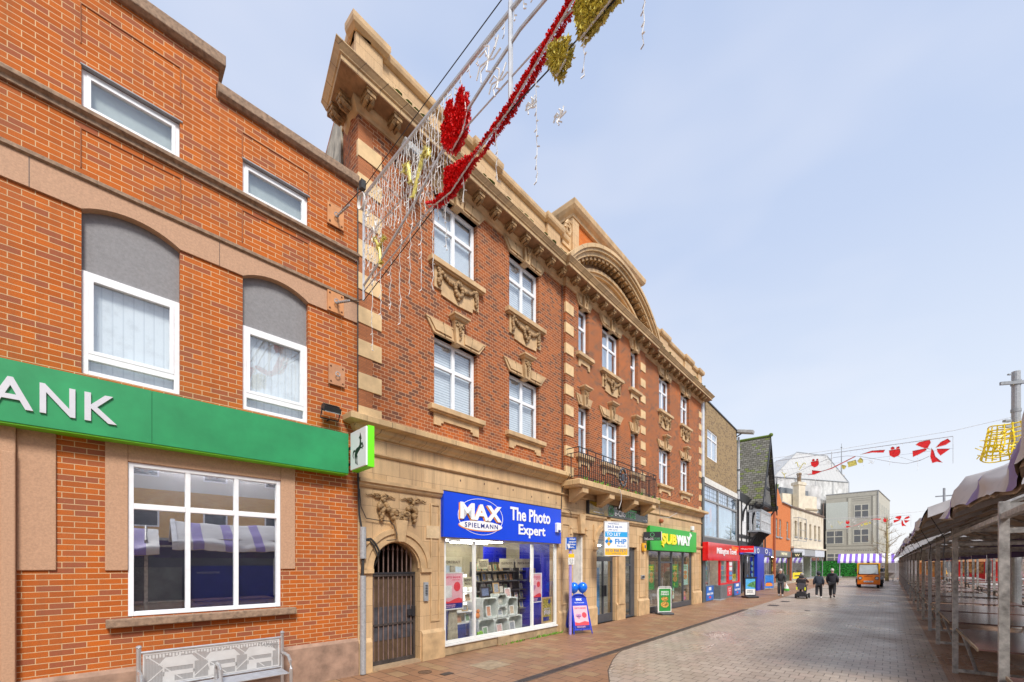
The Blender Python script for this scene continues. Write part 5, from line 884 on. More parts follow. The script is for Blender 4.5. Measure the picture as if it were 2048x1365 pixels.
t = thing('wall_lamp','grey box floodlight on an arm at the roof corner of the buff brick building','lamp',FT,(8.0,-.3,11.0)); part(t,'housing',MB().cbox((8.0,-.55,11.15),(.5,1.0,.22),rx=R(14)),M('lamp_grey2',(.42,.42,.40),.5),bevel=.03); part(t,'arm',MB().tube([(7.9,0,10.9),(7.9,-.3,11.05)],.04).tube([(7.8,0,11.3),(7.8,-.1,11.1)],.05),BLACK)
t = thing('downpipe','pale downpipe between the buff brick and the black timber building','pipe',FT,(8.1,-.08,0)); part(t,'pipe',MB().tube([(8.14,-.08,6.6),(8.14,-.08,10.9)],.07,8),M('pipe_pale',(.55,.57,.60),.4)); part(t,'clip',MB().box(8.05,8.23,-.17,0,8.6,8.66).box(8.05,8.23,-.17,0,7.2,7.26),BLACK)

# ---------------------------------------------------------------- black and white timber building
TBLK = M('black_timber',(.022,.022,.025),.5,var=.2); TWH = M('white_infill',(.62,.61,.58),.7,var=.06)
t = thing('timber_framed_building','black and white timber framed building with a steep mossy slate roof and overhanging gable','building',FT,(12,0,0))
g0,g1,ga = 11.95,17.6,14.85
part(t,'wall',MB().box(8.32,17.4,.0,9,3.3,7.2).box(8.32,12.6,.45,6,0,3.3),TWH)
part(t,'gable',MB().prism([(g0,6.9),(g1,6.9),(ga,12.05)],-.62,9),TWH)
SL = brickmat('mossy_slate',(.13,.125,.105),(.24,.23,.20),(.035,.03,.02),bw=.30,rh=.18,ms=.014,bmp=.8,grime=.1,extra=(.16,.19,.06),extrafac=.2,bright=((.20,.22,.06),.30,(.55,.85)),
  vec=lambda n,l: (lambda tc,s,c: (l.new(tc.outputs['Object'],s.inputs[0]), l.new(s.outputs[1],c.inputs[0]), l.new(s.outputs[2],c.inputs[1]), c.outputs[0])[-1])(n.new('ShaderNodeTexCoord'),n.new('ShaderNodeSeparateXYZ'),n.new('ShaderNodeCombineXYZ')))
th_ = .14; rf = MB()
rf.add([(ga,-.95,12.35),(g0-.25,-.95,6.75),(g0-.25,9,6.75),(ga,9,12.35),(ga,-.95,12.35-.25),(g0-.25,-.95,6.60),(g0-.25,9,6.60),(ga,9,12.10)],[(0,1,2,3),(4,5,1,0),(1,5,6,2),(4,7,6,5)])
rf.add([(ga,-.95,12.35),(g1+.25,-.95,6.75),(g1+.25,9,6.75),(ga,9,12.35),(ga,-.95,12.10),(g1+.25,-.95,6.60),(g1+.25,9,6.60),(ga,9,12.10)],[(3,2,1,0),(0,1,5,4),(2,6,5,1),(5,6,7,4)])
rf = part(t,'roof',rf,SL); part(t,'ridge',MB().tube([(ga,-1.0,12.38),(ga,9,12.38)],.11,6).sph((ga,-1.0,12.45),.16),MOSS,parent=rf)
part(t,'bargeboard',MB().prism([(ga,12.28),(g0-.3,6.65),(g0-.3,6.25),(ga,11.88)],-1.02,-.94).prism([(ga,12.28),(g1+.3,6.65),(g1+.3,6.25),(ga,11.88)],-1.02,-.94),TBLK,parent=rf)
tm = MB()
for x in [g0+.4+i*.48 for i in range(11)]:
    zt = 12.0-abs(x-ga)*1.78
    if zt > 7.4: tm.box(x-.06,x+.06,-.66,-.62,6.9,zt)
for z in (6.85,8.2,9.5): 
    hw = (12.1-z)/1.82; tm.box(max(g0,ga-hw),min(g1,ga+hw),-.67,-.62,z,z+.2)
part(t,'timber_frame',tm,TBLK)
lo = MB()
for x in (8.34,9.3,10.9,12.0,16.6,17.3): lo.box(x-.08,x+.08,-.06,0,0 if x<12 else 3.3,6.9)
lo.box(8.32,17.4,-.05,.0,3.3,3.75).box(8.32,17.4,-.05,0,4.0,4.2).box(8.32,17.4,-.05,0,6.6,7.2).box(11.9,17.5,-.62,-.05,6.75,6.9)
for x in (9.6,11.5,13.8): lo.tube([(x,-.03,5.2),(x,-.12,5.9),(x,-.35,6.4),(x,-.6,6.75)],.07,5)
part(t,'timber_post',lo,TBLK)
for x0,x1 in ((9.45,10.05),(10.2,10.78)): window(t,x0,x1,4.25,6.4,-.03,cols=(.5,),tz=.45,w=.07,blind=None,glass=GLASSR,by=.1)
ow = part(t,'oriel_window',MB().box(11.2,15.2,-.95,-.05,4.50,4.62).box(11.2,15.2,-.95,-.05,6.0,6.15),LEAD)
m = MB()
for i in range(13): m.box(11.22+i*.328,11.28+i*.328,-.93,-.87,4.62,6.0)
for z in (4.62,5.3,5.95): m.box(11.22,15.2,-.935,-.865,z,z+.06)
for y in (-.9,-.6,-.3): m.box(11.22,11.27,y,y+.06,4.62,6.0)
part(t,'oriel_mullion',m,M('oriel_grey',(.55,.56,.57),.5),parent=ow); part(t,'oriel_pane',MB().box(11.25,15.15,-.89,-.885,4.62,6.0).box(11.24,11.245,-.9,-.05,4.62,6.0),GLASSR,parent=ow); part(t,'oriel_room',MB().box(11.3,15.1,-.55,-.5,4.62,6.0),M('oriel_dark',(.22,.22,.21),.8),parent=ow)
br = MB()
for x in (11.4,12.1,12.8,13.5,14.2,14.9): br.tube([(x,-.05,3.5),(x,-.25,3.75),(x,-.5,4.2),(x,-.85,4.5)],.08,5)
part(t,'oriel_bracket',br,TBLK,parent=ow)
dw = thing('downpipe','black downpipe and hopper at the far eave of the timber framed gable','pipe',FT,(17.9,-.9,6.6)); part(dw,'pipe',MB().tube([(17.95,-.95,9.6),(17.95,-.9,6.9),(17.85,-.5,6.2),(17.85,-.1,5.8),(17.85,-.1,3.4)],.06,6),BLACK); part(dw,'hopper',MB().cbox((17.95,-.93,6.9),(.25,.25,.3)),BLACK)
# phone shop and kiosk under it
t = thing('phone_shop','deep blue shop with a tall blue pillar under the timber gable','shop',FT,(15,0,0))
BL = M('shop_blue',(.005,.03,.50),.35,var=.08,vs=1)
part(t,'pillar',MB().box(13.4,16.2,-.30,.3,0,2.9),BL); part(t,'fascia_backing',MB().box(8.4,21,-.1,.3,2.8,3.35),BL); part(t,'glazing_frame',MB().frame(16.3,20.6,.2,2.8,.1,-.1,0).frame(10.4,13.3,.3,2.75,.1,-.1,0).box(11.6,11.75,-.1,0,.3,2.7),DKGREY); part(t,'pane',MB().box(16.4,20.5,-.05,-.04,.3,2.7).box(10.5,13.2,-.05,-.04,.4,2.7),GLASSS)
part(t,'interior',MB().box(8.4,21,2.4,2.5,0,2.9).box(8.35,8.4,.45,2.5,0,2.9),M('shop_dim',(.35,.35,.40),.7)); part(t,'display_stand',MB().box(11.9,12.9,.1,.3,.3,2.3),BLACK)
for i in range(4): c = thing('phone_display','dark phone accessory, %s of four hanging in the kiosk window by the blue pillar'%('lowest','second lowest','second highest','highest')[i],'display',FT,(12.4,-.1,.6+i*.45),group='phone accessories hung in the kiosk window'); part(c,'case',MB().disc(12.4,.8+i*.45,.32,.17,-.14,-.11,12),M('display_cyan',(.08,.22,.35),.4))
t = thing('phone_shop_sign','navy blue sign with a white letter O and small 2','sign',FT,(17,-.2,2.85)); part(t,'panel',MB().box(12.5,20.5,-.22,-.1,2.82,3.48),M('phone_navy',(.01,.03,.33),.35,var=.05)); part(t,'kiosk_panel',MB().box(9.4,12.4,-.3,-.12,2.9,3.4),M('kiosk_blue',(.10,.38,.68),.4))
part(t,'logo',textmb('O',.42,(14.0,-.25,3.16),width=.95,bold=.02).add(*(lambda q:(q.v,q.f))(textmb('O',.42,(17.6,-.25,3.18),width=1.3,bold=.02))).add(*(lambda q:(q.v,q.f))(textmb('2',.26,(19.1,-.25,3.0),width=.5,bold=.02))).add(*(lambda q:(q.v,q.f))(textmb('k',.42,(12.9,-.25,3.16),width=.4,bold=.02))),WT)

# ---------------------------------------------------------------- orange brick shop building
t = thing('orange_brick_building','smooth orange brick building with a small mossy gable and narrow sash windows','building',FO,(-5,0,0))
ow_ = [(-13.6,-12.6),(-8.25,-7.0),(-6.25,-5.1),(-2.4,-1.2)]
part(t,'wall',MB().wall(-17,0,3.6,9.3,[(a,c,5.2,7.25) for a,c in ow_],0,.3).box(-17,0,.6,8,3.7,9.25).prism([(-9.6,9.3),(-4.9,9.3),(-7.2,10.9)],.0,4),ORANGE2)
part(t,'buttress',MB().box(-9.3,-8.8,-.18,0,0,9.3).box(-.55,-.2,-.18,0,0,3.6),M('dark_orange_brick',(.36,.10,.04),.8)); part(t,'gable_roof',MB().prism([(-10.0,9.1),(-7.2,11.15),(-7.2,10.95),(-9.9,8.95)],-.15,4.2),MOSS); part(t,'eaves',MB().box(-4.8,0.05,-.2,.3,9.3,9.42),LEAD)
for a,c in ow_: window(t,a,c,5.2,7.25,.08,cols=(),tz=.5,w=.09,blind=BLIND,glass=MATS['upper_glass'],fm=M('sage_frame',(.35,.40,.38),.5)); part(t,'window_sill',MB().box(a-.1,c+.1,-.12,.05,5.05,5.2),LEAD)
part(t,'fascia',MB().box(-8.7,-.6,-.16,.2,2.9,3.6).box(-16,-9.4,-.1,.2,2.9,3.6),M('fascia_grey',(.20,.21,.20),.5)); part(t,'sign_panel',MB().box(-6.6,-2.4,-.18,-.16,3.02,3.5),M('sign_taupe',(.30,.28,.22),.5)); part(t,'lettering',textmb('WESTON',.26,(-4.6,-.2,3.26),width=2.6,bold=.03).add(*(lambda q:(q.v,q.f))(textmb('',.2,(0,0,0)))) if 0 else textmb('WESTONS',.28,(-4.6,-.2,3.26),width=3.0,bold=.03),M('letter_cream',(.75,.72,.5),.4,var=0,emit=.3))
sf = part(t,'shopfront',MB().frame(-8.7,-.6,0,2.9,.12,.0,.12).box(-4.7,-4.6,0,.12,.2,2.8).box(-8.6,-.7,0,.1,.12,.75),M('dark_green_frame',(.03,.06,.04),.4)); part(t,'pane',MB().box(-8.6,-.7,.05,.06,.5,2.8),GLASSS,parent=sf)
room(t,-8.8,-.5,.2,3,0,2.9,WALLIN,M('jewel_wall',(.20,.17,.10),.7),WALLIN,'shop_interior',lights=[(-8,-2,.6,.7)],lit=22); part(t,'base_wall',MB().box(-17,-9.3,.2,.4,0,3),M('shop_dim2',(.25,.23,.25),.7)); 
t = thing('window_display','golden flower display in the window behind the walking man','display',FO,(-6.5,.3,.8)); q = MB(); rnd=random.Random(2)
for i in range(60): q.sph((-6.8+rnd.gauss(0,.5),.35+rnd.uniform(0,.3),1.3+abs(rnd.gauss(0,.5))),rnd.uniform(.05,.13),n=5,m=3)
part(t,'flowers',q,M('gold_flowers',(.75,.50,.10),.6,var=.4)); part(t,'stand',MB().box(-7.4,-5.8,.3,.7,.1,1.0),WALLIN)
PW = Fr(*FO.w(-.3,-.1)[:2], 46.4-50)
t = thing('jeweller_hanging_sign','small black hanging sign with a gold letter W','sign',PW,(0,0,2.8)); part(t,'board',MB().box(.15,1.35,0,.1,2.85,3.5),M('hang_black',(.02,.03,.02),.4)); part(t,'lettering',textmb('W',.33,(.75,-.02,3.17),width=.6,bold=.02),M('letter_gold',(.75,.65,.35),.4,var=0)); part(t,'arm',MB().box(0,1.5,.03,.07,3.55,3.6),BLACK)
# ---------------------------------------------------------------- cream shop building
CREAM = M('cream_render',(.66,.59,.46),.8,var=.10,vs=1.2); CREAMD = M('cream_window_panel',(.42,.35,.24),.8)
t = thing('cream_rendered_building','stained cream rendered building with a row of tall narrow panelled windows','building',FC,(8,0,0))
cw = [(1.4,2.5),(3.75,4.85),(6.2,7.5),(8.85,10.0),(11.6,12.8),(14.0,15.3)]
part(t,'wall',MB().wall(0,17.2,4.1,9.2,[(a,c,5.6,7.65) for a,c in cw],0,.3).box(0,17.2,.6,8,4.1,9.1),CREAM); part(t,'roof_edge',MB().box(-.1,17.4,-.15,.4,9.2,9.4),M('roof_edge_brown',(.18,.13,.10),.8)); part(t,'moulding',MB().box(-.05,17.9,-.3,.1,4.1,4.3),CREAM)
for a,c in cw: w_=part(t,'window',MB().frame(a,c,5.6,7.65,.1,.1,.2).box(a+.1,c-.1,.12,.18,6.55,6.65),CREAMD); part(t,'pane',MB().box(a,c,.2,.21,5.6,7.65),M('beige_pane',(.38,.33,.25),.5),parent=w_); part(t,'window_sill',MB().box(a-.08,c+.08,-.1,.05,5.48,5.6),LEAD)
st = MB(); rnd = random.Random(8)
for i in range(26): x=rnd.uniform(.3,16.8); st.box(x,x+rnd.uniform(.04,.14),-.004,0,9.2-rnd.uniform(.4,1.6),9.2)
part(t,'rain_stain',st,M('rain_stain',(.48,.38,.24),.9))
FAS = [M('fascia_white',(.62,.66,.72),.4),M('fascia_grey2',(.33,.35,.36),.4)]
part(t,'fascia',MB().box(.3,5.4,-.2,.1,3.2,4.1),FAS[0]); part(t,'fascia',MB().box(11.2,17.0,-.2,.1,3.1,4.1),FAS[0]); part(t,'fascia',MB().box(5.4,11.2,-.2,.1,3.15,4.1),FAS[1])
sf = part(t,'shopfront',MB().frame(.3,17.0,0,3.15,.12,.0,.1).box(5.5,5.65,0,.1,.1,3.1).box(9.8,9.95,0,.1,.1,3.1).box(13,13.1,0,.1,.1,3.1),LEAD); part(t,'pane',MB().box(.4,5.5,.04,.05,.1,3.1).box(9.9,16.9,.04,.05,.1,3.1),GLASSS,parent=sf)
room(t,.2,17.1,.4,3.2,0,3.15,WALLIN,M('empty_shop_wall',(.50,.53,.44),.7),MATS['ceiling_white'],'shop_interior',lights=[(1,8,1,1.2)],lit=22)
t = thing('yellow_notice','yellow board low in the left window of the cream building','poster',FC,(2.7,.0,.2)); part(t,'board',MB().box(.5,5.0,-.03,-.01,.15,.95),M('notice_yellow',(.88,.70,.02),.5)); part(t,'print',MB().box(1.2,4.2,-.036,-.031,.45,.6),BLACK)
t = thing('wall_frame','empty grey metal frame standing off the wall of the cream building','frame',FC,(2.5,-.5,5)); part(t,'frame',MB().frame(.6,4.6,5.0,8.0,.06,-.6,-.54),LEAD); part(t,'stay',MB().box(.6,.66,-.54,0,5,5.06).box(.6,.66,-.54,0,7.9,7.96).box(4.5,4.56,-.54,0,7.9,7.96).box(.6,4.6,-.6,-.55,6.4,6.44),LEAD)

# ---------------------------------------------------------------- behind: tall cream block, sheeted roof, wrapped building
def FP(px, py, Y): return ((px-1024)/840*Y, Y, 2.16+(1127-py)/840*Y)
FW = Fr(0,0,0)
def block(pxa, pxb, pyt, Ya, Yb, depth):      # wall from column a to column b, top height from pyt at a
    ax = (pxa-1024)/840*Ya; bx = (pxb-1024)/840*Yb; z = 2.16+(1127-pyt)/840*Ya; return (ax,Ya),(bx,Yb),z
t = thing('tall_cream_building','tall plain cream block with a chimney shaft and slate roof behind the shop row','building',FW,(42,66,0))
part(t,'wall',MB().slab([(42.5,66),(50.8,70),(50.8,90),(42.5,86)],0,13.2),CREAM); part(t,'cornice',MB().slab([(42.3,65.8),(50.9,69.9),(50.9,71),(42.3,67)],10.9,11.15),CREAMD); part(t,'roof',MB().slab([(43.5,68),(50.8,72),(50.8,88),(43.5,86)],13.2,14.5),M('slate_roof',(.16,.18,.20),.7))
part(t,'chimney_shaft',MB().slab([(45.0,65.9),(46.5,66.6),(46.2,67.6),(44.7,66.9)],5,15.0).slab([(44.8,65.7),(46.7,66.6),(46.4,67.8),(44.5,67.0)],14.5,14.9),CREAM); part(t,'chimney_pot',MB().lathe([(.32,15),(.25,15.3),(.3,16.1),(.38,16.3),(.3,16.5)],(45.6,66.7),10),M('pot_brown',(.22,.15,.09),.8))
SHEET = M('white_sheeting',(.56,.56,.55),.75,var=.22,vs=.6,bmp=1.0,bs=1.2); SHR = stripemat('ribbed_sheeting',(.47,.47,.46),(.38,.38,.38),1.6,0,.92,soft=.06)
t = thing('sheeted_scaffold','large scaffold structure wrapped in wrinkled white sheeting with a pitched temporary roof','scaffold',FW,(60,85,0))
def tri(m, pts, fs): m.add(pts, fs); return m
A1=FP(1536,1010,70); A2=FP(1548,950,70); A3=FP(1592,907,84); A4=FP(1646,918,90); A5=FP(1697,962,92)
m = MB(); P_=[FP(1538,1060,72),FP(1536,935,72),FP(1562,922,80),FP(1594,906,86),FP(1648,911,90),FP(1662,914,90),FP(1697,966,90),FP(1699,1060,90)]
def wallof(m, pts, dy=14): 
    k=len(pts); m.add([tuple(p) for p in pts]+[(p[0]+4,p[1]+dy,p[2]) for p in pts],[tuple(range(k)),tuple(range(2*k-1,k-1,-1))]+[(i,i+k,(i+1)%k+k,(i+1)%k) for i in range(k)])
m.add([(44.7,72,0),(72.1,90,0),(78,100,0),(66,118,0),(40,100,0),(44.7,72,17.0),(72.1,90,19.4),(78,100,19.4),(66,118,18),(40,100,17)],[(0,1,6,5),(1,2,7,6),(2,3,8,7),(3,4,9,8),(4,0,5,9)])
part(t,'sheeted_wall',m,SHEET)
rm = MB(); rm.add([(44.7,72,17.0),(72.1,90,19.4),(78,100,19.4),(66,118,18),(40,100,17),(57.2,84.5,24.4),(67.8,90.5,25.2)],[(0,1,6,5),(1,2,6),(2,3,6),(3,4,5,6),(4,0,5)])
part(t,'sheeted_roof',rm,SHR)
tb = MB()
for a,b_ in (((44.7,71.9,17),(57.2,84.4,24.5)),((57.2,84.4,24.5),(67.8,90.4,25.3)),((67.8,90.4,25.3),(72.1,89.9,19.5)),((44.7,71.9,17),(72.1,89.9,19.5))): tb.tube([a,b_],.08,5)
for k in range(5): x=44.7+27.4*k/4; y=71.9+18*k/4; tb.tube([(x,y-.05,4),(x,y-.05,17+2.4*k/4)],.05,4)
for z in (8,11,14): tb.tube([(44.7,71.8,z),(72.1,89.8,z+1)],.05,4)
part(t,'scaffold_tube',tb,LEAD)
# small sheeted stair tower between the cream block and the wrapped building
t = thing('sheeted_lift_shaft','smaller white sheeted shaft with crumpled sides above a stack of scaffold lifts','scaffold',FW,(55,75,0)); part(t,'sheeting',MB().slab([(51.4,75),(56.2,76.5),(59,82),(53,82)],12.0,16.2),SHEET)
m=MB()
for i in range(6): m.slab([(51.6,75),(55.9,76.3),(55.9,76.5),(51.6,75.2)],4+i*1.4,4.25+i*1.4)
for x in (51.6,53.7,55.8): m.tube([(x,75.3,0),(x,75.3,13)],.07,5)
part(t,'scaffold_lifts',m,M('scaffold_brown',(.20,.14,.11),.7)); part(t,'lift_infill',MB().slab([(51.8,76),(55.8,77),(55.8,78),(51.8,77.5)],0,12),M('shaft_dark',(.14,.10,.09),.9))
# wrapped building with printed facade
GW = M('printed_wrap',(.47,.455,.385),.7,var=.05,vs=2); GWD = M('printed_line',(.28,.27,.23),.7); GWL = M('printed_light',(.60,.59,.50),.7); GWG = M('printed_glass',(.15,.16,.17),.6)
FG = Fr(60.2,80.5,math.degrees(math.atan2(75-80.5,65.4-60.2)))
t = thing('wrapped_building','square building wrapped in grey scaffold netting printed with a classical facade','building',FG,(4,0,0)); L_=7.57; z1=15.15
part(t,'netting',MB().box(0,L_,0,19,0,z1),GW); pr=MB()
part(t,'parapet_rail',MB().box(-.05,L_+.05,-.05,.1,z1,z1+.12).box(L_-.02,L_+.1,-.05,19,z1,z1+.12).box(L_-.05,L_+.05,-.08,0,0,z1),LEAD)
for x0,x1,z0_,z1_ in ((4.3,6.2,10.5,12.8),(4.2,6.2,6.0,8.3),(.1,2.5,5.9,8.2),(.2,2.4,2.4,3.9)):
    w_=part(t,'printed_window',MB().box(x0,x1,-.02,-.001,z0_,z1_),GWG); mm=MB().frame(x0-.15,x1+.15,z0_-.15,z1_+.15,.15,-.03,-.021); mm.box((x0+x1)/2-.09,(x0+x1)/2+.09,-.03,-.021,z0_,z1_).box(x0,x1,-.034,-.0305,z0_+(z1_-z0_)*.52,z0_+(z1_-z0_)*.52+.16); part(t,'printed_frame',mm,GWL,parent=w_)
for x in (3.1,6.6): part(t,'printed_pilaster',MB().box(x,x+.25,-.015,-.001,5.6,14.3),GWD); part(t,'printed_pilaster',MB().box(x+.25,x+.6,-.012,-.001,5.6,14.2),GWL)
pr=MB().box(0,L_,-.012,-.001,5.3,5.42).box(0,L_,-.012,-.001,4.7,4.78).box(3.9,6.5,-.012,-.001,13.6,13.66).box(3.9,6.5,-.012,-.001,13.95,14.02).box(0,L_,-.012,-.001,14.35,14.42)
for i in range(14): pr.box(2.8+i*.33,3.0+i*.33,-.012,-.001,4.4,4.58)
for i in range(3): pr.disc(5.8,1.6,1.9-i*.1,1.1-i*.06,-.013-.001*i,-.001,20,0,math.pi) if i==0 else None
part(t,'printed_moulding',pr,GWD); part(t,'pale_sheet',MB().box(.0,3.3,-.03,-.012,8.6,13.6),M('pale_sheet',(.58,.62,.57),.6,var=.05))
for i in range(5):
    for z in (4.5,10.2): part(t,'printed_side_window',MB().box(L_+.001,L_+.02,1.5+i*3.4,3.0+i*3.4,z,z+2.9),M('printed_side',(.36,.37,.33),.7))
m=MB()
for i in range(8): m.box(L_+.021,L_+.03,i*2.5,i*2.5+.06,0,z1)
for z in (3,6,9,12): m.box(L_+.021,L_+.03,0,19,z,z+.06)
part(t,'netting_seam',m,GWL)
t = thing('flag_mast','thin distant mast rising behind the sheeted roof','mast',FW,(70.6,110,0)); m_=MB(); X=(1683-1024)/840*110; m_.tube([(X,110,15),(X,110,33.5)],[.35,.05],5); part(t,'mast',m_,LEAD); part(t,'ball',MB().sph((X,110,32.5),.2),LEAD)
# planted hoarding, awning stall, timber backdrop
t = thing('hedge_hoarding','hoarding covered in bright green artificial hedge beside the cream building','hoarding',FS,(88,6.4,0)); m=MB(); rnd=random.Random(4)
part(t,'board',MB().box(86.2,86.4,3.6,8.6,0,2.55),M('hedge_dark',(.02,.10,.02),.9)); 
for i in range(2600):
    y=rnd.uniform(3.6,8.6); z=rnd.uniform(0.05,2.5); s_=rnd.uniform(.04,.09); a=rnd.uniform(0,6.3); m.add([(86.2-rnd.uniform(.02,.15),y+s_*math.cos(a),z+s_*math.sin(a)),(86.1,y+s_*math.cos(a+2),z+s_*math.sin(a+2)),(86.05,y+s_*math.cos(a+4),z+s_*math.sin(a+4))],[(0,1,2)])
part(t,'leaves',m,M('hedge_green',(.03,.36,.04),.7,var=.5,vs=6)); part(t,'top_rail',MB().box(86.1,86.4,3.6,8.6,2.5,2.6),BLACK)
t = thing('open_fronted_stall','grey boarded stall back behind the parked orange truck','stall',FS,(86,0,0)); part(t,'back_wall',MB().box(86.0,86.2,-6,3.4,0,2.6),M('grey_boards',(.25,.22,.21),.8,var=.1)); part(t,'counter',MB().box(85,86,-4,2.4,0,1.0),M('counter_grey',(.32,.30,.30),.6))
# ---------------------------------------------------------------- market stalls
rnd = random.Random(21)
TABLE = M('wet_table_board',(.16,.085,.075),.16,var=.35,vs=2.2,spec=.7); PURPD = M('purple_backcloth',(.045,.018,.12),.8,var=.25,vs=3); RAW = M('raw_timber',(.24,.18,.12),.7)
GALVD = M('weathered_galvanised',(.46,.44,.41),.55,metal=.2,var=.3,vs=10)
AWN = stripemat('stall_awning',(.52,.49,.47),(.20,.14,.36),.84,0,.66)
AWNY = stripemat('cross_awning',(.80,.80,.82),(.20,.09,.55),.66,1,.5)
from mathutils import noise as mnoise
def canopy(s0, s1, yf, yb, ze, zr, seed, lift=0):
    r_ = random.Random(seed); fine = seed < 5 or seed >= 40 and seed < 43; ns, nt = (44, 22) if fine else (14, 9); top = MB(); und = MB(); P = []
    yr = (yf+yb)/2
    for i in range(ns+1):
        s_ = s0+(s1-s0)*i/ns; row = []
        sag = -.07*math.sin(math.pi*i/ns)
        for j in range(nt+1):
            nl = 3 if fine else 1
            if j < nl: y, z = yf+.02+.015*(nl-j), ze-.20*(nl-j)/nl
            else:
                q = (j-nl)/(nt-nl); y = yf+(yb-yf)*q; z = ze+(zr-ze)*(1-abs(2*q-1))
            v_ = Vector((s_*1.1+seed*7, y*1.6, z*1.6)); edge = max(0, 1-abs(y-yf)/.5)
            d1 = mnoise.noise(v_)*.10+mnoise.noise(v_*2.7)*.05+(mnoise.noise(v_*6)*.02 if fine else 0)
            row.append((s_+.02*mnoise.noise(v_*3), y+edge*mnoise.noise(v_*2.2+Vector((9,0,0)))*.09, z+sag*(1 if edge>0 else .5)+d1*(.5+.6*edge)))
        P.append(row)
    vs = [p for row in P for p in row]; k = nt+1
    fs = [(i*k+j,(i+1)*k+j,(i+1)*k+j+1,i*k+j+1) for i in range(ns) for j in range(nt)]
    top.add(vs, fs); und.add([(x,y-(.014 if y>yr else -.014),z-.016) for x,y,z in vs], fs)
    return top, und
def stall(s, s_prev, y0, y1, lab, grp, seed, can=None, light=False, back=True, tablem=None):
    t = thing('market_stall', lab, 'market stall', FS, (s,(y0+y1)/2,0), group=grp); m_ = GALV if light else GALVD
    for y in (y0, y1): part(t,'post',MB().box(s-.04,s+.04,y-.04,y+.04,0,2.86),m_)
    for nm,z_a,z_b in (('base_rail',.03,.09),('table_rail',.78,.84),('cross_rail',2.50,2.56),('top_rail',2.76,2.84)): part(t,nm,MB().box(s-.03,s+.03,y1+.04,y0-.04,z_a,z_b),m_)
    for y,z_a in ((y0,2.66),(y1,2.66),(y1,.78)): part(t,'long_rail',MB().box(s_prev+.04,s-.04,y-.03,y+.03,z_a,z_a+.06),m_)
    part(t,'roof_truss',MB().tube([(s,y0-.03,2.84),(s,(y0+y1)/2,3.36),(s,y1+.03,2.84)],.03,4),m_)
    part(t,'brace',MB().tube([(s-.02,y0-.28,.09),(s-.42,y0-.06,.84)],.026,6),GALV); part(t,'brace',MB().tube([(s-.02,y1+.28,.09),(s-.42,y1+.06,.84)],.026,6),GALV)
    L0 = max(s_prev+.25, s-2.7)
    tt = part(t,'tabletop',MB().box(L0,s-.06,y1+.05,y0-.02,.86,.885),tablem or TABLE); part(t,'table_edge',MB().box(L0,s-.06,y0-.02,y0-.005,.845,.89),RAW)
    if back: part(t,'backcloth',MB().box(s_prev+.2,s-.05,y1+.05,y1+.06,2.35,2.95),PURPD)
    if can:
        a,b_,ze,zr = can; tp,un = canopy(a,b_,y0+.52,y1-.35,ze,zr,seed); part(t,'canopy',tp,AWN,smooth=True); part(t,'backlit_underside',un,AWNU,smooth=True)  # second sheet added under the canvas to carry its backlit tan
        part(t,'verge',MB().prismx([(0,0)],0,0) if 0 else MB().add([(a+o_,y_,z_) for o_ in (0,.12) for y_,z_ in ((y0+.52,ze+.02),((y0+y1)/2+.085,zr+.03),(y1-.35,ze+.02),(y1-.35,ze-.12),((y0+y1)/2+.085,zr-.10),(y0+.52,ze-.14))],[(0,1,4,5),(1,2,3,4),(6,11,10,7),(7,10,9,8),(0,6,7,1),(1,7,8,2),(5,4,10,11),(4,3,9,10)]),AWNW)
        for q in (y0+.1,(y0+y1)/2+.3,(y0+y1)/2-.5): part(t,'rafter',MB().tube([(a+.1,q,ze+.05+(zr-ze)*(1-abs((q-(y0+y1)/2)/((y0-y1)/2+.45)))-.1),(b_-.1,q,ze+.05+(zr-ze)*(1-abs((q-(y0+y1)/2)/((y0-y1)/2+.45)))-.1)],.022,5),RAW)
        part(t,'tie_cord',MB().tube([(a+.5,y0+.46,ze-.1),(a+.52,y0+.3,ze-.45),(a+.45,y0+.32,ze-.75)],.008,4),CABLE)
    return t
P = [7.28,11.98,15.9,18.9,22.4,26.3,30.7,35.2,40,44.5,49,53.5,58,62.5,67,71.5]
names = ['first and widest post','second, with the wet table edge','third, with a thin slanting brace','fourth, with a bright new post']+['%s counting from the near end'%w_ for w_ in ('fifth','sixth','seventh','eighth','ninth','tenth','eleventh','twelfth','thirteenth','fourteenth','fifteenth','sixteenth')]
prev = 4.3
for i,s in enumerate(P):
    can = None if i==0 else (max(prev-.3 if i>1 else 9.2, s-3.6), s+.55, 3.02-.008*i, 3.62-.01*i)
    stall(s, prev, -.97, -3.1, 'galvanised stall in the front row by the walkway, '+names[i], 'market stalls in the front row', i, can, light=(i==3))
    prev = s
for k,(s,pv) in enumerate(((4.9,1.0),(1.0,-3.0),(-3.2,-7))):
    stall(s, pv, -.97, -3.1, ['stall whose crumpled striped canopy overhangs everything nearest on the walkway','striped stall mirrored in the middle of the bank window','striped stall mirrored at the left of the bank window'][k], 'market stalls in the front row', 40+k, (pv-.1 if k else 1.6,5.85 if k==0 else s+.3,2.80 if k==0 else 2.6,3.6 if k==0 else 3.3))
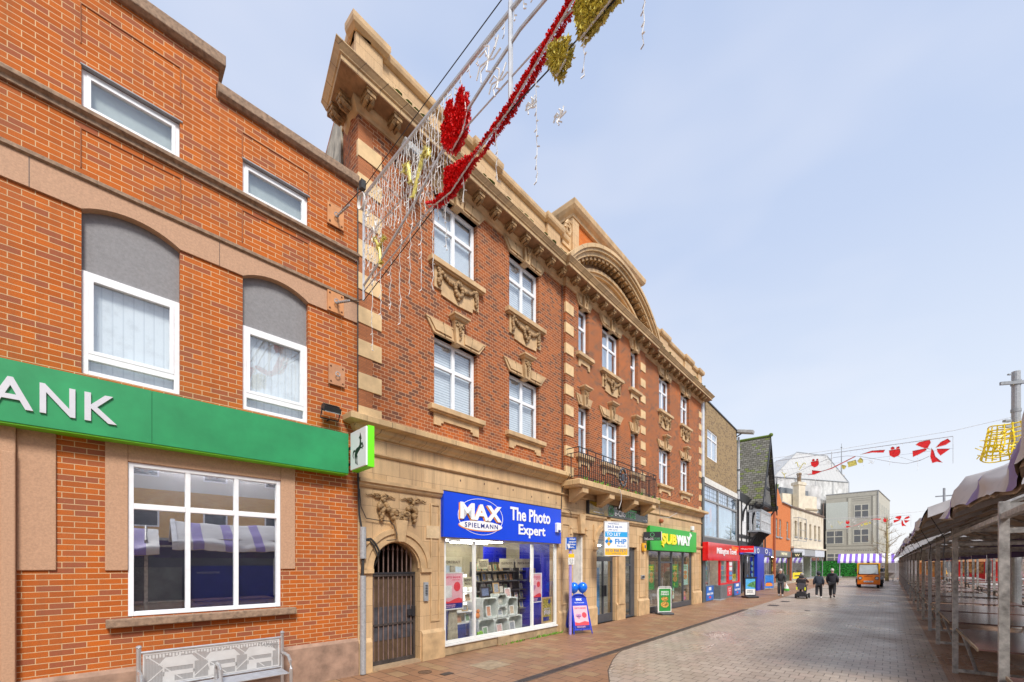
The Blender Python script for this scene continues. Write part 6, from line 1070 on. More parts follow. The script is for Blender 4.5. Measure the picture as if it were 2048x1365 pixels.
for r_i,(y0,y1) in enumerate(((-3.7,-5.8),(-7.2,-9.3))):
    prev = 9.0
    for i,s in enumerate((13,17,21,25.5,30,35,40,45,50,55,61)):
        if s+y0*.9 > 0 : stall(s, prev, y0, y1, 'market stall frame in the %s row, %s from the near end'%(('second','third')[r_i],('first','second','third','fourth','fifth','sixth','seventh','eighth','ninth','tenth','last')[i]), 'market stalls in the %s row'%('second','third')[r_i], 60+i+r_i*20, (max(prev,s-3.6),s+.4,2.95,3.5) if (i+r_i)%3==0 else None, back=False, tablem=MATS['white_cloth'] if 'white_cloth' in MATS and i%3==0 else (M('white_cloth',(.65,.64,.62),.5) if i%3==0 else None))
        prev = s
t = thing('rolled_banner','blue and red printed tarpaulin bundled under the nearest stall at the right edge','tarpaulin',FS,(8.0,-1.8,.4)); b=MB()
for i in range(12): b.sph((7.6+rnd.uniform(-.5,.5),-1.9+rnd.uniform(-.3,.3),.25+rnd.uniform(0,.25)),rnd.uniform(.12,.22),n=7,m=5)
part(t,'cloth',b,M('tarp_blue',(.03,.10,.25),.5,var=.4,vs=6),smooth=True); part(t,'print',MB().cbox((7.5,-1.55,.5),(.3,.02,.2),rx=.4),M('tarp_red',(.8,.05,.03),.5))
bn = thing('market_banner','white market banner on the stall mirrored in the bank window','banner',FS,(-1,-.38,2.5)); part(bn,'banner',MB().box(-2.4,.6,-.40,-.385,2.42,2.82),WHITE)
q_ = textmb('LOUGHBOROUGH\nMARKET',.28,(0,0,0),width=1.5,bold=.01); q_.v=[(-x-1.1,-y-.38,z+2.62) for x,y,z in q_.v]; part(bn,'lettering',q_,M('banner_text',(.08,.10,.14),.6,var=0)); part(bn,'emblem',MB().disc(-2.15,2.6,.1,.12,-.384,-.38,10).disc(.3,2.66,.12,.1,-.384,-.38,10),M('banner_teal',(.05,.4,.45),.5,var=0))
# kiosks and far edge of the market
def kiosk(s, y, w_, h_, m_, lab):
    t = thing('market_kiosk',lab,'kiosk',FS,(s,y,0)); part(t,'body',MB().box(s,s+2,y-w_/2,y+w_/2,0,h_),m_); part(t,'shelf',MB().box(s-.1,s,y-w_*.45,y+w_*.25,1.0,1.05).box(s-.1,s,y-w_*.45,y+w_*.25,1.6,1.65).box(s-.08,s,y-w_*.45,y+w_*.25,1.1,2.3),M('kiosk_goods',(.60,.30,.08),.6,var=.5,vs=4)); part(t,'canopy',MB().prismx([(0,0),(0,0)],0,0) if 0 else MB().slab([(s-.8,y-w_/2-.2),(s+2.2,y-w_/2-.2),(s+2.2,y+w_/2+.2),(s-.8,y+w_/2+.2)],h_,h_+.1),M('kiosk_canopy',(.30,.18,.6),.6)); part(t,'sign',MB().box(s-.05,s-.01,y-w_/2,y+w_/2,h_-.35,h_-.05),M('kiosk_sign',(.85,.50,.25),.5,emit=.3))
KR = M('kiosk_red',(.75,.02,.015),.4,var=.1)
kiosk(72,-7.0,2.4,2.7,KR,'red kiosk with tan shelves glimpsed under the canopies, nearer the walkway'); kiosk(70,-9.9,2.4,2.7,KR,'bright red kiosk with orange sign glimpsed near the right edge'); kiosk(74,-4.0,2.2,2.6,M('kiosk_orange',(.70,.25,.05),.5),'orange kiosk glimpsed between the middle stall posts'); kiosk(66,-12.2,2.4,2.6,M('kiosk_red2',(.60,.05,.05),.5),'dark red kiosk farthest to the right')
t = thing('distant_shop_row','pale row of low shops closing the far side of the market','building',FS,(125,-20,0)); part(t,'wall',MB().box(118,126,-46,-2.5,0,6.5),M('distant_beige',(.52,.46,.36),.8)); part(t,'fascia',MB().box(117.8,118,-46,-2.5,2.6,3.4),M('distant_fascia',(.4,.15,.12),.6)); part(t,'glazing',MB().box(117.9,118,-46,-2.5,.4,2.5),M('distant_glass',(.14,.15,.16),.3)); part(t,'roof',MB().box(117.5,126,-46,-2.5,6.5,6.8),LEAD)
# opposite side of the square (seen in the window reflections)
t = thing('opposite_building','grey pebbledashed and brown brick building across the square, mirrored in the bank window','building',FS,(0,-15,0))
ow2 = [(-22+i*3.2,-20.8+i*3.2) for i in range(19)]; hs=[(a,c,z,z+1.2) for a,c in ow2 for z in (4.2,7.0)]
b = MB().wall(-24,40,0,6.3,[h for h in hs if h[2]<6],0,-.3); b.v=[(x,-15+y,z) for x,y,z in b.v]; part(t,'wall',b,brickmat('opp_brick_lightened',(.72,.42,.16),(.80,.52,.22),(.6,.45,.3),grime=.1))  # brick and pebbledash lightened in place of sunlight this front does not get
b = MB().wall(-24,40,6.3,9.6,[h for h in hs if h[2]>6],0,-.3); b.v=[(x,-15+y,z) for x,y,z in b.v]; part(t,'upper_wall',b,M('pebbledash',(.82,.80,.72),.9,var=.2,vs=30)); part(t,'body',MB().box(-24,40,-24,-15.4,0,9.5),WALLIN); 
part(t,'added_dark_shopfronts',MB().box(-24,40,-15.0,-14.9,0,3.3),M('added_shopfront_dark',(.035,.035,.045),.3)); part(t,'fascia',MB().box(-24,40,-14.9,-14.8,3.0,3.6),M('opposite_fascia',(.35,.33,.30),.5))  # dark ground-floor band added to darken the reflection low in the bank window
for i,(a,c) in enumerate(ow2):
    for z in (4.2,7.0): w_=part(t,'window',MB().frame(a,c,z,z+1.2,.08,-15.02,-14.95),WHITE); part(t,'pane',MB().box(a,c,-15.1,-15.05,z,z+1.2),M('far_pane',(.10,.12,.14),.1),parent=w_)
# ---------------------------------------------------------------- poles
t = thing('lighting_column','tall grey column with cross arm rising above the nearest canopies','lamp post',FW,(16.8,14,0)); part(t,'pole',MB().tube([(16.8,14,0),(16.8,14,8.55)],[.13,.105],14),GALV,smooth=False); part(t,'cross_arm',MB().cbox((16.8,13.9,8.15),(1.05,.07,.10),rz=R(-12)),LEAD); part(t,'clamp',MB().lathe([(.13,8.1),(.13,8.25)],(16.8,14)).lathe([(.125,7.2),(.125,7.3)],(16.8,14)).cbox((16.58,14,8.45),(.10,.05,.04)).cbox((16.5,14,6.9),(.2,.1,.07)).cbox((16.5,14,6.72),(.2,.1,.07)),LEAD)
t = thing('yellow_light_basket','bright yellow wire basket of festive lights around the tall grey column','festive light',FW,(16.8,14,5)); b=MB(); rr=random.Random(9)
for z,r_ in ((6.75,.62),(6.6,.63),(6.45,.66),(6.3,.68),(6.1,.72),(5.9,.76),(5.75,.80)): b.tube([(16.8+r_*math.cos(q),14+r_*math.sin(q),z+.05*math.sin(3*q)) for q in [j*math.pi/12 for j in range(25)]],.022,4)
for j in range(22): a=j*math.pi/11; b.tube([(16.8+.62*math.cos(a),14+.62*math.sin(a),6.75),(16.8+.72*math.cos(a+.08),14+.72*math.sin(a+.08),6.1),(16.8+.80*math.cos(a),14+.80*math.sin(a),5.75)],.022,4)
for j in range(110): a=rr.uniform(0,6.3); z=rr.uniform(5.8,6.7); r_=.62+(6.75-z)*.215; b.tube([(16.8+r_*math.cos(a),14+r_*math.sin(a),z),(16.8+r_*math.cos(a+rr.uniform(-.3,.3)),14+r_*math.sin(a+rr.uniform(-.3,.3)),z+rr.uniform(-.15,.15))],.018,3)
part(t,'wire_basket',b,M('yellow_lights',(.95,.72,.01),.4,var=0))
t = thing('distant_lamp_post','short grey post top with a small cross arm above the farther canopies','lamp post',FS,(57.1,-3.9,0)); part(t,'pole',MB().tube([(57.1,-3.9,0),(57.1,-3.9,9.3)],[.12,.1],8),LEAD); part(t,'cross_arm',MB().box(57.05,57.15,-4.5,-3.3,8.5,8.6),LEAD)
# ---------------------------------------------------------------- festive light displays
REDT = M('red_tinsel',(.88,.008,.01),.45,var=.2,vs=30); GOLDT = M('gold_tinsel',(.88,.68,.16),.4,metal=.1,var=.3,vs=30); WIRE = M('white_wire',(.72,.70,.66),.5,var=0); ALU = M('display_frame',(.60,.61,.62),.4,metal=.3,var=.1); BULB = M('bulb_white',(.85,.84,.80),.4,var=0)
def DX(px, py): return ((px-110)/2252*9.5, -(py-(350-.095*(px-110)))*.0051)
def inside(p, poly):
    c=False; x,z=p
    for i in range(len(poly)):
        (a,b),(d,e)=poly[i],poly[i-1]
        if (b>z)!=(e>z) and x < (d-a)*(z-b)/(e-b)+a: c = not c
    return c
def tinsel(mb, poly, dens, rr, sz=.05):
    xs=[p[0] for p in poly]; zs=[p[1] for p in poly]; A=(max(xs)-min(xs))*(max(zs)-min(zs)); (None if near_flag[0] else mb.prism(poly,-.02,.02))
    for _ in range(int(A*dens)):
        x=rr.uniform(min(xs),max(xs)); z=rr.uniform(min(zs),max(zs))
        if not inside((x,z),poly): continue
        a=rr.uniform(0,6.28); s_=rr.uniform(.5,1)*sz; y=rr.choice((-1,1))*rr.uniform(.02,.06)
        mb.add([(x,y*.4,z),(x+s_*math.cos(a),y,z+s_*math.sin(a)),(x+s_*.22*math.cos(a+1.3),y*1.2,z+s_*.22*math.sin(a+1.3))],[(0,1,2)])
near_flag=[False]
def strand(x, z0, L, rr, near):
    m = MB(); pts=[(x,0,z0)]; z=z0
    while z > z0-L: z-=.09; pts.append((x+rr.uniform(-.015,.015),rr.uniform(-.015,.015),z))
    m.tube(pts,.005 if near else .008,3)
    for p in pts[1:]:
        if near or rr.random()<.4: a=rr.choice((-1,1)); m.tube([p,(p[0]+a*.032,p[1]+rr.uniform(-.02,.02),p[2]-.018)],.0075,3)
    return m
def display(F, x0, zt, lab, near, seed):
    rr=random.Random(seed); t=thing('festive_light_display',lab,'festive lights',F,(x0,0,zt),0.0,'festive light displays across the street')
    C=MB().tube([(0,0,0),(9.5,0,0)],.024,6).tube([(0,0,0),(0,0,-1.75)],.02,6).tube([(9.5,0,0),(9.5,0,-1.7)],.014,6).tube([(3.44,0,.1),(3.44,0,-1.08)],.028,6).tube([(0,0,-.75),(9.5,0,-.75)],.009,4).tube([(0,.0,-1.6),(3.4,0,-1.1)],.010,4); part(t,'frame',C,ALU)
    part(t,'scroll_tube',MB().tube([(0,0,-1.5)]+[(DX(*p)[0],0,DX(*p)[1]) for p in [(250,600),(480,510),(650,430),(820,375),(960,335),(1130,320),(1300,335),(1500,380),(1700,430),(1861,455),(2010,420),(2110,370)]],.018,5).tube([(DX(*p)[0],0,DX(*p)[1]) for p in [(1700,330),(1800,370),(1950,430),(2060,400)]],.012,5),ALU)
    near_flag[0]=near; den=19000 if near else 160
    def sub(name, polys, m_, outline=True):
        b=MB()
        for pl in polys: tinsel(b,[DX(*p) for p in pl],den*(1.6 if name=='ribbon' else 1),rr,(.028 if name=='ribbon' else .05) if near else .07)
        o=part(t,name,b,m_)
        if outline:
            w_=MB()
            for pl in polys: q=[DX(*p) for p in pl]; w_.tube([(x,-.03,z) for x,z in q+[q[0]]],.010 if near else .012,4)
            part(t,'outline_wire',w_,WIRE,parent=o)
    body=[(632,385),(745,370),(752,415),(735,448),(685,470),(640,442)]; l1=[(652,380),(650,355),(672,342),(692,355),(690,378)]; l2=[(703,374),(712,350),(738,343),(745,358),(735,372)]
    sub('present',[body,l1,l2],REDT)
    def off(pl,dx,dy,k=1.15): return [(690+(x-690)*k+dx,405+(y-405)*k+dy) for x,y in pl]
    sub('present',[off(body,1030,-108),off(l1,1030,-108),off(l2,1030,-108)],REDT)
    sub('ribbon',[[(540,548),(600,562),(650,560),(650,505),(790,525),(930,478),(1240,326),(1242,338),(930,494),(790,532),(680,572),(600,572)],[(1300,312),(1450,265),(1610,262),(1590,300),(1450,292)]],REDT)
    sub('cracker',[[(1060,438),(1125,460),(1110,495),(1085,510),(1060,480)],[(1135,410),(1245,380),(1265,450),(1150,480)],[(1265,400),(1305,350),(1340,385),(1335,425),(1285,425)]],GOLDT)
    def cane(g):
        if near:
            nv=len(g.v)
            for _ in range(300):
                q=g.v[rr.randrange(nv)]; a=rr.uniform(0,6.28); s_=rr.uniform(.02,.05); g.add([q,(q[0]+s_*math.cos(a),q[1]+rr.uniform(-.03,.03),q[2]+s_*math.sin(a)),(q[0]+s_*.3*math.cos(a+1.3),q[1],q[2]+s_*.3*math.sin(a+1.3))],[(0,1,2)])
        part(t,'candy_cane',g,GOLDT)
    for pts in ([(405,400),(415,385),(432,388),(440,415),(452,450)],[(465,495),(520,405),(540,395),(553,405),(552,420)]): cane(MB().tube([(DX(*p)[0],0,DX(*p)[1]) for p in pts],.03,6))
    for pts in ([(200,520),(235,560),(245,610)],[(225,560),(270,540)]): cane(MB().tube([(DX(*p)[0],0,DX(*p)[1]) for p in pts],.025,6))
    bw=lambda L:[(1414+1.363*x,-496+1.363*y) for x,y in L]
    sub('bow',[bw(L) for L in ([(400,525),(430,500),(515,483),(525,510),(500,560),(530,575),(470,560)],[(375,580),(490,560),(490,580),(440,610),(380,637)],[(560,560),(600,510),(655,483),(680,510),(640,540)],[(570,570),(675,575),(600,635),(575,600)],[(528,560),(548,590),(560,640),(615,698),(570,690),(535,700),(518,640)])],REDT)
    w_=MB()
    for cx_,cz_,r_ in ((840,330,.22),(880,400,.16),(1000,520,.08),(1090,590,.08),(200,500,.16),(150,420,.12),(1440,420,.18),(480,440,.10)):
        x,z=DX(cx_,cz_); w_=MB()
        for j in range(7): a=j*.9+rr.uniform(0,.5); w_.tube([(x,0,z),(x+r_*math.cos(a)*.6,-.02,z+r_*math.sin(a)*.6),(x+r_*math.cos(a+.5),-.01,z+r_*math.sin(a+.5))],.009 if near else .014,4)
        part(t,'light_figure',w_,BULB)
    x=.06; scur=lambda x: -1.45+.1*x+ .55*math.exp(-((x-4.3)/2.2)**2)
    k=0
    while x < 9.45:
        dense = x < 2.4
        L = (1.1+rr.uniform(-.3,.5)) if dense else max(.15,-scur(x)-.75)*rr.uniform(.7,1.1)
        z0 = 0
        part(t,'light_strand',strand(x,z0,L,rr,near),BULB)
        k+=1
        if k%4==0 and x < 8.8: part(t,'light_strand',strand(x+.03,-1.55+.13*x if x<5 else -.8,rr.uniform(.4,1.15),rr,near),BULB)
        x += (.07 if dense else .15) if near else .34
        if k > 76: break
    return t
FD = Fr(-3.30,7.84,-43.8)
d1 = display(FD,1.11,8.33,'largest festive light frame, hung from the bank corner, with dense red tinsel presents',True,1)
part(d1,'power_box',MB().cbox((.02,-.03,.16),(.09,.08,.14)),CABLE)
part(d1,'coiled_lead',(lambda m:[m.tube([(.0+.09*math.cos(q)*(1+.1*k),-.02-.01*k,-.1+.13*math.sin(q)) for q in [j*.5 for j in range(14)]],.008,4) for k in range(4)] and m)(MB()),WIRE)
t = thing('support_cable','steel cables and chains tying the near light frame to the wall plates','cable',FD,(0,0,8))
part(t,'cable',MB().tube([(.0,0,8.62),(.9,0,8.52),(1.11,0,8.45)],.008,4).tube([(1.11,0,8.48),(2.6,0,8.54),(5,0,8.60),(8,0,8.62),(12,0,8.6)],.006,4).tube([(.0,0,7.0),(.9,0,6.68),(1.11,0,6.6)],.008,4).tube([(1.11,0,6.58),(4.5,0,7.22),(11,0,7.3)],.007,4),CABLE)
ch=MB()
for k,(za,zb) in enumerate(((8.6,8.5),(7.0,6.8))):
    for j in range(12): ch.cbox((.06+j*.045,0,za+(zb-za)*j/12),(.05,.02,.03) if j%2 else (.05,.03,.02))
part(t,'chain',ch,GALV)
FD2 = Fr(20.5,32.6,-41.9)
d2 = display(FD2,0.0,10.1,'festive light frame strung from the timber gable, ending in a red bow',False,2)
t = thing('support_cable','long thin cable carrying the middle festive light frame to the yellow basket column','cable',FD2,(9.5,0,10)); part(t,'cable',MB().tube([(-.3,0,10.35),(4,0,10.3),(9.6,0,10.45),(14,0,11.0)],.014,4),WIRE)
d3 = display(Fr(49.6,66,-41.9),0.0,9.0,'smallest festive light frame, in front of the netting wrapped building',False,3)
t = thing('support_cable','thin cable above the far festive light frame','cable',Fr(49.6,66,-41.9),(3,0,9)); part(t,'cable',MB().tube([(-2,0,9.2),(5,0,9.15),(12,0,9.5)],.02,4),WIRE)
# ---------------------------------------------------------------- people
SKIN = M('skin',(.62,.36,.26),.6,var=.05); HAIRW = M('hair_white',(.62,.58,.52),.8,var=.15,vs=40); HAIRD = M('hair_dark',(.05,.035,.03),.8)
def skin(t, name, J, E, m, parent=None, sub=2):
    me = bpy.data.meshes.new(name); bm = bmesh.new(); ly = bm.verts.layers.skin.verify(); V = {}
    for i,(k,(p,r_)) in enumerate(J.items()):
        v = bm.verts.new(p); r2 = r_ if isinstance(r_,tuple) else (r_,r_); v[ly].radius = r2; v[ly].use_root = (i==0); V[k] = v
    for a,b_ in E: bm.edges.new((V[a],V[b_]))
    bm.to_mesh(me); bm.free(); me.materials.append(m); o = bpy.data.objects.new(name, me); COL.objects.link(o)
    s_ = o.modifiers.new('skin','SKIN'); s_.use_smooth_shade = True; q = o.modifiers.new('sub','SUBSURF'); q.levels = sub; q.render_levels = sub
    o.parent = parent or t.o; return o
def person(lab, F, x, y, rz, h=1.72, coat=None, trous=None, shoes=None, hood=None, hair=HAIRD, stride=.18, phase=1, arms=None, fat=1.0, face=True, hoodm=None, group=None, detail=True):
    t = thing('person', lab, 'person', F, (x,y,0), rz, group); k = h/1.75
    def v(a,b_,c): return Vector((a*k,b_*k,c*k))
    A = arms or {'L':((-.25,.03,1.16),(-.24,.10,.93)),'R':((.25,-.02,1.16),(.24,.03,.93))}
    fs = stride*phase
    J = {'pel':(v(0,0,.95),.115*k*fat),'ab':(v(0,.01,1.12),.11*k*fat),'ch':(v(0,0,1.30),(.125*k*fat,.10*k)),'nk':(v(0,.01,1.47),.052*k),'hd0':(v(0,.025,1.56),.070*k),'hd1':(v(0,.02,1.66),(.080*k,.088*k)),'hd2':(v(0,.01,1.715),.055*k)}
    E = [('pel','ab'),('ab','ch'),('ch','nk'),('nk','hd0'),('hd0','hd1'),('hd1','hd2')]
    for S_,sx in (('L',-1),('R',1)):
        el,wr = A[S_]; f = fs if S_=='L' else -fs; lift = .10 if f<0 and stride>.1 else 0
        J['sh'+S_]=(v(sx*.17,0,1.40),.058*k); J['el'+S_]=(v(*el),.042*k); J['wr'+S_]=(v(*wr),.028*k)
        wv=v(*wr); ev=v(*el); d=(wv-ev).normalized(); J['hn'+S_]=(wv+d*.07*k,(.036*k,.018*k)); E += [('ch','sh'+S_),('sh'+S_,'el'+S_),('el'+S_,'wr'+S_),('wr'+S_,'hn'+S_)]
        side = Vector((0,1,0)) if abs(d.y)<.8 else Vector((1,0,0)); side=(side-d*side.dot(d)).normalized()
        if detail:
            for j,(o_,L) in enumerate(((-.027,.065),(-.009,.078),(.009,.072),(.027,.055))):
                a=wv+d*.10*k+side*o_*k; J['f%d'%j+S_]=(a+d*L*.4*k,.0085*k); J['g%d'%j+S_]=(a+d*L*.9*k+Vector((-sx*.012*k,0,0)),.007*k); E += [('hn'+S_,'f%d'%j+S_),('f%d'%j+S_,'g%d'%j+S_)]
            a=wv+d*.04*k+side*.045*k; J['th'+S_]=(a+d*.03*k,.010*k); E += [('hn'+S_,'th'+S_)]
        J['hp'+S_]=(v(sx*.09,0,.90),.09*k*fat); J['kn'+S_]=(v(sx*.10,f*.5+.03,.50),.058*k); J['an'+S_]=(v(sx*.10,f-(.05 if lift else 0),.09+lift),.038*k); J['to'+S_]=(v(sx*.11,f+.14-(.05 if lift else 0),.035+lift*.35),.032*k)
        E += [('pel','hp'+S_),('hp'+S_,'kn'+S_),('kn'+S_,'an'+S_),('an'+S_,'to'+S_)]
    body = skin(t,'body',J,E,SKIN)
    g = 1.0
    cj = {'pel':(v(0,0,.84),(.185*k*fat,.155*k*fat)),'ab':(v(0,.01,1.08),(.19*k*fat,.155*k*fat)),'ch':(v(0,0,1.30),(.195*k*fat,.145*k)),'nk':(v(0,.0,1.46),.075*k)}; ce=[('pel','ab'),('ab','ch'),('ch','nk')]
    tj = {'pel':(v(0,0,.93),(.15*k*fat,.12*k*fat))}; te=[]
    for S_ in 'LR':
        for q,r_ in (('sh',.088),('el',.075),('wr',.055)): cj[q+S_]=(J[q+S_][0],r_*k*min(fat,1.1))
        ce += [('ch','sh'+S_),('sh'+S_,'el'+S_),('el'+S_,'wr'+S_)]
        tj['hp'+S_]=(J['hp'+S_][0],.105*k*fat); tj['kn'+S_]=(J['kn'+S_][0],.092*k); tj['an'+S_]=(J['an'+S_][0]+Vector((0,0,.02)),.074*k); te += [('pel','hp'+S_),('hp'+S_,'kn'+S_),('kn'+S_,'an'+S_)]
        a=J['an'+S_][0]; b_=J['to'+S_][0]; sh=MB().tube([a+Vector((0,-.06*k,-.035*k)),(a+b_)/2+Vector((0,0,-.02*k)),b_+Vector((0,.04*k,0))],[.048*k,.052*k,.035*k],8); part(t,'shoe',sh,shoes or BLACK,smooth=True)
    skin(t,'coat',cj,ce,coat); skin(t,'trousers',tj,te,trous)
    hp = J['hd1'][0]
    if hood is not None: part(t,'hood',MB().sph((hp.x,hp.y-.015,hp.z-.0),.135*k,.95,1.05,1.15,12,8),hood,smooth=True)
    else: part(t,'hair',MB().sph((hp.x,hp.y-.022*k,hp.z+.025*k),.102*k,.93,1.0,1.02,12,8),hair,smooth=True)
    if coat and hoodm is not None: part(t,'hood',MB().sph((0,-.10*k,1.45*k),.12*k,1.1,.7,.6,10,6),hoodm,smooth=True)
    if face:
        part(t,'eyes',MB().sph((-.03*k,.105*k,1.655*k),.011*k,1,.5,.7,6,4).sph((.03*k,.105*k,1.655*k),.011*k,1,.5,.7,6,4),BLACK); part(t,'nose',MB().sph((0,.115*k,1.62*k),.016*k,.8,1,1.4,6,4),SKIN,smooth=True); part(t,'mouth',MB().box(-.022*k,.022*k,.098*k,.104*k,1.583*k,1.589*k),M('lips',(.45,.18,.15),.6)); part(t,'ears',MB().sph((-.085*k,.01*k,1.645*k),.025*k,.5,1,1.3,6,4).sph((.085*k,.01*k,1.645*k),.025*k,.5,1,1.3,6,4),SKIN,smooth=True)
    return t
NAVYC = M('navy_padded_coat',(.035,.045,.065),.55,var=.2,vs=20,bmp=.6,bs=18); BLKC = M('black_coat',(.022,.022,.030),.7,var=.2,vs=20); DKTR = M('dark_trousers',(.022,.022,.026),.8); GREYTR = M('grey_trousers',(.06,.065,.075),.8); WSH = M('white_shoes',(.75,.75,.73),.5); LEATH = M('black_leather',(.03,.03,.033),.35,var=.3,vs=30,bmp=.5,bs=25)
# local +y of a person is the way they face; in FS, walking away = facing +x => rz -90 deg
person('man in a black jacket walking this way, hand at his face, carrying a bag',FS,32.65,5.35,R(90-0)+R(8),1.76,LEATH,GREYTR,WSH,None,HAIRW,stride=.10,arms={'L':((-.26,.03,1.13),(-.25,.10,.88)),'R':((.26,.12,1.15),(.10,.20,1.50))},detail=True)
person('shorter person in navy padded coat, dark hood up, walking away',FS,31.9,3.22,R(-90),1.62,NAVYC,DKTR,WSH,M('hood_dark',(.03,.035,.045),.7),stride=.20,phase=-1,fat=1.15,arms={'L':((-.25,-.05,1.13),(-.27,-.01,.89)),'R':((.24,.02,1.13),(.23,.12,.91))},face=False)
person('tall white haired man in a black coat, walking away with one foot lifted',FS,32.7,2.62,R(-90),1.80,BLKC,DKTR,BLACK,None,HAIRW,stride=.22,phase=1,fat=1.2,arms={'L':((-.25,-.02,1.14),(-.23,.07,.90)),'R':((.26,-.05,1.15),(.25,.09,.93))},face=False,hoodm=BLKC)
t = thing('carrier_bag','white and green plastic carrier bag in the hand of the walking man','bag',FS,(32.55,5.02,0)); part(t,'bag',MB().lathe([(.02,.80),(.05,.72),(.13,.55),(.16,.40),(.13,.30),(.05,.27)],(32.5,5.00),9),M('bag_white',(.75,.78,.72),.35,var=.15,vs=6),smooth=True); part(t,'green_print',MB().lathe([(.150,.50),(.166,.42),(.163,.36)],(32.5,5.00),9),M('bag_green',(.10,.45,.06),.4)); part(t,'handles',MB().tube([(32.5,5.0,.78),(32.52,5.02,.86)],.012,4),MATS['bag_white'])
# mobility scooter with rider
SBLK = M('scooter_black',(.03,.03,.035),.45,var=.2); TYRE = M('tyre_rubber',(.02,.02,.02),.85)
def wheelmb(c, r_, w_, axis='x'):
    m = MB(); pr=[(r_*.55,-w_/2),(r_*.9,-w_/2),(r_,-w_*.3),(r_,w_*.3),(r_*.9,w_/2),(r_*.55,w_/2)]; n_=18
    for rr_,a in pr:
        for k in range(n_): q=2*math.pi*k/n_; m.v.append((c[0]+a,c[1]+rr_*math.cos(q),c[2]+rr_*math.sin(q)))
    for i in range(len(pr)): 
        for k in range(n_): j=(i+1)%len(pr); m.f.append((i*n_+k,i*n_+(k+1)%n_,j*n_+(k+1)%n_,j*n_+k))
    return m
t = thing('mobility_scooter','black mobility scooter seen from behind with yellow reflectors either side of its high seat','mobility scooter',FS,(31.3,4.0,0),R(-90))
part(t,'chassis',MB().box(-.24,.24,-.45,.75,.14,.24).prism([(-.26,.12),(.26,.12),(.22,.42),(-.22,.42)],-.50,-.02),SBLK,bevel=.03)
for x in (-.28,.28):
    for y in (-.30,.65): w_=part(t,'wheel',wheelmb((x,y,.15),.15,.09),TYRE,smooth=False); part(t,'rim',wheelmb((x,y,.15),.09,.095),LEAD,parent=w_)
part(t,'seat',MB().box(-.23,.23,-.22,.25,.56,.66),SBLK,bevel=.03); part(t,'backrest',MB().box(-.23,.23,-.34,-.24,.62,1.20),SBLK,bevel=.05); part(t,'headrest',MB().box(-.13,.13,-.33,-.25,1.22,1.38),SBLK,bevel=.03); part(t,'seat_bag',MB().box(-.2,.2,-.44,-.345,.55,.92),M('bag_grey',(.08,.075,.09),.7),bevel=.03)
for x in (-.27,.27): part(t,'armrest',MB().box(x-.03,x+.03,-.25,.15,.80,.86),SBLK,bevel=.01); part(t,'reflector',MB().box(x*.78-.035,x*.78+.035,-.46,-.445,.52,.70),M('reflector_yellow',(.80,.85,.05),.4,var=0))
part(t,'tiller',MB().tube([(0,.72,.2),(0,.62,.75),(0,.5,.98)],.03,6).tube([(-.25,.48,.98),(.25,.48,.98)],.015,6),SBLK); part(t,'bumper',MB().box(-.28,.28,-.53,-.50,.14,.22),SBLK,bevel=.01)
t = thing('person','grey haired rider in a brown coat sitting on the mobility scooter, seen from behind','person',FS,(31.3,4.0,0),R(-90))
J={'pel':((0,-.08,.78),.13),'ab':((0,-.10,.95),.13),'ch':((0,-.08,1.13),(.15,.11)),'nk':((0,-.05,1.28),.05),'hd':((0,-.02,1.36),.07),'hd1':((0,-.02,1.46),.085)}; E=[('pel','ab'),('ab','ch'),('ch','nk'),('nk','hd'),('hd','hd1')]
for S_,sx in (('L',-1),('R',1)):
    J['sh'+S_]=((sx*.18,-.07,1.20),.06); J['el'+S_]=((sx*.30,.10,1.0),.045); J['wr'+S_]=((sx*.22,.40,1.0),.03); J['ha'+S_]=((sx*.20,.47,1.0),(.035,.02)); J['kn'+S_]=((sx*.13,.38,.72),.07); J['an'+S_]=((sx*.13,.42,.30),.045); J['to'+S_]=((sx*.13,.56,.27),.035); E+=[('ch','sh'+S_),('sh'+S_,'el'+S_),('el'+S_,'wr'+S_),('wr'+S_,'ha'+S_),('pel','kn'+S_),('kn'+S_,'an'+S_),('an'+S_,'to'+S_)]
    for j in range(4): J['f%d'%j+S_]=((sx*(.17+j*.018),.52,.995),.009); J['g%d'%j+S_]=((sx*(.17+j*.018),.52,.955),.008); E+=[('ha'+S_,'f%d'%j+S_),('f%d'%j+S_,'g%d'%j+S_)]
skin(t,'body',J,E,SKIN); BRC=M('brown_coat',(.11,.055,.045),.8,var=.25,vs=15)
cj={k:(J[k][0],(J[k][1][0]*1.25,J[k][1][1]*1.3) if isinstance(J[k][1],tuple) else J[k][1]*(1.0 if k=='nk' else 1.35)) for k in ('pel','ab','ch','shL','elL','wrL','shR','elR','wrR')}; skin(t,'coat',cj,[('pel','ab'),('ab','ch'),('ch','shL'),('shL','elL'),('elL','wrL'),('ch','shR'),('shR','elR'),('elR','wrR')],BRC)
tj={k:(J[k][0],J[k][1]*1.25) for k in ('pel','knL','anL','knR','anR')}; skin(t,'trousers',tj,[('pel','knL'),('knL','anL'),('pel','knR'),('knR','anR')],DKTR); part(t,'hair',MB().sph((0,-.04,1.475),.105,1,1,1,10,7),M('hair_grey',(.42,.38,.33),.8,var=.2,vs=30),smooth=True)
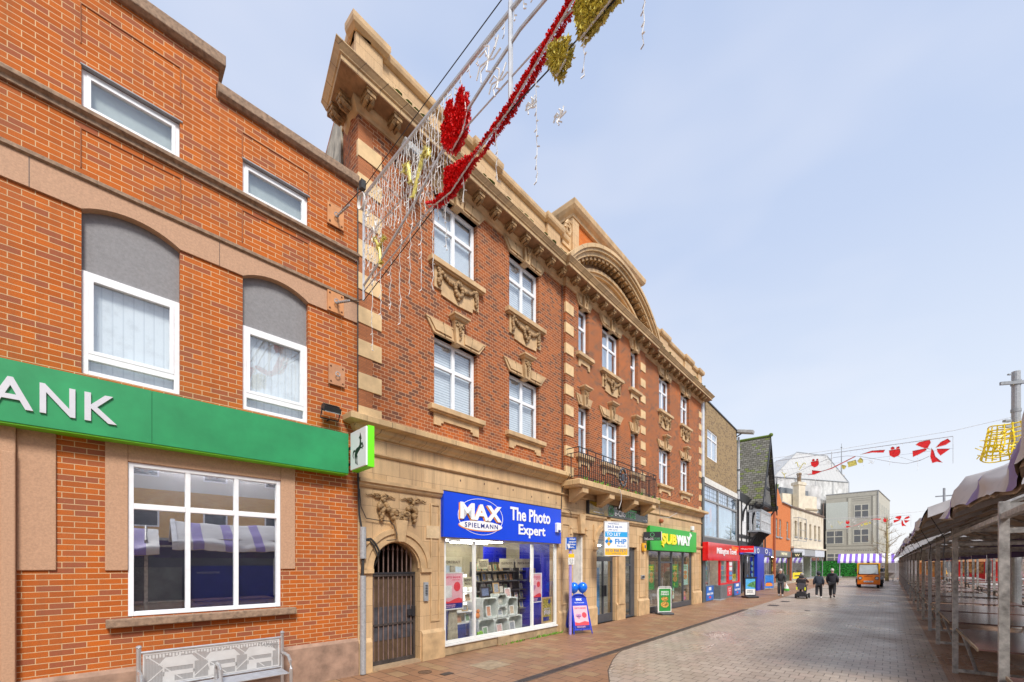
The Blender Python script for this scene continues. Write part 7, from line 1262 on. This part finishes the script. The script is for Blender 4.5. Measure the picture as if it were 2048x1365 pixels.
# distant people
for x,y,rz,c_,tr_,lab,h_ in ((83.5,-.9+1.6,R(90),NAVYC,GREYTR,'distant person in a dark jacket near the tree trunk',1.72),(87.0,-.6,R(-90),BLKC,DKTR,'distant person with a black backpack walking away behind the tree',1.75),(82.0,1.3,R(60),M('blue_jacket',(.05,.13,.30),.7),DKTR,'distant person in a blue jacket just behind the orange truck',1.7),(66,-4.6,R(180),M('yellow_jacket',(.75,.38,.03),.7),DKTR,'distant person in a mustard jacket between the stall posts',1.7),(68,-6.4,R(170),NAVYC,GREYTR,'distant person in a navy coat by the tan kiosk shelves',1.75),(64,-8.9,R(90),BLKC,DKTR,'distant person in black by the bright red kiosk',1.7),(65,-9.7,R(100),M('pink_jacket',(.55,.15,.22),.7),DKTR,'distant person in a dull pink jacket by the bright red kiosk',1.6),(92,-2.2,R(-90),M('maroon_jacket',(.20,.03,.06),.7),DKTR,'distant person in a maroon top at the end of the stall row',1.7)):
    person(lab,FS,x,y,rz,h_,c_,tr_,BLACK,None,HAIRD,stride=.16,face=False,detail=False)
t = thing('backpack','small black backpack on the distant person behind the tree','backpack',FS,(86.8,-.6,1.1)); part(t,'bag',MB().box(86.68,86.86,-.76,-.44,1.05,1.45),BLACK,bevel=.05); part(t,'logo_patch',MB().box(86.67,86.68,-.65,-.55,1.2,1.3),LEAD)
# ---------------------------------------------------------------- orange utility truck, facing the camera
OT = M('truck_orange',(.88,.22,.008),.3,var=.05,vs=2); AM = M('truck_amber',(.85,.45,.01),.35)
t = thing('utility_truck','small boxy orange electric truck parked facing the camera','truck',FS,(48,1.33,0),R(-90))
# local: x to the left of the truck seen from the front is +x ... y is away from the viewer
b = MB().prismx([(0,.30),(-.03,.62),(.0,1.15),(.14,2.10),(.22,2.18),(1.35,2.18),(1.35,.30)],-.76,.76)
part(t,'cab',b,OT,bevel=.04); part(t,'windscreen',MB().add([(-.64,-.012,1.23),(.64,-.012,1.23),(.60,.105,2.02),(-.60,.105,2.02),(-.64,.01,1.23),(.64,.01,1.23),(.60,.13,2.02),(-.60,.13,2.02)],[(0,1,2,3),(4,7,6,5),(0,4,5,1),(1,5,6,2),(2,6,7,3),(3,7,4,0)]),M('windscreen',(.50,.55,.55),.08,var=.1,vs=2)); 
ws=MB().tube([(-.67,-.02,1.20),(.67,-.02,1.20),(.63,.11,2.06),(-.63,.11,2.06),(-.67,-.02,1.20)],.022,5); part(t,'screen_seal',ws,BLACK); part(t,'wiper',MB().tube([(-.15,-.06,1.02),(.1,-.05,1.20),(.5,-.03,1.32)],.014,4),BLACK)
for x in (-.55,.55): hl_=part(t,'headlight',MB().disc(x,.86,.13,.10,-.07,-.02,16),M('headlight',(.55,.57,.58),.1)); part(t,'bezel',MB().ring(x,.86,.10,.14,-.075,-.02,0,2*math.pi,18),BLACK,parent=hl_)
part(t,'number_plate',MB().box(-.32,.32,-.05,-.02,.50,.63),WHITE); part(t,'plate_text',textmb('KX03 FWL',.075,(0,-.056,.565),width=.52,ext=.003,bold=.01),BLACK); part(t,'bumper',MB().box(-.76,.76,-.06,.05,.30,.37),M('truck_dark_orange',(.55,.10,.01),.4),bevel=.01); part(t,'badge',MB().box(-.28,.28,-.035,-.025,1.0,1.05),M('badge_orange',(.5,.12,.01),.4)); part(t,'amber_trim',MB().box(-.77,-.66,.02,.2,1.2,2.12).box(.66,.77,.02,.2,1.2,2.12).box(-.66,.66,.10,.2,2.06,2.17),AM); part(t,'roof_lamp',MB().box(-.08,.08,.1,.2,2.16,2.25),BLACK)
for sx in (-1,1):
    part(t,'wing_mirror',MB().box(sx*.86-.08,sx*.86+.08,-.02,.03,1.42,1.68).tube([(sx*.76,.05,1.55),(sx*.86,.02,1.55)],.015,4),BLACK,bevel=.01)
    for y in (.45,): w_=part(t,'wheel',wheelmb((sx*.62,y,.27),.27,.2),TYRE); part(t,'hub',wheelmb((sx*.62,y,.27),.15,.21),LEAD,parent=w_)
    w_=part(t,'wheel',wheelmb((sx*.82,3.0,.34),.34,.24),TYRE); part(t,'hub',wheelmb((sx*.82,3.0,.34),.18,.25),LEAD,parent=w_); part(t,'mudguard',MB().prismx([(2.55,.35),(2.6,.75),(3.0,.85),(3.4,.75),(3.45,.35),(3.38,.35),(3.3,.7),(3.0,.78),(2.68,.7),(2.62,.35)],sx*.82-.16,sx*.82+.16),BLACK)
part(t,'flatbed',MB().box(-.9,.9,1.4,4.1,.62,.72).box(-.5,.5,.4,4.0,.35,.61),BLACK); part(t,'bed_side',MB().box(-.92,-.88,1.4,4.1,.72,.95).box(.88,.92,1.4,4.1,.72,.95),LEAD)
# ---------------------------------------------------------------- bare tree, bench, awning stall
BARK = M('pale_bark',(.40,.33,.16),.85,var=.3,vs=8,bmp=.4,bs=20); TWIG = M('twig_brown',(.28,.20,.12),.85)
t = thing('bare_tree','bare young tree with a pale yellowish trunk and fine twigs beside the orange truck','tree',FS,(69.5,.2,0)); rr=random.Random(12); tw=MB(); lb_=MB()
part(t,'trunk',MB().tube([(69.5,.2,0),(69.5,.22,1.2),(69.48,.2,3.0),(69.55,.15,5.0),(69.5,.2,6.6),(69.55,.18,8.2)],[.20,.17,.145,.11,.07,.02],9),BARK,smooth=True)
def branch(m, p, d, L, r_, depth):
    pts=[p]; q=p
    for i in range(4): d=(d+Vector((rr.uniform(-.18,.18),rr.uniform(-.18,.18),rr.uniform(-.06,.12)))).normalized(); q=q+d*L/4; pts.append(q)
    m.tube(pts,[r_,r_*.8,r_*.6,r_*.45,r_*.3],4)
    if depth>0:
        for i in range(1,5):
            for _ in range(2): a=Vector((rr.uniform(-1,1),rr.uniform(-1,1),rr.uniform(-.1,.7))).normalized(); branch(tw,pts[i],(d*.6+a*.8).normalized(),L*rr.uniform(.35,.55),r_*.35,depth-1)
for i in range(17):
    z=2.4+i*.33; a=i*2.4; branch(lb_,Vector((69.5,.2,z)),Vector((math.cos(a),math.sin(a),.35)).normalized(),rr.uniform(1.6,2.7)*(1-.05*i),.045,2)
part(t,'limbs',lb_,BARK); part(t,'twigs',tw,TWIG)
t = thing('slatted_bench','curved slatted bench beyond the bare tree','bench',FS,(68.5,-.6,0)); b=MB()
for i in range(6): b.box(68+.0,68.06,-1.2+i*.0,-1.2,0,0) if 0 else None
b.tube([(68.4,-.35,0),(68.4,-.35,.42)],.04,6).tube([(69.9,-.35,0),(69.9,-.35,.42)],.04,6); part(t,'leg',b,LEAD); b=MB()
for i,(y,z) in enumerate(((.0,.48),(-.1,.45),(-.2,.44),(-.3,.44),(-.4,.46),(-.5,.52),(-.55,.62),(-.6,.74),(-.64,.86))): b.box(68.1,70.2,y-.03,y+.03,z,z+.03)
part(t,'seat_slats',b,M('bench_slat',(.36,.34,.30),.6))
t = thing('awning_stall','wide stall with a bold white and purple striped awning behind the orange truck','market stall',FS,(80,2.4,0)); aw=MB(); ny=22
for side in (0,1):
    for i in range(ny):
        ya=-.9+6.6*i/ny; yb=-.9+6.6*(i+1)/ny; rr2=.03*math.sin(i*1.7)
        if side==0: aw.add([(78.8,ya,2.45+rr2),(78.8,yb,2.45+rr2),(80.4,yb,3.55),(80.4,ya,3.55)],[(0,1,2,3)]); aw.add([(78.8,ya,2.45+rr2),(78.8,yb,2.45+rr2),(78.78,yb,2.2+rr2),(78.78,ya,2.2+rr2)],[(0,1,2,3)])
        else: aw.add([(82,ya,2.45),(82,yb,2.45),(80.4,yb,3.55),(80.4,ya,3.55)],[(0,1,2,3)])
part(t,'awning',aw,AWNY)
for y in (-.7,1.4,3.4,5.45): part(t,'post',MB().box(78.95,79.05,y-.05,y+.05,0,2.5),GALV)
part(t,'valance_rail',MB().box(78.95,79.05,-.9,5.7,2.40,2.46),GALV); part(t,'base_block',MB().box(78.8,79.2,5.2,5.7,0,.25),LEAD); part(t,'counter',MB().box(80,81,-.6,3.4,.8,.9).box(80.95,81,-.6,3.4,0,.9),MATS['counter_grey'])
